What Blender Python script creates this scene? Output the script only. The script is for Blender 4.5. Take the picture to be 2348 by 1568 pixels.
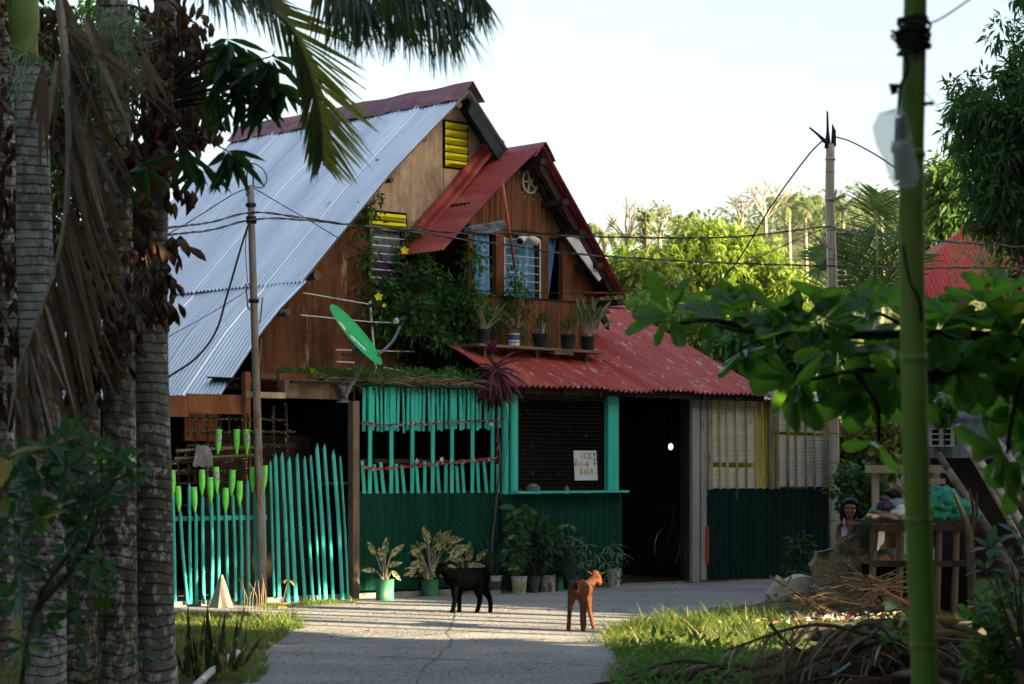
import bpy, math, random
import numpy as np
from math import sin, cos, pi, radians, sqrt
random.seed(11); rng = np.random.default_rng(11)
for o in list(bpy.data.objects): bpy.data.objects.remove(o)
C = bpy.context.scene.collection
# ---------------------------------------------------------------- camera model: U,V are photo units (2348 x 1568)
F, CX, HOR, EH = 5190.0, 1174.0, 1095.0, 1.35
def W(u, v, d): return np.array(((u-CX)/F*d, d, EH+(HOR-v)/F*d))
def G(u, v, z=0.0):
    d = (EH-z)*F/(v-HOR); return W(u, v, d)
AH = radians(43.0); ca, sa = cos(AH), sin(AH)
OH = np.array((1.356, 28.03, 0.0))
def toW(p):
    p = np.asarray(p, float); q = p.copy()
    q[..., 0] = OH[0]+p[..., 0]*ca-p[..., 1]*sa; q[..., 1] = OH[1]+p[..., 0]*sa+p[..., 1]*ca; return q
def toH(p):
    p = np.asarray(p, float); q = p.copy(); x = p[..., 0]-OH[0]; y = p[..., 1]-OH[1]
    q[..., 0] = x*ca+y*sa; q[..., 1] = -x*sa+y*ca; return q
def PL(u, v, p0, n):            # ray hits a plane given in house coordinates
    e = toH((0, 0, EH)); d = toH(W(u, v, 1.0))-e; n = np.asarray(n, float)
    t = np.dot(np.asarray(p0, float)-e, n)/np.dot(d, n); return e+d*t
def HY(u, v, y): return PL(u, v, (0, y, 0), (0, 1, 0))
def HX(u, v, x): return PL(u, v, (x, 0, 0), (1, 0, 0))
def HZ(u, v, z): return PL(u, v, (0, 0, z), (0, 0, 1))
# ---------------------------------------------------------------- objects
FR = {}
def thing(name, label, cat, loc=(0, 0, 0), rot=0.0, group=None):
    o = bpy.data.objects.new(name, None); C.objects.link(o); o.empty_display_size = .2
    o.location = loc; o.rotation_euler = (0, 0, rot); o['label'] = label; o['category'] = cat
    if group: o['group'] = group
    FR[o.name] = (np.array(loc, float), rot); return o
def thingH(name, label, cat, p, group=None): return thing(name, label, cat, tuple(toW(p)), AH, group)
def tag(o, label=None, cat=None, group=None, kind=None):
    if label: o['label'] = label
    if cat: o['category'] = cat
    if group: o['group'] = group
    if kind: o['kind'] = kind
    return o
def link_mesh(name, V, Fc, mats, parent=None, H=False, smooth=False, mi=None, auto=False):
    V = np.asarray(V, float).reshape(-1, 3)
    if H: V = toW(V)
    if parent is not None: loc, rot = FR[parent.name]
    elif auto: loc, rot = (OH if auto == 'H' else np.zeros(3)), (AH if auto == 'H' else 0.0)
    else:
        mn, mx = V.min(0), V.max(0); loc = np.array(((mn[0]+mx[0])/2, (mn[1]+mx[1])/2, mn[2])); rot = AH if H else 0.0
    Q = V-loc; cr, sr = cos(-rot), sin(-rot)
    Q = np.stack((Q[:, 0]*cr-Q[:, 1]*sr, Q[:, 0]*sr+Q[:, 1]*cr, Q[:, 2]), 1)
    me = bpy.data.meshes.new(name)
    if isinstance(Fc, np.ndarray):
        n, k = Fc.shape; me.vertices.add(len(Q)); me.vertices.foreach_set('co', Q.ravel())
        me.loops.add(n*k); me.loops.foreach_set('vertex_index', Fc.ravel().astype(np.int32))
        me.polygons.add(n); me.polygons.foreach_set('loop_start', np.arange(0, n*k, k, dtype=np.int32))
        me.update(calc_edges=True)
    else: me.from_pydata(Q.tolist(), [], Fc)
    if not isinstance(mats, (list, tuple)): mats = [mats]
    for m in mats: me.materials.append(m)
    if mi is not None and len(mats) > 1: me.polygons.foreach_set('material_index', np.asarray(mi, np.int32))
    if smooth: me.polygons.foreach_set('use_smooth', np.ones(len(me.polygons), bool))
    me.update()
    o = bpy.data.objects.new(name, me); C.objects.link(o)
    if parent is not None: o.parent = parent
    else: o.location = loc; o.rotation_euler = (0, 0, rot)
    FR[o.name] = (loc, rot); return o
def norm(a):
    a = np.asarray(a, float); return a/(np.linalg.norm(a, axis=-1, keepdims=True)+1e-12)
class MB:
    def __init__(s, H=False): s.v = []; s.f = []; s.m = []; s.H = H; s.cur = 0; s.cuts = []
    def add(s, V, Fs):
        b = len(s.v); s.cuts.append((b, len(s.f))); s.v += [tuple(map(float, p)) for p in V]; s.f += [tuple(b+i for i in f) for f in Fs]; s.m += [s.cur]*len(Fs); return s
    def box(s, c, d, rz=0, rx=0, ry=0):
        x, y, z = d[0]/2, d[1]/2, d[2]/2
        P = np.array([(i, j, k) for i in (-x, x) for j in (-y, y) for k in (-z, z)])
        if ry: P = P@np.array(((cos(ry), 0, -sin(ry)), (0, 1, 0), (sin(ry), 0, cos(ry))))
        if rx: P = P@np.array(((1, 0, 0), (0, cos(rx), sin(rx)), (0, -sin(rx), cos(rx))))
        if rz: P = P@np.array(((cos(rz), sin(rz), 0), (-sin(rz), cos(rz), 0), (0, 0, 1)))
        return s.add(P+np.asarray(c, float), [(0, 1, 3, 2), (4, 6, 7, 5), (0, 4, 5, 1), (2, 3, 7, 6), (0, 2, 6, 4), (1, 5, 7, 3)])
    def span(s, a, b): a = np.asarray(a, float); b = np.asarray(b, float); return s.box((a+b)/2, np.abs(b-a))
    def poly(s, P, ext):          # extruded polygon
        P = np.asarray(P, float); n = len(P); e = np.asarray(ext, float)
        return s.add(np.vstack((P, P+e)), [tuple(range(n)), tuple(range(2*n-1, n-1, -1))]+[(i, i+n, (i+1) % n+n, (i+1) % n) for i in range(n)])
    def tube(s, P, r, n=8, flat=1.0, cap=True, up=(0, 0, 1), wob=0):
        P = np.asarray(P, float); k = len(P); r = np.broadcast_to(np.asarray(r, float), (k,))
        T = np.gradient(P, axis=0); T = norm(T); V = []; ref = np.asarray(up, float)
        if abs(np.dot(T[0], ref)) > .95: ref = np.array((1., 0, 0))
        for i in range(k):
            a = norm(np.cross(ref, T[i])); b = np.cross(T[i], a); ref = b if i or True else ref
            for j in range(n):
                t = 2*pi*j/n; rr = r[i]*(1+(random.uniform(-wob, wob) if wob else 0))
                V.append(P[i]+a*cos(t)*rr+b*sin(t)*rr*flat)
        Fs = [(i*n+j, i*n+(j+1) % n, (i+1)*n+(j+1) % n, (i+1)*n+j) for i in range(k-1) for j in range(n)]
        if cap: Fs += [tuple(range(n-1, -1, -1)), tuple((k-1)*n+j for j in range(n))]
        return s.add(V, Fs)
    def lathe(s, c, prof, n=20, cap=True, sx=1, sy=1):
        V = [(c[0]+r*cos(2*pi*j/n)*sx, c[1]+r*sin(2*pi*j/n)*sy, c[2]+z) for r, z in prof for j in range(n)]
        k = len(prof); Fs = [(i*n+j, i*n+(j+1) % n, (i+1)*n+(j+1) % n, (i+1)*n+j) for i in range(k-1) for j in range(n)]
        if cap: Fs += [tuple(range(n-1, -1, -1)), tuple((k-1)*n+j for j in range(n))]
        return s.add(V, Fs)
    def ball(s, c, r, n=10, sub=7, rot=None):
        r = np.broadcast_to(np.asarray(r, float), (3,)); V = []
        for i in range(sub+1):
            ph = pi*i/sub
            for j in range(n): V.append((sin(ph)*cos(2*pi*j/n)*r[0], sin(ph)*sin(2*pi*j/n)*r[1], cos(ph)*r[2]))
        V = np.array(V)
        if rot is not None: V = V@np.asarray(rot).T
        return s.add(V+np.asarray(c, float), [(i*n+j, (i+1)*n+j, (i+1)*n+(j+1) % n, i*n+(j+1) % n) for i in range(sub) for j in range(n)])
    def grid(s, P, nu, nv):
        return s.add(P, [(i*nv+j, (i+1)*nv+j, (i+1)*nv+j+1, i*nv+j+1) for i in range(nu-1) for j in range(nv-1)])
    def split(s, name, mats, parent=None, smooth=False):
        for i, (b, f) in enumerate(s.cuts):
            e, g_ = s.cuts[i+1] if i+1 < len(s.cuts) else (len(s.v), len(s.f)); link_mesh(name, s.v[b:e], [tuple(k-b for k in q) for q in s.f[f:g_]], mats, parent, s.H, smooth)
    def build(s, name, mats, parent=None, smooth=False, auto=False):
        return link_mesh(name, s.v, s.f, mats, parent, s.H, smooth, s.m, auto)
def corr(mb, prof, ext, pitch=.076, amp=.009, seg=8, up=(0, 0, 1), ph=0.0, wob=0.0, sheet=0):
    prof = np.asarray(prof, float); ext = np.asarray(ext, float); L = np.linalg.norm(ext); n = int(L/pitch*seg)+1
    T = norm(np.gradient(prof, axis=0)); N = norm(np.cross(np.broadcast_to(ext/L, T.shape), T)); N *= np.sign(N@np.asarray(up, float)+1e-9)[:, None]
    V = []
    for j in range(n+1):
        x = L*j/n; w = amp*cos(2*pi*x/pitch+ph)
        lap = .012*(int(x/sheet) % 2) if sheet else 0
        for i in range(len(prof)):
            ww = wob*sin(x*2.3+i*1.7)+wob*.6*sin(x*5.1+i)
            e = T[i]*(.012*sin(int(x/sheet)*2.4) if sheet and i in (0, len(prof)-1) else 0)
            V.append(prof[i]+ext*j/n+N[i]*(w+lap+ww)+e)
    return mb.grid(V, n+1, len(prof))
def smooth_path(P, k=6):
    P = np.asarray(P, float)
    if len(P) < 3: t = np.linspace(0, 1, k+1)[:, None]; return P[0]*(1-t)+P[1]*t
    Q = np.vstack((2*P[0]-P[1], P, 2*P[-1]-P[-2])); out = []
    for i in range(1, len(Q)-2):
        for j in range(k):
            t = j/k; out.append(.5*((2*Q[i])+(-Q[i-1]+Q[i+1])*t+(2*Q[i-1]-5*Q[i]+4*Q[i+1]-Q[i+2])*t*t+(-Q[i-1]+3*Q[i]-3*Q[i+1]+Q[i+2])*t**3))
    out.append(P[-1]); return np.array(out)
def dup(root, loc, rz=None, label=None, group=None, sc=None):
    r = root.copy(); C.objects.link(r); r.location = loc
    if rz is not None: r.rotation_euler = (0, 0, rz)
    if sc: r.scale = (sc,)*3
    if label: r['label'] = label
    if group: r['group'] = group
    for ch in list(root.children):
        c = ch.copy(); C.objects.link(c); c.parent = r
        for g in ch.children: d = g.copy(); C.objects.link(d); d.parent = c
    return r
# ---------------------------------------------------------------- leaves
def tmpl(kind, droop=.25, fold=.12):
    if kind == 'quad': T = [(0, 0, 0), (.45, .5, .04), (1, 0, -.12), (.45, -.5, .04)]; Fs = [(0, 1, 2, 3)]
    elif kind == 'tri2': T = [(0, 0, 0), (.4, .5, fold*.5), (1, 0, 0), (.4, -.5, fold*.5)]; Fs = [(0, 1, 2, 3)]
    elif kind in ('strip', 'blade'):
        st = [(0, .5), (.33, .9), (.7, .6), (1, 0.02)] if kind == 'strip' else [(0, .7), (.35, 1), (.75, .7), (1, .03)]
        T = []; Fs = []
        for i, (t, w) in enumerate(st):
            T += [(t, w*.5, fold*w*.1), (t, -w*.5, fold*w*.1)]
            if i: Fs.append((2*i-2, 2*i-1, 2*i+1, 2*i))
    else:
        st = {'leaf': [(.18, .6), (.42, 1), (.72, .75)], 'obov': [(.2, .38), (.45, .74), (.72, 1.0), (.9, .78)], 'broad': [(.12, .7), (.35, 1), (.7, .8)]}[kind]
        T = [(0, 0, 0)]; Fs = []
        for i, (t, w) in enumerate(st):
            T += [(t, w*.5, 0), (t, 0, -fold*.35*w), (t, -w*.5, 0)]
            b = 1+3*i
            if i: Fs += [(b-3, b, b+1, b-2), (b-2, b+1, b+2, b-1)]
        n = len(T); T.append((1, 0, 0)); Fs = [(0, 1, 2, 2), (0, 2, 3, 3)]+Fs+[(n-3, n, n-2, n-2), (n-2, n, n-1, n-1)]
    T = np.array(T, float); T[:, 2] -= droop*T[:, 0]**2
    return T, Fs
def leaves(pos, d, nrm, L, Wd, kind='leaf', droop=.25, fold=.12):
    T, Fs = tmpl(kind, droop, fold); pos = np.asarray(pos, float); N = len(pos)
    d = norm(d); s = norm(np.cross(d, nrm)); n = np.cross(s, d); L = np.broadcast_to(L, (N,)); Wd = np.broadcast_to(Wd, (N,))
    V = pos[:, None]+d[:, None]*(T[None, :, 0:1]*L[:, None, None])+s[:, None]*(T[None, :, 1:2]*Wd[:, None, None])+n[:, None]*(T[None, :, 2:3]*L[:, None, None])
    return V, Fs
class LC:                        # a cloud of leaves
    def __init__(s): s.V = []; s.F = []; s.n = 0; s.m = []
    def add(s, *a, mi=0, **k):
        V, Fs = leaves(*a, **k); N, K, _ = V.shape; s.V.append(V.reshape(-1, 3))
        for f in Fs:
            f = tuple(dict.fromkeys(f)); f = f+(f[-1],)*(4-len(f)) if len(f) < 4 else f
        tri = [f for f in (tuple(dict.fromkeys(f)) for f in Fs)]
        for f in tri:
            s.F.append((s.n+np.arange(N)[:, None]*K+np.array(f)[None], len(f))); s.m.append((N, mi))
        s.n += N*K; return s
    def build(s, name, mats, parent=None, H=False, smooth=True, mb=None, auto=False):
        V = np.vstack(s.V); me_f = []
        loops = np.concatenate([f.ravel() for f, k in s.F]); ks = np.concatenate([np.full(len(f), k) for f, k in s.F])
        mi = np.concatenate([np.full(n, m) for n, m in s.m])
        if mb is not None and mb.v:
            b = len(V); V = np.vstack((V, np.array(mb.v))); loops = np.concatenate((loops, np.array([b+i for f in mb.f for i in f])))
            ks = np.concatenate((ks, [len(f) for f in mb.f])); mi = np.concatenate((mi, np.array(mb.m)))
        o = link_mesh(name, V, [], mats, parent, H, False, None, auto); me = o.data
        n = len(ks); me.loops.add(len(loops)); me.loops.foreach_set('vertex_index', loops.astype(np.int32))
        me.polygons.add(n); st = np.concatenate(([0], np.cumsum(ks)[:-1])); me.polygons.foreach_set('loop_start', st.astype(np.int32))
        me.polygons.foreach_set('material_index', mi.astype(np.int32))
        me.polygons.foreach_set('use_smooth', np.full(n, smooth)); me.update(calc_edges=True); return o
def rdir(n, zlo=-1, zhi=1):
    z = rng.uniform(zlo, zhi, n); t = rng.uniform(0, 2*pi, n); r = np.sqrt(1-z*z); return np.stack((r*np.cos(t), r*np.sin(t), z), 1)
def clumps(lc, cen, rad, per, L, Wd, kind='quad', down=.5, mi=0, droop=.3, flat=1.0, inner=.35):
    cen = np.asarray(cen, float); n = len(cen); N = n*per
    c = np.repeat(cen, per, 0); r = np.repeat(np.broadcast_to(rad, (n,)), per)
    dd = rdir(N); q = r*(inner+(1-inner)*rng.random(N)**.5); off = dd*q[:, None]; off[:, 2] *= flat
    ld = norm(dd+rng.normal(0, .5, (N, 3))+np.array((0, 0, -down)))
    nr = norm(rng.normal(0, .6, (N, 3))+np.array((0, 0, 1.2))+dd*.5)
    s = rng.uniform(.7, 1.2, N)
    return lc.add(c+off, ld, nr, L*s, Wd*s, kind=kind, droop=droop, mi=mi)
def inell(c, r, n, shell=.5):
    d = rdir(n); q = (shell+(1-shell)*rng.random(n))**.6; return np.asarray(c)+d*q[:, None]*np.asarray(r)
# ---------------------------------------------------------------- materials
def lin(c):
    if isinstance(c, str): c = [int(c[i:i+2], 16)/255 for i in (0, 2, 4)]; c = [x/12.92 if x <= .04045 else ((x+.055)/1.055)**2.4 for x in c]
    return tuple(c)[:3]+(1,)
class NT:
    def __init__(s, name):
        s.m = bpy.data.materials.new(name); s.m.use_nodes = True; s.t = s.m.node_tree; s.N = s.t.nodes; s.L = s.t.links
        s.N.clear(); s.out = s.N.new('ShaderNodeOutputMaterial'); s.b = s.N.new('ShaderNodeBsdfPrincipled'); s.L.new(s.b.outputs[0], s.out.inputs[0]); s.tc = None
    def n(s, k, **kw):
        x = s.N.new('ShaderNode'+k)
        for a, b in kw.items(): setattr(x, a, b)
        return x
    def l(s, a, b): s.L.new(a, b)
    def coord(s, sc=(1, 1, 1), off=(0, 0, 0)):
        if s.tc is None: s.tc = s.n('TexCoord')
        m = s.n('Mapping'); s.l(s.tc.outputs['Object'], m.inputs[0]); m.inputs['Scale'].default_value = sc; m.inputs['Location'].default_value = off; return m.outputs[0]
    def noise(s, sc=(1, 1, 1), det=5, rough=.6, off=(0, 0, 0), dist=0):
        x = s.n('TexNoise'); s.l(s.coord(sc, off), x.inputs['Vector']); x.inputs['Scale'].default_value = 1; x.inputs['Detail'].default_value = det; x.inputs['Roughness'].default_value = rough; x.inputs['Distortion'].default_value = dist; return x.outputs[0]
    def ramp(s, fac, lo, hi, a=0.0, b=1.0):
        x = s.n('MapRange', clamp=True); s.l(fac, x.inputs[0]); x.inputs[1].default_value = lo; x.inputs[2].default_value = hi; x.inputs[3].default_value = a; x.inputs[4].default_value = b; return x.outputs[0]
    def mix(s, fac, a, b, mode='MIX'):
        x = s.n('Mix', data_type='RGBA', blend_type=mode)
        if isinstance(fac, (int, float)): x.inputs[0].default_value = fac
        else: s.l(fac, x.inputs[0])
        for i, c in ((6, a), (7, b)):
            if isinstance(c, (tuple, list, str)): x.inputs[i].default_value = lin(c)[:4] if isinstance(c, str) or len(c) == 3 else c
            else: s.l(c, x.inputs[i])
        return x.outputs[2]
    def math(s, op, a, b=0.0):
        x = s.n('Math', operation=op)
        for i, c in enumerate((a, b)):
            if isinstance(c, (int, float)): x.inputs[i].default_value = c
            else: s.l(c, x.inputs[i])
        return x.outputs[0]
    def bump(s, h, st=.3, d=.01):
        x = s.n('Bump'); x.inputs['Strength'].default_value = st; x.inputs['Distance'].default_value = d; s.l(h, x.inputs['Height']); s.l(x.outputs[0], s.b.inputs['Normal']); return x
    def rand(s): return s.n('NewGeometry').outputs['Random Per Island']
    def fin(s, col, rough=.7, metal=0.0, spec=.5):
        if isinstance(col, (tuple, list, str)): s.b.inputs['Base Color'].default_value = lin(col)
        else: s.l(col, s.b.inputs['Base Color'])
        if isinstance(rough, (int, float)): s.b.inputs['Roughness'].default_value = rough
        else: s.l(rough, s.b.inputs['Roughness'])
        s.b.inputs['Metallic'].default_value = metal; s.b.inputs['Specular IOR Level'].default_value = spec; return s.m
def M(name, c1, c2=None, sc=(3, 3, 3), lo=.35, hi=.65, c3=None, sc3=(8, 8, 8), lo3=.6, hi3=.7, rough=.7, bump=.25, bsc=None, bd=.004, metal=0.0, spec=.2, var=0.0, det=6, off=(0, 0, 0)):
    t = NT(name); col = lin(c1)
    if c2 is not None: col = t.mix(t.ramp(t.noise(sc, det, off=off), lo, hi), lin(c1), lin(c2))
    if c3 is not None: col = t.mix(t.ramp(t.noise(sc3, 6, .65, off=(3.1+off[0], 1.7, .4)), lo3, hi3), col, lin(c3))
    if var:
        if isinstance(col, tuple): col = t.mix(1.0, col, col)
        v = t.ramp(t.rand(), 0, 1, 1-var, 1+var); c = t.n('CombineColor')
        for i in range(3): t.l(v, c.inputs[i])
        col = t.mix(1.0, col, c.outputs[0], 'MULTIPLY')
    if bump: t.bump(t.noise(bsc or tuple(6*x for x in sc), 4), bump, bd)
    return t.fin(col, rough, metal, spec)
def LM(name, c1, c2, tcol=None, tr=.35, rough=.5, spec=.16, c3=None, p3=.9, patt=None, veins=0):
    t = NT(name); r = t.rand(); col = t.mix(r, lin(c1), lin(c2))
    if c3: col = t.mix(t.ramp(r, p3, p3+.01), col, lin(c3))
    if patt:
        pc, psc, lo, hi = patt; col = t.mix(t.ramp(t.noise((psc,)*3, 5), lo, hi), col, lin(pc))
    nz = t.noise((25, 25, 25), 3); col = t.mix(t.ramp(nz, .3, .7, .0, .35), col, lin((0.01, .015, .005)))
    t.fin(col, rough, 0, spec)
    if tr:
        tb = t.n('BsdfTranslucent'); ms = t.n('MixShader'); ms.inputs[0].default_value = tr
        tc = t.mix(1.0, col, lin(tcol or (1.6, 1.9, .6)), 'MULTIPLY') if tcol is None else t.mix(.35, lin(tcol), col)
        t.l(tc, tb.inputs[0]); t.l(t.b.outputs[0], ms.inputs[1]); t.l(tb.outputs[0], ms.inputs[2]); t.l(ms.outputs[0], t.out.inputs[0])
    return t.m
# ---------------------------------------------------------------- material library
def road_mat():
    t = NT('road_concrete'); n1 = t.noise((.5, .9, 1), 6, .6); n2 = t.noise((38, 38, 38), 4, .75)
    base = t.mix(t.ramp(n1, .35, .68), (.30, .30, .28), (.44, .425, .39))
    v = t.n('TexVoronoi'); t.l(t.coord((26, 26, 26)), v.inputs['Vector']); v.inputs['Scale'].default_value = 1
    peb = t.mix(t.ramp(v.outputs['Distance'], .12, .42), (.56, .54, .5), (.17, .17, .16))
    col = t.mix(t.ramp(t.noise((.8, .8, .8), 5, .6, (5, 2, 0)), .38, .6, .25, .8), base, peb)
    col = t.mix(t.ramp(n2, .52, .72), col, (.11, .11, .10))
    col = t.mix(t.ramp(t.noise((7, 5, 5), 6, .7, (9, 0, 0)), .63, .72, 0, .8), col, (.09, .08, .065))
    x = t.n('TexVoronoi', feature='DISTANCE_TO_EDGE'); t.l(t.coord((.19, .16, .2), (.33, .2, 0)), x.inputs['Vector']); x.inputs['Scale'].default_value = 1
    crk = t.math('ADD', x.outputs['Distance'], t.ramp(t.noise((3, 3, 3), 6, .7), 0, 1, -.012, .012))
    col = t.mix(t.ramp(crk, .0, .006, .85, 0), col, (.05, .045, .035))
    h = t.math('ADD', t.math('MULTIPLY', v.outputs['Distance'], -1.0), t.math('MULTIPLY', n2, 1.2)); t.bump(h, .6, .012)
    return t.fin(col, .88, 0, .25)
def ground_mat():
    t = NT('soil'); col = t.mix(t.ramp(t.noise((1.2, 1.2, 1.2), 7, .65), .35, .65), (.075, .06, .04), (.16, .13, .085))
    col = t.mix(t.ramp(t.noise((.6, .6, .6), 6, .7, (4, 4, 4)), .45, .6), col, (.05, .075, .022))
    col = t.mix(t.ramp(t.noise((30, 30, 30), 4, .7), .55, .7), col, (.22, .19, .14)); t.bump(t.noise((14, 14, 14), 6, .7), .8, .04); return t.fin(col, .95, 0, .2)
def metal_roof():
    t = NT('galvanised_sheet'); col = t.mix(t.ramp(t.noise((.35, 1.6, .35), 5, .6), .35, .68), (.46, .55, .66), (.64, .73, .82))
    col = t.mix(t.ramp(t.noise((.8, 14, .8), 5, .6), .5, .75, 0, .4), col, (.32, .39, .47))
    x = t.n('TexVoronoi'); t.l(t.coord((1.9, 1.7, 1.9), (.2, .1, 0)), x.inputs['Vector']); x.inputs['Scale'].default_value = 1
    col = t.mix(t.ramp(x.outputs['Distance'], .035, .055, 1, 0), col, (.03, .025, .025))
    col = t.mix(t.ramp(t.noise((1.4, 3.5, 1.4), 7, .7, (7, 3, 1)), .66, .72, 0, .8), col, (.18, .13, .12))
    t.bump(t.noise((3, 3, 3), 4), .15, .02); return t.fin(col, t.ramp(t.noise((2, 2, 2), 3), .3, .7, .28, .42), .65, .5)
def red_roof(name, c1, c2, rust=.62, lo=.6):
    t = NT(name); col = t.mix(t.ramp(t.noise((9, .5, .5), 5, .6), .35, .68), c1, c2)
    col = t.mix(t.ramp(t.noise((5, .5, .5), 5, .6, (2, 8, 1)), .5, .68, 0, .7), col, (.50, .13, .06))
    col = t.mix(t.ramp(t.noise((16, 4, 4), 7, .75, (1, 3, 6)), rust-.04, rust+.03, 0, .85), col, (.6, .50, .52))
    col = t.mix(t.ramp(t.noise((26, 1.6, 1.6), 5, .7, (6, 2, 8)), lo, lo+.12, 0, .7), col, (.08, .02, .02))
    t.bump(t.noise((4, 4, 4), 4), .2, .02); return t.fin(col, .5, 0, .5)
def plywood(name, c1, c2, c3, p3=.6):
    t = NT(name); g = t.noise((5, 5, .7), 7, .65, dist=.6); f = t.noise((55, 55, 2.4), 5, .7)
    col = t.mix(t.ramp(g, .34, .66), c1, c2); col = t.mix(t.ramp(f, .45, .7, 0, .6), col, tuple(x*.45 for x in c1))
    col = t.mix(t.ramp(t.noise((1.6, 1.6, 1.1), 7, .72, (3, 9, 2)), .46, .62, 0, .75), col, tuple(x*.38 for x in c1)); col = t.mix(t.ramp(t.noise((7, 7, 1.1), 7, .7, (3, 1, 7)), p3, p3+.1, 0, .85), col, c3); t.bump(f, .3, .004); return t.fin(col, .7, 0, .1)
def slatwood():
    t = NT('varnished_bamboo_slats'); col = t.mix(t.rand(), (.13, .052, .022), (.27, .118, .052))
    f = t.noise((60, 60, 2.2), 6, .7); col = t.mix(t.ramp(f, .42, .66, 0, .7), col, (.07, .025, .012))
    col = t.mix(t.ramp(t.noise((22, 22, 1.6), 7, .72, (2, 5, 1)), .58, .7, 0, .8), col, (.48, .30, .17)); t.bump(f, .5, .006); return t.fin(col, .6, 0, .15)
def corrpaint(name, c1, c2, c3=(.16, .25, .2)):
    t = NT(name); col = t.mix(t.ramp(t.noise((7, 7, .4), 5, .6), .35, .65), c1, c2); col = t.mix(t.ramp(t.noise((20, 20, 1.5), 7, .7), .66, .74, 0, .7), col, c3)
    col = t.mix(t.ramp(t.noise((3, 3, 1.1), 7, .7, (5, 4, 3)), .6, .72, 0, .6), col, tuple(x*.35 for x in c1)); t.bump(t.noise((9, 9, 3), 4), .15, .01); return t.fin(col, .7, 0, .06)
def palm_bark(name, c1, c2, ring=9.0, lich=.56):
    t = NT(name); z = t.n('SeparateXYZ'); t.l(t.coord(), z.inputs[0])
    w = t.math('FRACT', t.math('ADD', t.math('MULTIPLY', z.outputs[2], ring), t.ramp(t.noise((2.5, 2.5, .8), 3), 0, 1, -1.0, 1.0)))
    col = t.mix(t.ramp(t.noise((6, 6, 3), 6, .65), .35, .65), c1, c2); col = t.mix(t.ramp(t.noise((1.3, 1.3, .6), 5, .6, (4, 4, 1)), .48, .62, 0, .6), col, (.055, .05, .022))
    li = t.ramp(t.noise((17, 17, 13), 6, .72, (1, 7, 2)), lich, lich+.07); col = t.mix(t.math('MULTIPLY', li, t.ramp(t.noise((2, 2, 1), 3, .5, (8, 8, 8)), .3, .55, .2, .9)), col, (.50, .53, .50))
    dk = t.ramp(w, .0, .2, 1, 0); col = t.mix(t.math('MULTIPLY', dk, t.ramp(t.noise((3, 3, 5), 4, .6, (5, 5, 5)), .3, .65, .1, .75)), col, (.03, .028, .024)); t.bump(t.math('ADD', t.math('MULTIPLY', dk, -.8), t.noise((25, 25, 12), 5, .7)), .7, .02); return t.fin(col, .9, 0, .2)
def bamboo(name, c1, c2, dark=(.02, .02, .012), ring=2.6):
    t = NT(name); z = t.n('SeparateXYZ'); t.l(t.coord(), z.inputs[0]); w = t.math('FRACT', t.math('MULTIPLY', z.outputs[2], ring))
    col = t.mix(t.ramp(t.noise((20, 20, 1.2), 5), .35, .65), c1, c2); col = t.mix(t.ramp(w, .02, .06, .75, 0), col, lin(dark)); return t.fin(col, .38, 0, .5)
def glassy(name, col, rough=.1, alpha=.35):
    t = NT(name); t.fin(col, rough, 0, .8); tr = t.n('BsdfTransparent'); ms = t.n('MixShader'); ms.inputs[0].default_value = alpha
    t.l(tr.outputs[0], ms.inputs[1]); t.l(t.b.outputs[0], ms.inputs[2]); t.l(ms.outputs[0], t.out.inputs[0]); return t.m
m_road = road_mat(); m_soil = ground_mat(); m_roof = metal_roof()
m_redlow = red_roof('faded_red_sheet', (.35, .04, .033), (.47, .085, .065), .60)
m_reddorm = red_roof('deep_red_sheet', (.20, .018, .016), (.30, .035, .03), .72, .66)
m_maroon = red_roof('maroon_cap', (.11, .015, .03), (.18, .04, .06), .68, .55)
m_tan = plywood('pale_plywood', (.36, .25, .155), (.52, .40, .28), (.15, .07, .035), .56)
m_brown = plywood('varnished_plywood', (.075, .029, .013), (.20, .084, .038), (.40, .28, .18), .60)
m_slat = slatwood(); m_frame = plywood('brown_timber', (.17, .065, .03), (.26, .11, .05), (.40, .27, .18), .66)
m_oldwood = plywood('weathered_timber', (.16, .12, .085), (.27, .21, .15), (.07, .055, .04), .6)
m_dkwood = plywood('dark_timber', (.028, .02, .015), (.06, .04, .028), (.02, .015, .01), .6)
m_green = corrpaint('dark_green_sheet', (.002, .036, .022), (.004, .055, .034)); m_green2 = corrpaint('bottle_green_sheet', (.001, .016, .013), (.002, .024, .019))
m_teal = M('teal_paint', (.03, .42, .34), (.05, .52, .43), (6, 6, 1.5), c3=(.02, .22, .18), sc3=(20, 20, 4), lo3=.64, hi3=.76, rough=.45, bump=.2, var=.13)
m_tealblue = M('turquoise_paint', (.03, .36, .33), (.06, .50, .46), (6, 6, 1.5), c3=(.03, .16, .14), sc3=(24, 24, 5), lo3=.62, hi3=.76, rough=.5, bump=.2, var=.18)
m_yellow = M('yellow_paint', (.62, .58, .02), (.74, .70, .04), (9, 9, 9), c3=(.35, .30, .03), sc3=(25, 25, 25), lo3=.62, hi3=.72, rough=.5, bump=.2)
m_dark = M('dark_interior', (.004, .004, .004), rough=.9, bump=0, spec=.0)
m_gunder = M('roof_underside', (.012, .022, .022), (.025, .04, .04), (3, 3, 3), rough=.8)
m_white = M('white_paint', (.66, .68, .66), (.52, .54, .52), (8, 8, 8), rough=.5, c3=(.25, .22, .18), sc3=(14, 14, 14), lo3=.62, hi3=.7)
m_black = M('black_plastic', (.012, .013, .015), (.022, .024, .028), (5, 5, 5), rough=.45)
m_grey = M('grey_metal', (.09, .10, .11), (.14, .15, .16), (6, 6, 6), rough=.45, spec=.5)
m_iron = M('rusty_iron', (.16, .145, .13), (.24, .22, .20), (9, 9, 2), c3=(.19, .09, .045), sc3=(14, 14, 5), lo3=.53, hi3=.62, rough=.75)
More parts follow.
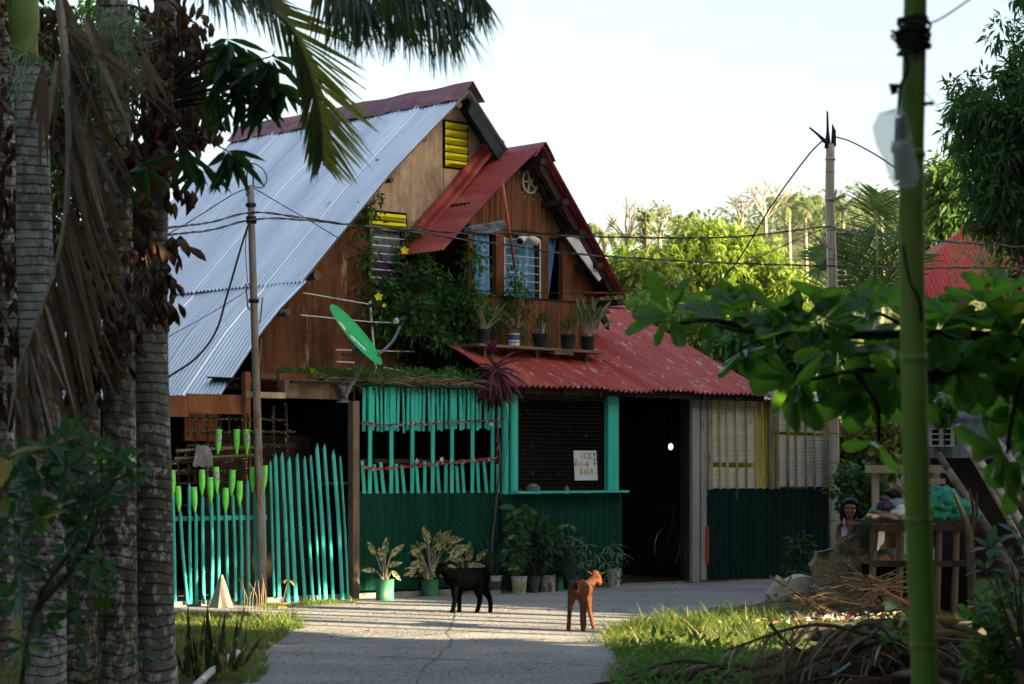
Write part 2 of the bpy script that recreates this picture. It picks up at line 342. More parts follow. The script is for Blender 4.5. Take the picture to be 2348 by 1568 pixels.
m_cable = M('cable_black', (.015, .015, .017), rough=.6, bump=0); m_cableg = M('cable_grey', (.22, .21, .2), (.05, .05, .05), (9, 9, 9), rough=.5, bump=0)
m_bamboo = bamboo('grey_bamboo', (.30, .25, .17), (.46, .40, .29)); m_bamg = bamboo('green_bamboo', (.05, .15, .02), (.11, .22, .03), (.06, .09, .05), 3.1)
m_bamslat = M('bamboo_lath', (.26, .20, .14), (.40, .33, .24), (9, 9, 1.5), c3=(.12, .09, .06), sc3=(18, 18, 4), lo3=.58, hi3=.68, rough=.6, var=.3)
m_blind = M('bamboo_blind', (.74, .75, .60), (.85, .85, .74), (3, 3, 30), rough=.6, var=.12); m_yclothe = M('yellow_cloth', (.55, .44, .01), (.72, .60, .04), (4, 4, 1.5), rough=.85, bump=.5, bd=.02)
m_conc = M('old_concrete', (.30, .28, .24), (.19, .18, .15), (3, 3, 3), c3=(.07, .065, .05), sc3=(6, 6, 6), lo3=.55, hi3=.66, rough=.92, bump=.8, bd=.02)
m_rubble = M('mossy_masonry', (.38, .30, .18), (.17, .125, .07), (4, 4, 4), c3=(.035, .045, .025), sc3=(3, 3, 3), lo3=.48, hi3=.6, rough=.95, bump=1, bd=.05)
m_bark = palm_bark('grey_palm_bark', (.13, .125, .11), (.26, .25, .22), 15, .53); m_bark2 = palm_bark('pale_ringed_bark', (.22, .23, .22), (.42, .44, .41), 19, .48); m_bark3 = palm_bark('mossy_palm_bark', (.11, .10, .06), (.21, .19, .13), 14, .51)
m_branch = M('branch_bark', (.07, .055, .04), (.13, .10, .075), (20, 20, 6), rough=.9, bump=.6); m_dkbranch = M('dark_bark', (.02, .017, .014), (.045, .038, .03), (18, 18, 6), rough=.9)
m_palebr = M('pale_branch', (.42, .36, .28), (.30, .25, .19), (12, 12, 12), rough=.8); m_hilltr = M('hill_trunk', (.16, .14, .10), (.24, .21, .16), (9, 9, 3), rough=.9, bump=0); m_stick = M('dry_stick', (.26, .18, .10), (.12, .085, .05), (9, 9, 9), rough=.8, var=.5)
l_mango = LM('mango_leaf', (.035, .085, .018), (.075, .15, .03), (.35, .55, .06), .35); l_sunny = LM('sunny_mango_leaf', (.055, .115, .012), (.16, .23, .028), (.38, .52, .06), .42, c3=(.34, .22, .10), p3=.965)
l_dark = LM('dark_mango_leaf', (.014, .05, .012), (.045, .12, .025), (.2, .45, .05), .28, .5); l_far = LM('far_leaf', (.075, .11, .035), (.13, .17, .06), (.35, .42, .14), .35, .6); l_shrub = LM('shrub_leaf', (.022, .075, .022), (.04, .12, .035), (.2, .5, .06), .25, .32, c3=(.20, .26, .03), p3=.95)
l_vine = LM('vine_leaf', (.015, .06, .02), (.08, .22, .05), (.2, .5, .06), .3, .5); l_almond = LM('almond_leaf', (.007, .035, .013), (.045, .15, .026), (.32, .74, .05), .45, .28, .45, c3=(.38, .12, .02), p3=.985)
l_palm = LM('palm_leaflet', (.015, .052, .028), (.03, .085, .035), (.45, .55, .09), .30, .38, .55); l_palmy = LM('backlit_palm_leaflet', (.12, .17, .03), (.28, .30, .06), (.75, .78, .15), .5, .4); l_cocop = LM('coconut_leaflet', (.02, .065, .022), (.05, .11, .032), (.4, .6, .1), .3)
l_dry = LM('dead_frond', (.12, .08, .05), (.24, .165, .10), (.5, .3, .12), .15, .75, .2, c3=(.40, .34, .27), p3=.85); l_heap = LM('heap_leaf', (.13, .09, .06), (.32, .235, .15), (.5, .3, .12), .12, .8, .15, c3=(.42, .36, .28), p3=.85); l_deadlf = LM('dead_leaf', (.045, .027, .016), (.17, .088, .042), (.4, .18, .07), .12, .7, .2)
l_grass = LM('grass_blade', (.05, .125, .018), (.17, .22, .035), (.45, .58, .10), .35, .6, .2, c3=(.40, .34, .16), p3=.82); l_weed = LM('weed_leaf', (.04, .12, .02), (.08, .19, .035), (.3, .6, .08), .3, .5)
l_snake = LM('snake_plant_leaf', (.03, .075, .03), (.05, .10, .04), None, 0, .45, patt=((.30, .30, .08), 14, .52, .6)); l_dieff = LM('variegated_leaf', (.035, .075, .02), (.13, .13, .04), (.5, .5, .15), .15, .5, patt=((.60, .56, .32), 38, .47, .56))
l_drac = LM('striped_dracaena_leaf', (.035, .11, .04), (.06, .14, .05), (.3, .5, .2), .2, .45, patt=((.42, .48, .25), 45, .52, .58)); l_cord = LM('cordyline_leaf', (.10, .012, .045), (.22, .02, .09), (.5, .02, .2), .2, .4, c3=(.05, .02, .02), p3=.6)
l_dkplant = LM('dark_pot_plant_leaf', (.015, .055, .02), (.03, .09, .03), (.1, .3, .05), .2, .4); l_purple = LM('purple_leaf', (.03, .01, .025), (.05, .018, .035), None, 0, .4); l_aglao = LM('pale_pot_plant_leaf', (.10, .16, .05), (.24, .25, .10), (.4, .5, .15), .2, .5)
l_croton = LM('croton_leaf', (.14, .05, .02), (.10, .12, .03), (.4, .2, .05), .2, .45); m_curtain = M('blue_curtain_cloth', (.09, .24, .44), (.24, .46, .66), (9, 9, .6), rough=.85, bump=.3); m_petal = M('yellow_petal', (.85, .68, .03), rough=.6, bump=0)
m_curtg = M('speckled_curtain_cloth', (.13, .18, .17), (.26, .32, .30), (4, 4, 2), c3=(.10, .04, .05), sc3=(30, 30, 30), lo3=.64, hi3=.68, rough=.9); m_purp = M('purple_cloth', (.07, .012, .09), (.12, .02, .14), (5, 5, 2), rough=.9)
m_glass = glassy('window_glass', (.10, .13, .14), .08, .12); m_film = glassy('clear_film', (.05, .055, .06), .10, .06); m_bag = glassy('clear_plastic_bag', (.62, .72, .68), .25, .35)
def _bagfix():
    n = m_bag.node_tree; tr = n.nodes.new('ShaderNodeBsdfTranslucent'); tr.inputs[0].default_value = (.7, .8, .78, 1); mx = n.nodes.new('ShaderNodeMixShader'); mx.inputs[0].default_value = .6; p = next(x for x in n.nodes if x.type == 'BSDF_PRINCIPLED'); ms = next(x for x in n.nodes if x.type == 'MIX_SHADER' and x is not mx)
    n.links.new(p.outputs[0], mx.inputs[1]); n.links.new(tr.outputs[0], mx.inputs[2]); n.links.new(mx.outputs[0], ms.inputs[2])
_bagfix()
m_greypost = M('grey_weathered_post', (.27, .26, .23), (.36, .35, .31), (6, 6, 1), c3=(.12, .10, .08), sc3=(20, 20, 4), lo3=.6, hi3=.7, rough=.85, bump=.5); m_doorleaf = M('dark_slatted_door', (.05, .055, .055), (.09, .095, .09), (9, 9, 1), rough=.85, var=.5); m_lathb = M('brown_lath', (.24, .18, .12), (.42, .34, .24), (9, 9, 1.5), c3=(.08, .06, .045), sc3=(18, 18, 4), lo3=.56, hi3=.66, rough=.7, var=.4); m_stalk = M('green_stalk', (.10, .14, .04), (.16, .19, .07), (9, 9, 3), rough=.6, bump=0)
m_bottle = M('green_bottle_plastic', (.14, .78, .10), (.24, .88, .16), (9, 9, 9), rough=.25, spec=.6, bump=0); m_label = M('bottle_label', (.05, .22, .08), (.5, .6, .5), (30, 30, 30), rough=.5, bump=0)
m_dish = M('green_dish_paint', (.03, .42, .13), (.05, .52, .18), (4, 4, 4), rough=.35, bump=0); m_tarp = M('green_tarpaulin', (.01, .20, .13), (.03, .30, .22), (14, 14, 14), c3=(.35, .55, .50), sc3=(22, 22, 22), lo3=.62, hi3=.68, rough=.35, bump=.8, bd=.03)
# ---------------------------------------------------------------- camera, light, sky
cam = bpy.data.cameras.new('camera'); camo = bpy.data.objects.new('camera', cam); C.objects.link(camo); bpy.context.scene.camera = camo
camo.location = (0, 0, EH); camo.rotation_euler = (pi/2, 0, 0); cam.sensor_width = 36.0; cam.lens = 36*F/2348; cam.shift_y = (HOR-784)/2348.0
cam.clip_end = 1500; cam.clip_start = .3; cam.dof.use_dof = True; cam.dof.focus_distance = 25.0; cam.dof.aperture_fstop = 4.6
SEL, SAZ = radians(14.0), radians(30.0)         # sun: low, from the right and a little behind the viewer
SD = np.array((cos(SAZ)*cos(SEL), -sin(SAZ)*cos(SEL), sin(SEL)))
from mathutils import Vector
sl = bpy.data.lights.new('sun', 'SUN'); so = bpy.data.objects.new('sun', sl); C.objects.link(so); so.rotation_euler = Vector(tuple(SD)).to_track_quat('Z', 'Y').to_euler()
sl.energy = 5.0; sl.angle = radians(.5); sl.color = (1, .80, .52)
w = bpy.data.worlds.new('World'); bpy.context.scene.world = w; w.use_nodes = True; wn = w.node_tree; bg = wn.nodes['Background']
sky = wn.nodes.new('ShaderNodeTexSky'); sky.sky_type = 'NISHITA'; sky.sun_disc = False; sky.sun_elevation = SEL; sky.sun_rotation = pi/2+SAZ
sky.air_density = 1.0; sky.dust_density = 3.5; sky.ozone_density = 0.7; sky.altitude = 10
hs = wn.nodes.new('ShaderNodeHueSaturation'); hs.inputs['Saturation'].default_value = .85; wn.links.new(sky.outputs[0], hs.inputs['Color']); wn.links.new(hs.outputs[0], bg.inputs[0]); bg.inputs[1].default_value = .061
vs = bpy.context.scene.view_settings; vs.view_transform = 'Standard'; vs.look = 'None'; vs.exposure = 2.85; vs.gamma = 1
bpy.context.scene.cycles.max_bounces = 5; bpy.context.scene.cycles.diffuse_bounces = 3; bpy.context.scene.cycles.transparent_max_bounces = 12
bpy.context.scene.cycles.use_denoising = True
# ---------------------------------------------------------------- ground
gm = MB(); N = 40; P = []
xs = np.concatenate((np.linspace(-400, -30, 8), np.linspace(-20, 20, 41), np.linspace(30, 400, 8))); ys = np.concatenate((np.linspace(-60, 0, 5), np.linspace(2, 42, 41), np.linspace(50, 600, 10)))
def gz(x, y):
    z = 0.0
    if 4 < y < 40:
        z += .0
    return z
V = [(x, y, gz(x, y)) for x in xs for y in ys]; gm.grid(V, len(xs), len(ys)); tag(gm.build('ground', m_soil, auto=True), kind='structure')
rd = MB()
edge = [(560, 1568), (590, 1500), (640, 1452), (690, 1438), (650, 1416), (560, 1404), (380, 1403), (250, 1412), (250, 1394)]
Lp = [G(*p) for p in edge]; Rp = [G(*p) for p in [(1425, 1568), (1418, 1510), (1400, 1478), (1395, 1452), (1480, 1432), (1590, 1416), (1700, 1396), (1800, 1372), (1880, 1352), (2000, 1330)]]
Lp = [np.array((-2.2, 1.0, 0)), np.array((-2.0, 8, 0))]+Lp; Rp = [np.array((1.4, 1.0, 0)), np.array((1.3, 8, 0))]+Rp
wl = [toW((x, .4, 0)) for x in (HY(250, 1390, 0)[0], HY(600, 1380, 0)[0], 0, 2.5, 5.0, 7.5)]
Pp = Lp+wl+Rp[::-1]; Pp = [(p[0], p[1], .004) for p in Pp]
rd.add(Pp, [tuple(range(len(Pp)))[::-1]]); tag(rd.build('concrete_road', m_road, auto=True), kind='structure')
cp = [G(u, v) for u, v in ((1046, 1398), (1042, 1420), (1030, 1450), (1036, 1470), (1022, 1490), (1000, 1512), (978, 1528), (968, 1545), (955, 1568), (930, 1620))]; ck_ = MB(); V = []
Q = smooth_path(cp, 5)
for i, p in enumerate(Q): w_ = random.uniform(.003, .010); j_ = random.uniform(-.015, .015); V += [(p[0]-w_+j_, p[1], .008), (p[0]+w_+j_, p[1], .008)]
ck_.grid(V, len(Q), 2); tag(ck_.build('road_joint', M('joint_dirt', (.09, .09, .08), (.20, .19, .17), (9, 9, 9), rough=1)), kind='structure')
def inpoly(x, y, P):
    r = np.zeros(x.shape, bool); n = len(P)
    for i in range(n):
        x1, y1 = P[i][0], P[i][1]; x2, y2 = P[(i+1) % n][0], P[(i+1) % n][1]
        c = ((y1 > y) != (y2 > y)) & (x < (x2-x1)*(y-y1)/(y2-y1+1e-12)+x1); r ^= c
    return r
# air
hzm = bpy.data.materials.new('air'); hzm.use_nodes = True; hn = hzm.node_tree; hn.nodes.clear(); ho = hn.nodes.new('ShaderNodeOutputMaterial'); pv = hn.nodes.new('ShaderNodeVolumePrincipled'); hn.links.new(pv.outputs[0], ho.inputs['Volume'])
pv.inputs['Color'].default_value = (.93, .96, 1, 1); pv.inputs['Density'].default_value = .00012; pv.inputs['Anisotropy'].default_value = .1
m = MB(); m.span((-410, -70, -1.2), (410, 620, 45)); tag(m.build('haze', hzm), kind='stuff')
# hill behind
hm = MB(); nx, ny = 60, 14; V = []
def hz(x, y): t = min(1, max(0, (y-95)/75.)); u = 1174+x/150*F; b = np.interp(u, [700, 1300, 1500, 1700, 2000, 2300, 2800], [5, 14.5, 16.5, 19.0, 20.5, 20.5, 18]); return b*(t*t*(3-2*t))+.25*sin(x*.9+y*.3)
for i in range(nx):
    for j in range(ny):
        x = -60+i*3.0; y = 92+j*9; V.append((x, y, hz(x, y)-.15))
hm.grid(V, nx, ny); tag(hm.build('hillside', M('hill_soil', (.10, .12, .04), (.16, .15, .06), (.3, .3, .3)), auto=True, smooth=True), kind='structure')
# ---------------------------------------------------------------- house (house frame: x along the front, y to the back)
HS = thingH('wooden_house', 'brown plywood house with grey metal roof, red dormer and turquoise shop front', 'house', (0, 0, 0))
YG, YR = 1.5, 1.15                     # main gable wall and its roof overhang
prof = [HY(u, v, YR) for u, v in ((1066, 210), (900, 397), (699, 642), (604, 756), (507, 903))]
A = HY(1078, 200, YR); BK = HX(550, 297, A[0])[1]; ext = (0, BK-YR, 0)
print('apex', A, 'back', BK, HX(550, 297, A[0]), 'eave', prof[-1])
SPLIT = {'purlin', 'post', 'wall_board', 'window_rail', 'rafter', 'batten', 'side_wall', 'beam', 'eave_board', 'inner_wall', 'plinth', 'back_wall', 'shelf_support'}
def H(name, mb, mats, parent=HS, **k):
    if name in SPLIT: return mb.split(name, mats, parent, **k)
    return mb.build(name, mats, parent, **k)
P1 = [A+(0, 0, -.03)]+prof[1:3]; m = MB(True)
corr(m, [A+(0, 0, -.04), prof[1], prof[2]+(-.02, 0, -.02)], ext, amp=.021, ph=.5, wob=.006, sheet=.72); H('main_roof', m, m_roof, smooth=True)
m = MB(True); s3 = prof[2]+(.04, 0, .0); corr(m, [s3+(0, 0, .0), prof[2]*.45+prof[3]*.55, prof[3], prof[4]], ext, amp=.021, ph=1.5, wob=.005, sheet=.72)
ro = H('lower_roof_sheet', m, m_roof, smooth=True)
xr = A[0]-prof[-1][0]; zr = A[2]-prof[-1][2]; RX = A[0]+xr*.66; RZ = A[2]-zr*.69
m = MB(True); corr(m, [A+(0, 0, -.04), (A[0]+xr*.4, YR, A[2]-zr*.42), (RX, YR, RZ)], ext, ph=.5, wob=.004); H('far_roof_slope', m, m_roof, smooth=True)
m = MB(True)                            # dark underside boards seen from the front overhang
m.poly([(A[0]+.06, YR+.03, A[2]-.17), (A[0]+xr*.4, YR+.03, A[2]-zr*.42-.09), (RX, YR+.03, RZ-.1), (RX, YR+.03, RZ-.2), (A[0]+xr*.38, YR+.03, A[2]-zr*.42-.2), (A[0]+.0, YR+.03, A[2]-.3)], (0, .05, 0))
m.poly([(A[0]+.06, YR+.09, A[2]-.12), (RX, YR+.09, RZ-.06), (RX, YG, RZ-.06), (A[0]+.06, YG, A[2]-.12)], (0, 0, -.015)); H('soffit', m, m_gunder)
# ridge cap with wavy lower edges
m = MB(True); n = 90; V = []
for i in range(n+1):
    y = YR-.06+(BK-YR+.1)*i/n; wv = .012*sin(i*.9)+.01*sin(i*2.3+1)
    for sx, dz in ((-.20+wv, -.225), (-.10, -.105+.006*sin(i*1.7)), (0, .02), (.10, -.105), (.20, -.22)): V.append((A[0]+sx, y, A[2]+dz+.05+.008*sin(i*.35)))
m.grid(V, n+1, 5); H('ridge_cap', m, m_maroon, smooth=True)
# purlin ends of bamboo and brackets
m = MB(True)
for (u, v, r, L) in ((1052, 236, .05, .55), (728, 628, .055, .5), (660, 713, .04, .6), (583, 875, .06, .5), (899, 410, .028, .12), (976, 316, .028, .12)):
    p = HY(u, v+3, YR+.06 if u != 660 else YR-.1); m.tube([p, p+(0, L, 0)], r, 12, cap=True)
H('purlin', m, m_oldwood, smooth=False)
# main gable wall
m = MB(True); pts = [(845, 475), (1046, 232), (1060, 232), (1122, 335), (1190, 450), (1190, 530), (845, 530)]
XL = HY(604, 700, YG)[0]; zb = HY(700, 868, YG)[2]; zt = HY(1052, 240, YG)[2]; xa = HY(1052, 240, YG)[0]
def roofz(x, dz=.05):                    # underside height of the main roof at x
    if x <= A[0]:
        xs_ = [p[0] for p in prof[::-1]]+[A[0]]; zs_ = [p[2] for p in prof[::-1]]+[A[2]-.02]; return float(np.interp(x, xs_, zs_))-dz
    return A[2]-(x-A[0])/(RX-A[0])*(A[2]-RZ)-dz
def panel(name, mat, x0, x1, z0, z1=None, y=YG, th=.02, off=0.0):
    m = MB(True); top = []
    n = 6
    for i in range(n+1):
        x = x0+(x1-x0)*i/n; z = roofz(x) if z1 is None else min(z1, roofz(x)); top.append((x, y+off, z))
    xa_ = A[0]
    if x0 < xa_ < x1 and z1 is None: top.append((xa_, y+off, roofz(xa_))); top.sort(key=lambda p: p[0])
    top = [p for p in top if p[2] > z0+.005]
    m.poly([(top[0][0], y+off, z0)]+top+[(top[-1][0], y+off, z0)], (0, th, 0)); return H(name, m, mat)
def xg(u, v=500): return HY(u, v, YG)[0]
def zg(u, v): return HY(u, v, YG)[2]
zc = zg(890, 495); zl = zg(890, 523); zw = zg(890, 645); g = .004
panel('plywood_panel', m_tan, xg(1017)+g, RX-.15, zg(1100, 640)); panel('plywood_panel', m_tan, xg(934)+g, xg(1017)-g, zg(975, 560), off=.004); panel('plywood_panel', m_tan, xg(842)+g, xg(934)-g, zc, off=-.003)
panel('varnished_panel', m_brown, xg(716)+g, xg(842)-g, zb, off=.003); panel('varnished_panel', m_brown, HY(598, 764, YG)[0]+.0, xg(716)-g, zb)
panel('varnished_panel', m_brown, xg(842), xg(1125), zb, zw, off=.002); panel('varnished_panel', m_brown, xg(933), xg(1125), zw+.003, zg(975, 560)-.003, off=.006)
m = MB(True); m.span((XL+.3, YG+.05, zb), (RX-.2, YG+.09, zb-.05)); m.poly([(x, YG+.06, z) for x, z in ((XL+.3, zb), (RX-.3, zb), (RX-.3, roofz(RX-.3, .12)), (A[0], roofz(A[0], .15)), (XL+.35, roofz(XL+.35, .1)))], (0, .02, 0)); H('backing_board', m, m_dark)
# louvre vents
def louvre(u0, u1, v0, v1, n, label):
    a = HY(u0, v1, YG-.03); b = HY(u1, v0, YG-.03); fr = MB(True); x0, x1, z0, z1 = a[0], b[0], a[2], b[2]
    fr.span((x0-.03, YG-.012, z0-.01), (x1+.02, YG-.004, z1+.02))
    fo = H('louvre', fr, m_dark); tag(fo, label)
    for i in range(n):
        z = z0+(z1-z0)*(i+.5)/n; h = (z1-z0)/n*.86; s = MB(True); V = []
        for x, e in ((x0, 0), (x0+.05, 1), (x1-.05, 1), (x1, 0)):
            V += [(x, YG-.012, z-h/2), (x, YG-.012-.07*e-.003, z-h*.05-(.0)), (x, YG-.012-.004, z+h/2)]
        s.add(V, [(3*k+i_, 3*k+3+i_, 3*k+4+i_, 3*k+1+i_) for k in range(3) for i_ in (0, 1)]+[(0, 1, 2), (11, 10, 9)]+[(3*k+2, 3*k+5, 3*k+3, 3*k) for k in range(3)])
        so_ = s.build('louvre_slat', m_yellow, HS); so_.parent = fo
    return fo
louvre(1023, 1073, 284, 382, 6, 'upper louvre of six yellow slats'); louvre(843, 932, 492, 521, 2, 'lower louvre of two yellow slats')
# window under the lower louvre
x0, x1 = xg(847), xg(924); wm = MB(True)
for xx in (x0-.02, x1+.01): wm.span((xx, YG-.03, zw), (xx+.035, YG+.02, zl))
wm.span((x0-.02, YG-.03, zw-.03), (x1+.045, YG+.02, zw)); wo = H('window', wm, m_oldwood)
gl = MB(True); nb = 6
for i in range(nb+1):
    z = zw+(zl-zw)*(i+.35)/(nb+.6); gl.box(((x0+x1)/2, YG-.02, z), (x1-x0+.02, .012, .012), rx=0)
o = gl.build('blade_edge', m_white, HS); o.parent = wo
gl = MB(True)
for i in range(nb): z = zw+(zl-zw)*(i+.85)/(nb+.6); gl.box(((x0+x1)/2, YG+.0, z), (x1-x0, .004, (zl-zw)/nb*.95), rx=.35)
o = gl.build('glass_blade', m_glass, HS); o.parent = wo
def cloth(name, x0, x1, z0, z1, y, mat, folds=6, amp=.02, label=None, cat='curtain', slant=0.0, parent=None, part=False):
    m = MB(True); nx_, nz_ = 40, 10; V = []
    for i in range(nx_+1):
        for j in range(nz_+1):
            t = i/nx_; s = j/nz_; x = x0+(x1-x0)*t+slant*(1-s)*(.5 if t > .5 else 1); V.append((x, y+amp*sin(t*folds*2*pi+s*1.2)*(.6+.4*(1-s))+amp*.3*sin(t*31), z0+(z1-z0)*s))
    m.grid(V, nx_+1, nz_+1); o = m.build(name, mat, parent, smooth=True)
    if label: tag(o, label, cat)
    return o
zp = zg(890, 598); cloth('curtain', x0, x1, zp, zl, YG+.05, m_curtg, 3, .012, 'grey speckled curtain behind the slatted window beside the yellow louvre')
cloth('curtain', x0, x1, zw, zp, YG+.04, m_purp, 2, .012, 'purple cloth in the bottom of the slatted window below the yellow louvre')
# ---------------------------------------------------------------- dormer
YD, YF = .9, .55
DA = HY(1246, 329, YF); dl = HY(1020, 572, YF); dr = HY(1434, 676, YF); DB = YG-.02
def drz(x, dz=.06): return (DA[2]-(DA[0]-x)/(DA[0]-dl[0])*(DA[2]-dl[2]) if x < DA[0] else DA[2]-(x-DA[0])/(dr[0]-DA[0])*(DA[2]-dr[2]))-dz
m = MB(True); mid = (DA*.5+dl*.5)+(0, 0, .02); corr(m, [DA+(0, 0, -.02), mid, dl], (0, DB-YF, 0), ph=.3, amp=.010, wob=.004); H('dormer_roof', m, m_reddorm, smooth=True)
m = MB(True); corr(m, [DA+(0, 0, -.02), DA*.45+dr*.55, dr], (0, DB-YF+1.1, 0), ph=.3, amp=.010); H('dormer_roof', m, m_reddorm, smooth=True)
m = MB(True); n = 24; V = []
for i in range(n+1):
    y = YF-.05+(DB-YF+.05)*i/n
    for sx, dz in ((-.17, -.20), (-.08, -.085), (0, .0), (.08, -.10), (.17, -.23)): V.append((DA[0]+sx+.004*sin(i*2), y, DA[2]+dz+.02))
m.grid(V, n+1, 5); H('dormer_ridge_cap', m, m_reddorm, smooth=True)
m = MB(True)                            # rolled flashing against the gable wall
fp = [HY(1122, 325, YG-.03), HY(1095, 348, YG-.03), HY(1018, 445, YG-.03), HY(985, 480, YG-.03), HY(933, 540, YG-.03)]
fp2 = [p+np.array((0, -.20, -.03)) for p in fp]; V = []
fq = smooth_path(fp, 5); 
for p in fq:
    for k in range(7): tt = k/6; V.append(p+np.array((0.05*tt, -.24*tt, -.06*tt+.035*sin(tt*pi*3)+.03)))
m.grid(V, len(fq), 7); H('flashing', m, m_reddorm, smooth=True)
# barge boards and rafters on the right rake
m = MB(True)
for off, w_ in ((.10, .035), (.30, .035)):
    m.poly([DA+(0.0, off, -.14), (dr[0]-.05, YF+off, dr[2]-.10+.1), (dr[0]-.14, YF+off, dr[2]-.10+.08), DA+(-.0, off, -.26)], (0, w_, 0))
for t in (.04, .30, .50, .72, .97):
    p = DA+(dr-DA)*t; m.box(p+np.array((-.10, .18, -.16)), (.10, .46, .07))
H('rafter', m, m_dkwood)
m = MB(True); a_, b_ = HY(1297, 542, .58), HY(1374, 645, .58); m.poly([a_, b_, b_+(.04, 0, .04), (b_[0]-.02, b_[1], b_[2]+.11), a_+(.22, 0, .0)], (0, .02, 0)); H('soffit_board', m, m_white)
m = MB(True); m.poly([(dr[0]-.02, YF+.02, dr[2]+.02), (dr[0]-.02, YF+1.5, dr[2]+.02), (dr[0]-.42, YF+1.5, dr[2]+.02), (dr[0]-.42, YF+.3, dr[2]+.02)], (0, 0, .015)); H('eave_board', m, m_reddorm)
# bamboo slat cladding
dx0, dx1 = HY(1077, 700, YD)[0], HY(1359, 700, YD)[0]; zD0 = HY(1230, 797, YD)[2]; zs0 = HY(1230, 684, YD)[2]; zs1 = HY(1230, 536, YD)[2]
m = MB(True); mu_ = MB(True); x = dx0-.0
def slat(m, x, w_, za, zbt, y):
    V = []; k = 5
    for i in range(2):
        z = (za, zbt)[i]
        for j in range(k): t = j/(k-1); V.append((x+w_*t+random.uniform(-.002, .002), y-.012*sin(pi*t), z))
        V.append((x+w_, y+.008, z)); V.append((x, y+.008, z))
    q = k+2; m.add(V, [(j, j+1, q+j+1, q+j) for j in range(k+1)]+[(k+1, 0, q, q+k+1)]+[tuple(range(q, 2*q)), tuple(range(q-1, -1, -1))])
while x < dx1-.01:
    w_ = random.uniform(.035, .055)
    zt_ = drz(x+w_/2, .09)
    if zt_ > zs1+.04: slat(mu_, x, w_-.004, zs1+.02+random.uniform(-.012, .008), zt_, YD+random.uniform(-.003, .003))
    slat(m, x, min(w_, dx1-x)-.004, zD0-.05, min(drz(x+w_/2, .1), zs0+random.uniform(-.01, .006)), YD+random.uniform(-.003, .003)); x += w_
H('slat_cladding', m, m_slat); H('slat_cladding', mu_, m_slat)
m = MB(True); xw = HY(1290, 600, YD)[0]; z1_ = drz(dx1, .12)
m.poly([(xw, YD, zs0), (dx1, YD, zs0), (dx1, YD, max(z1_, zs0+.1)), (DA[0]+(dr[0]-DA[0])*.62, YD, drz(DA[0]+(dr[0]-DA[0])*.62, .1)), (xw, YD, zs1)], (0, .02, 0)); H('side_board', m, m_frame)
m = MB(True); m.span((dx0-.02, YD, zD0-.1), (dx0, YG, zs1+.3)); H('side_wall', m, m_dkwood)
m = MB(True); m.span((dx1, YD, zD0-.1), (dx1+.02, YG, drz(dx1, .1)));  H('side_wall', m, m_dkwood)
m = MB(True); m.span((dx0, YD-.02, zs1-.01), (dx1-.12, YD+.05, zs1+.018)); m.span((dx0, YD-.02, zs0-.02), (dx1, YD+.04, zs0)); H('window_rail', m, m_dkwood)
def dxp(u): return HY(u, 610, YD)[0]
dw = MB(True)
for ua, ub in ((1070, 1080), (1134, 1153), (1238, 1254), (1287, 1293)): dw.span((dxp(ua), YD-.03, zs0), (dxp(ub), YD+.05, zs1-.011))
dw.span((dxp(1071), YD-.028, zs1-.03), (dxp(1293), YD+.0, zs1-.012)); dwo = H('window', dw, m_frame); b = MB(True)
for i in range(7): z = zs0+(zs1-zs0)*(.12+.81*i/6.4); b.box(((dxp(1154)+dxp(1238))/2, YD-.01, z), (dxp(1238)-dxp(1154), .010, .007))
b.span((dxp(1154), YD-.02, zs0), (dxp(1156), YD+.0, zs1-.08)); b.span((dxp(1236), YD-.02, zs0), (dxp(1238), YD, zs1-.08)); o = b.build('blade_edge', m_white, HS); o.parent = dwo
b = MB(True)
for i in range(7): z = zs0+(zs1-zs0)*(.06+.86*i/6.4); b.box(((dxp(1154)+dxp(1238))/2, YD+.01, z), (dxp(1238)-dxp(1154), .004, .09), rx=.3)
o = b.build('glass_blade', m_glass, HS); o.parent = dwo
cloth('curtain', dxp(1080), dxp(1134), zs0, zs1, YD+.09, m_curtain, 4, .022, 'pale blue curtain in the left window of the dormer')
cloth('curtain', dxp(1153), dxp(1238), zs0, zs1, YD+.09, m_curtain, 5, .025, 'blue curtain behind the slatted glass in the middle of the dormer', slant=-.02)
m = MB(True); n = 24; V = []
for i in range(n+1):
    for j in range(9): t = i/n; s = j/8; wd = (dxp(1284)-dxp(1254))*(.35+.65*s); V.append((dxp(1254)+wd*t, YD+.08+.018*sin(t*17), zs0+(zs1-zs0)*s))
m.grid(V, n+1, 9); tag(m.build('curtain', m_curtain, smooth=True), 'blue curtain drawn aside in the open right window of the dormer', 'curtain')
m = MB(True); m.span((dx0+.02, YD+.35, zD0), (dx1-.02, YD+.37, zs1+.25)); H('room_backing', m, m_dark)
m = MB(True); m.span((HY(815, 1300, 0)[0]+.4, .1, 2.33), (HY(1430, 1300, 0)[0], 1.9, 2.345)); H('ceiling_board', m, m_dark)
# ---------------------------------------------------------------- lower red roof
YE = -.30; e0, e1 = HY(1172, 886, YE), HY(1776, 906, YE); ez = (e0[2]+e1[2])/2; SL = .465
def rz_(y): return ez+SL*(y-YE)
print('eave z', e0, e1); nR = np.array((0, -SL, 1.0)); pE = np.array((0, YE, ez)); rid = PL(1450, 704, pE, nR); YRG = rid[1]; print('red ridge', rid)
xe0 = e0[0]-.02; xe1 = e1[0]; m = MB(True)
corr(m, [(xe0, YE, ez), (xe0, .6, rz_(.6)-.006), (xe0, YRG, rz_(YRG))], (xe1-xe0, 0, 0), pitch=.09, amp=.018, wob=.006, sheet=.8); H('porch_roof', m, m_redlow, smooth=True)
m = MB(True); corr(m, [(xe0+1.3, YRG, rz_(YRG)), (xe0+1.3, YRG+2.2, rz_(YRG)-.9)], (xe1-xe0-1.3, 0, 0)); H('porch_roof', m, m_redlow, smooth=True)
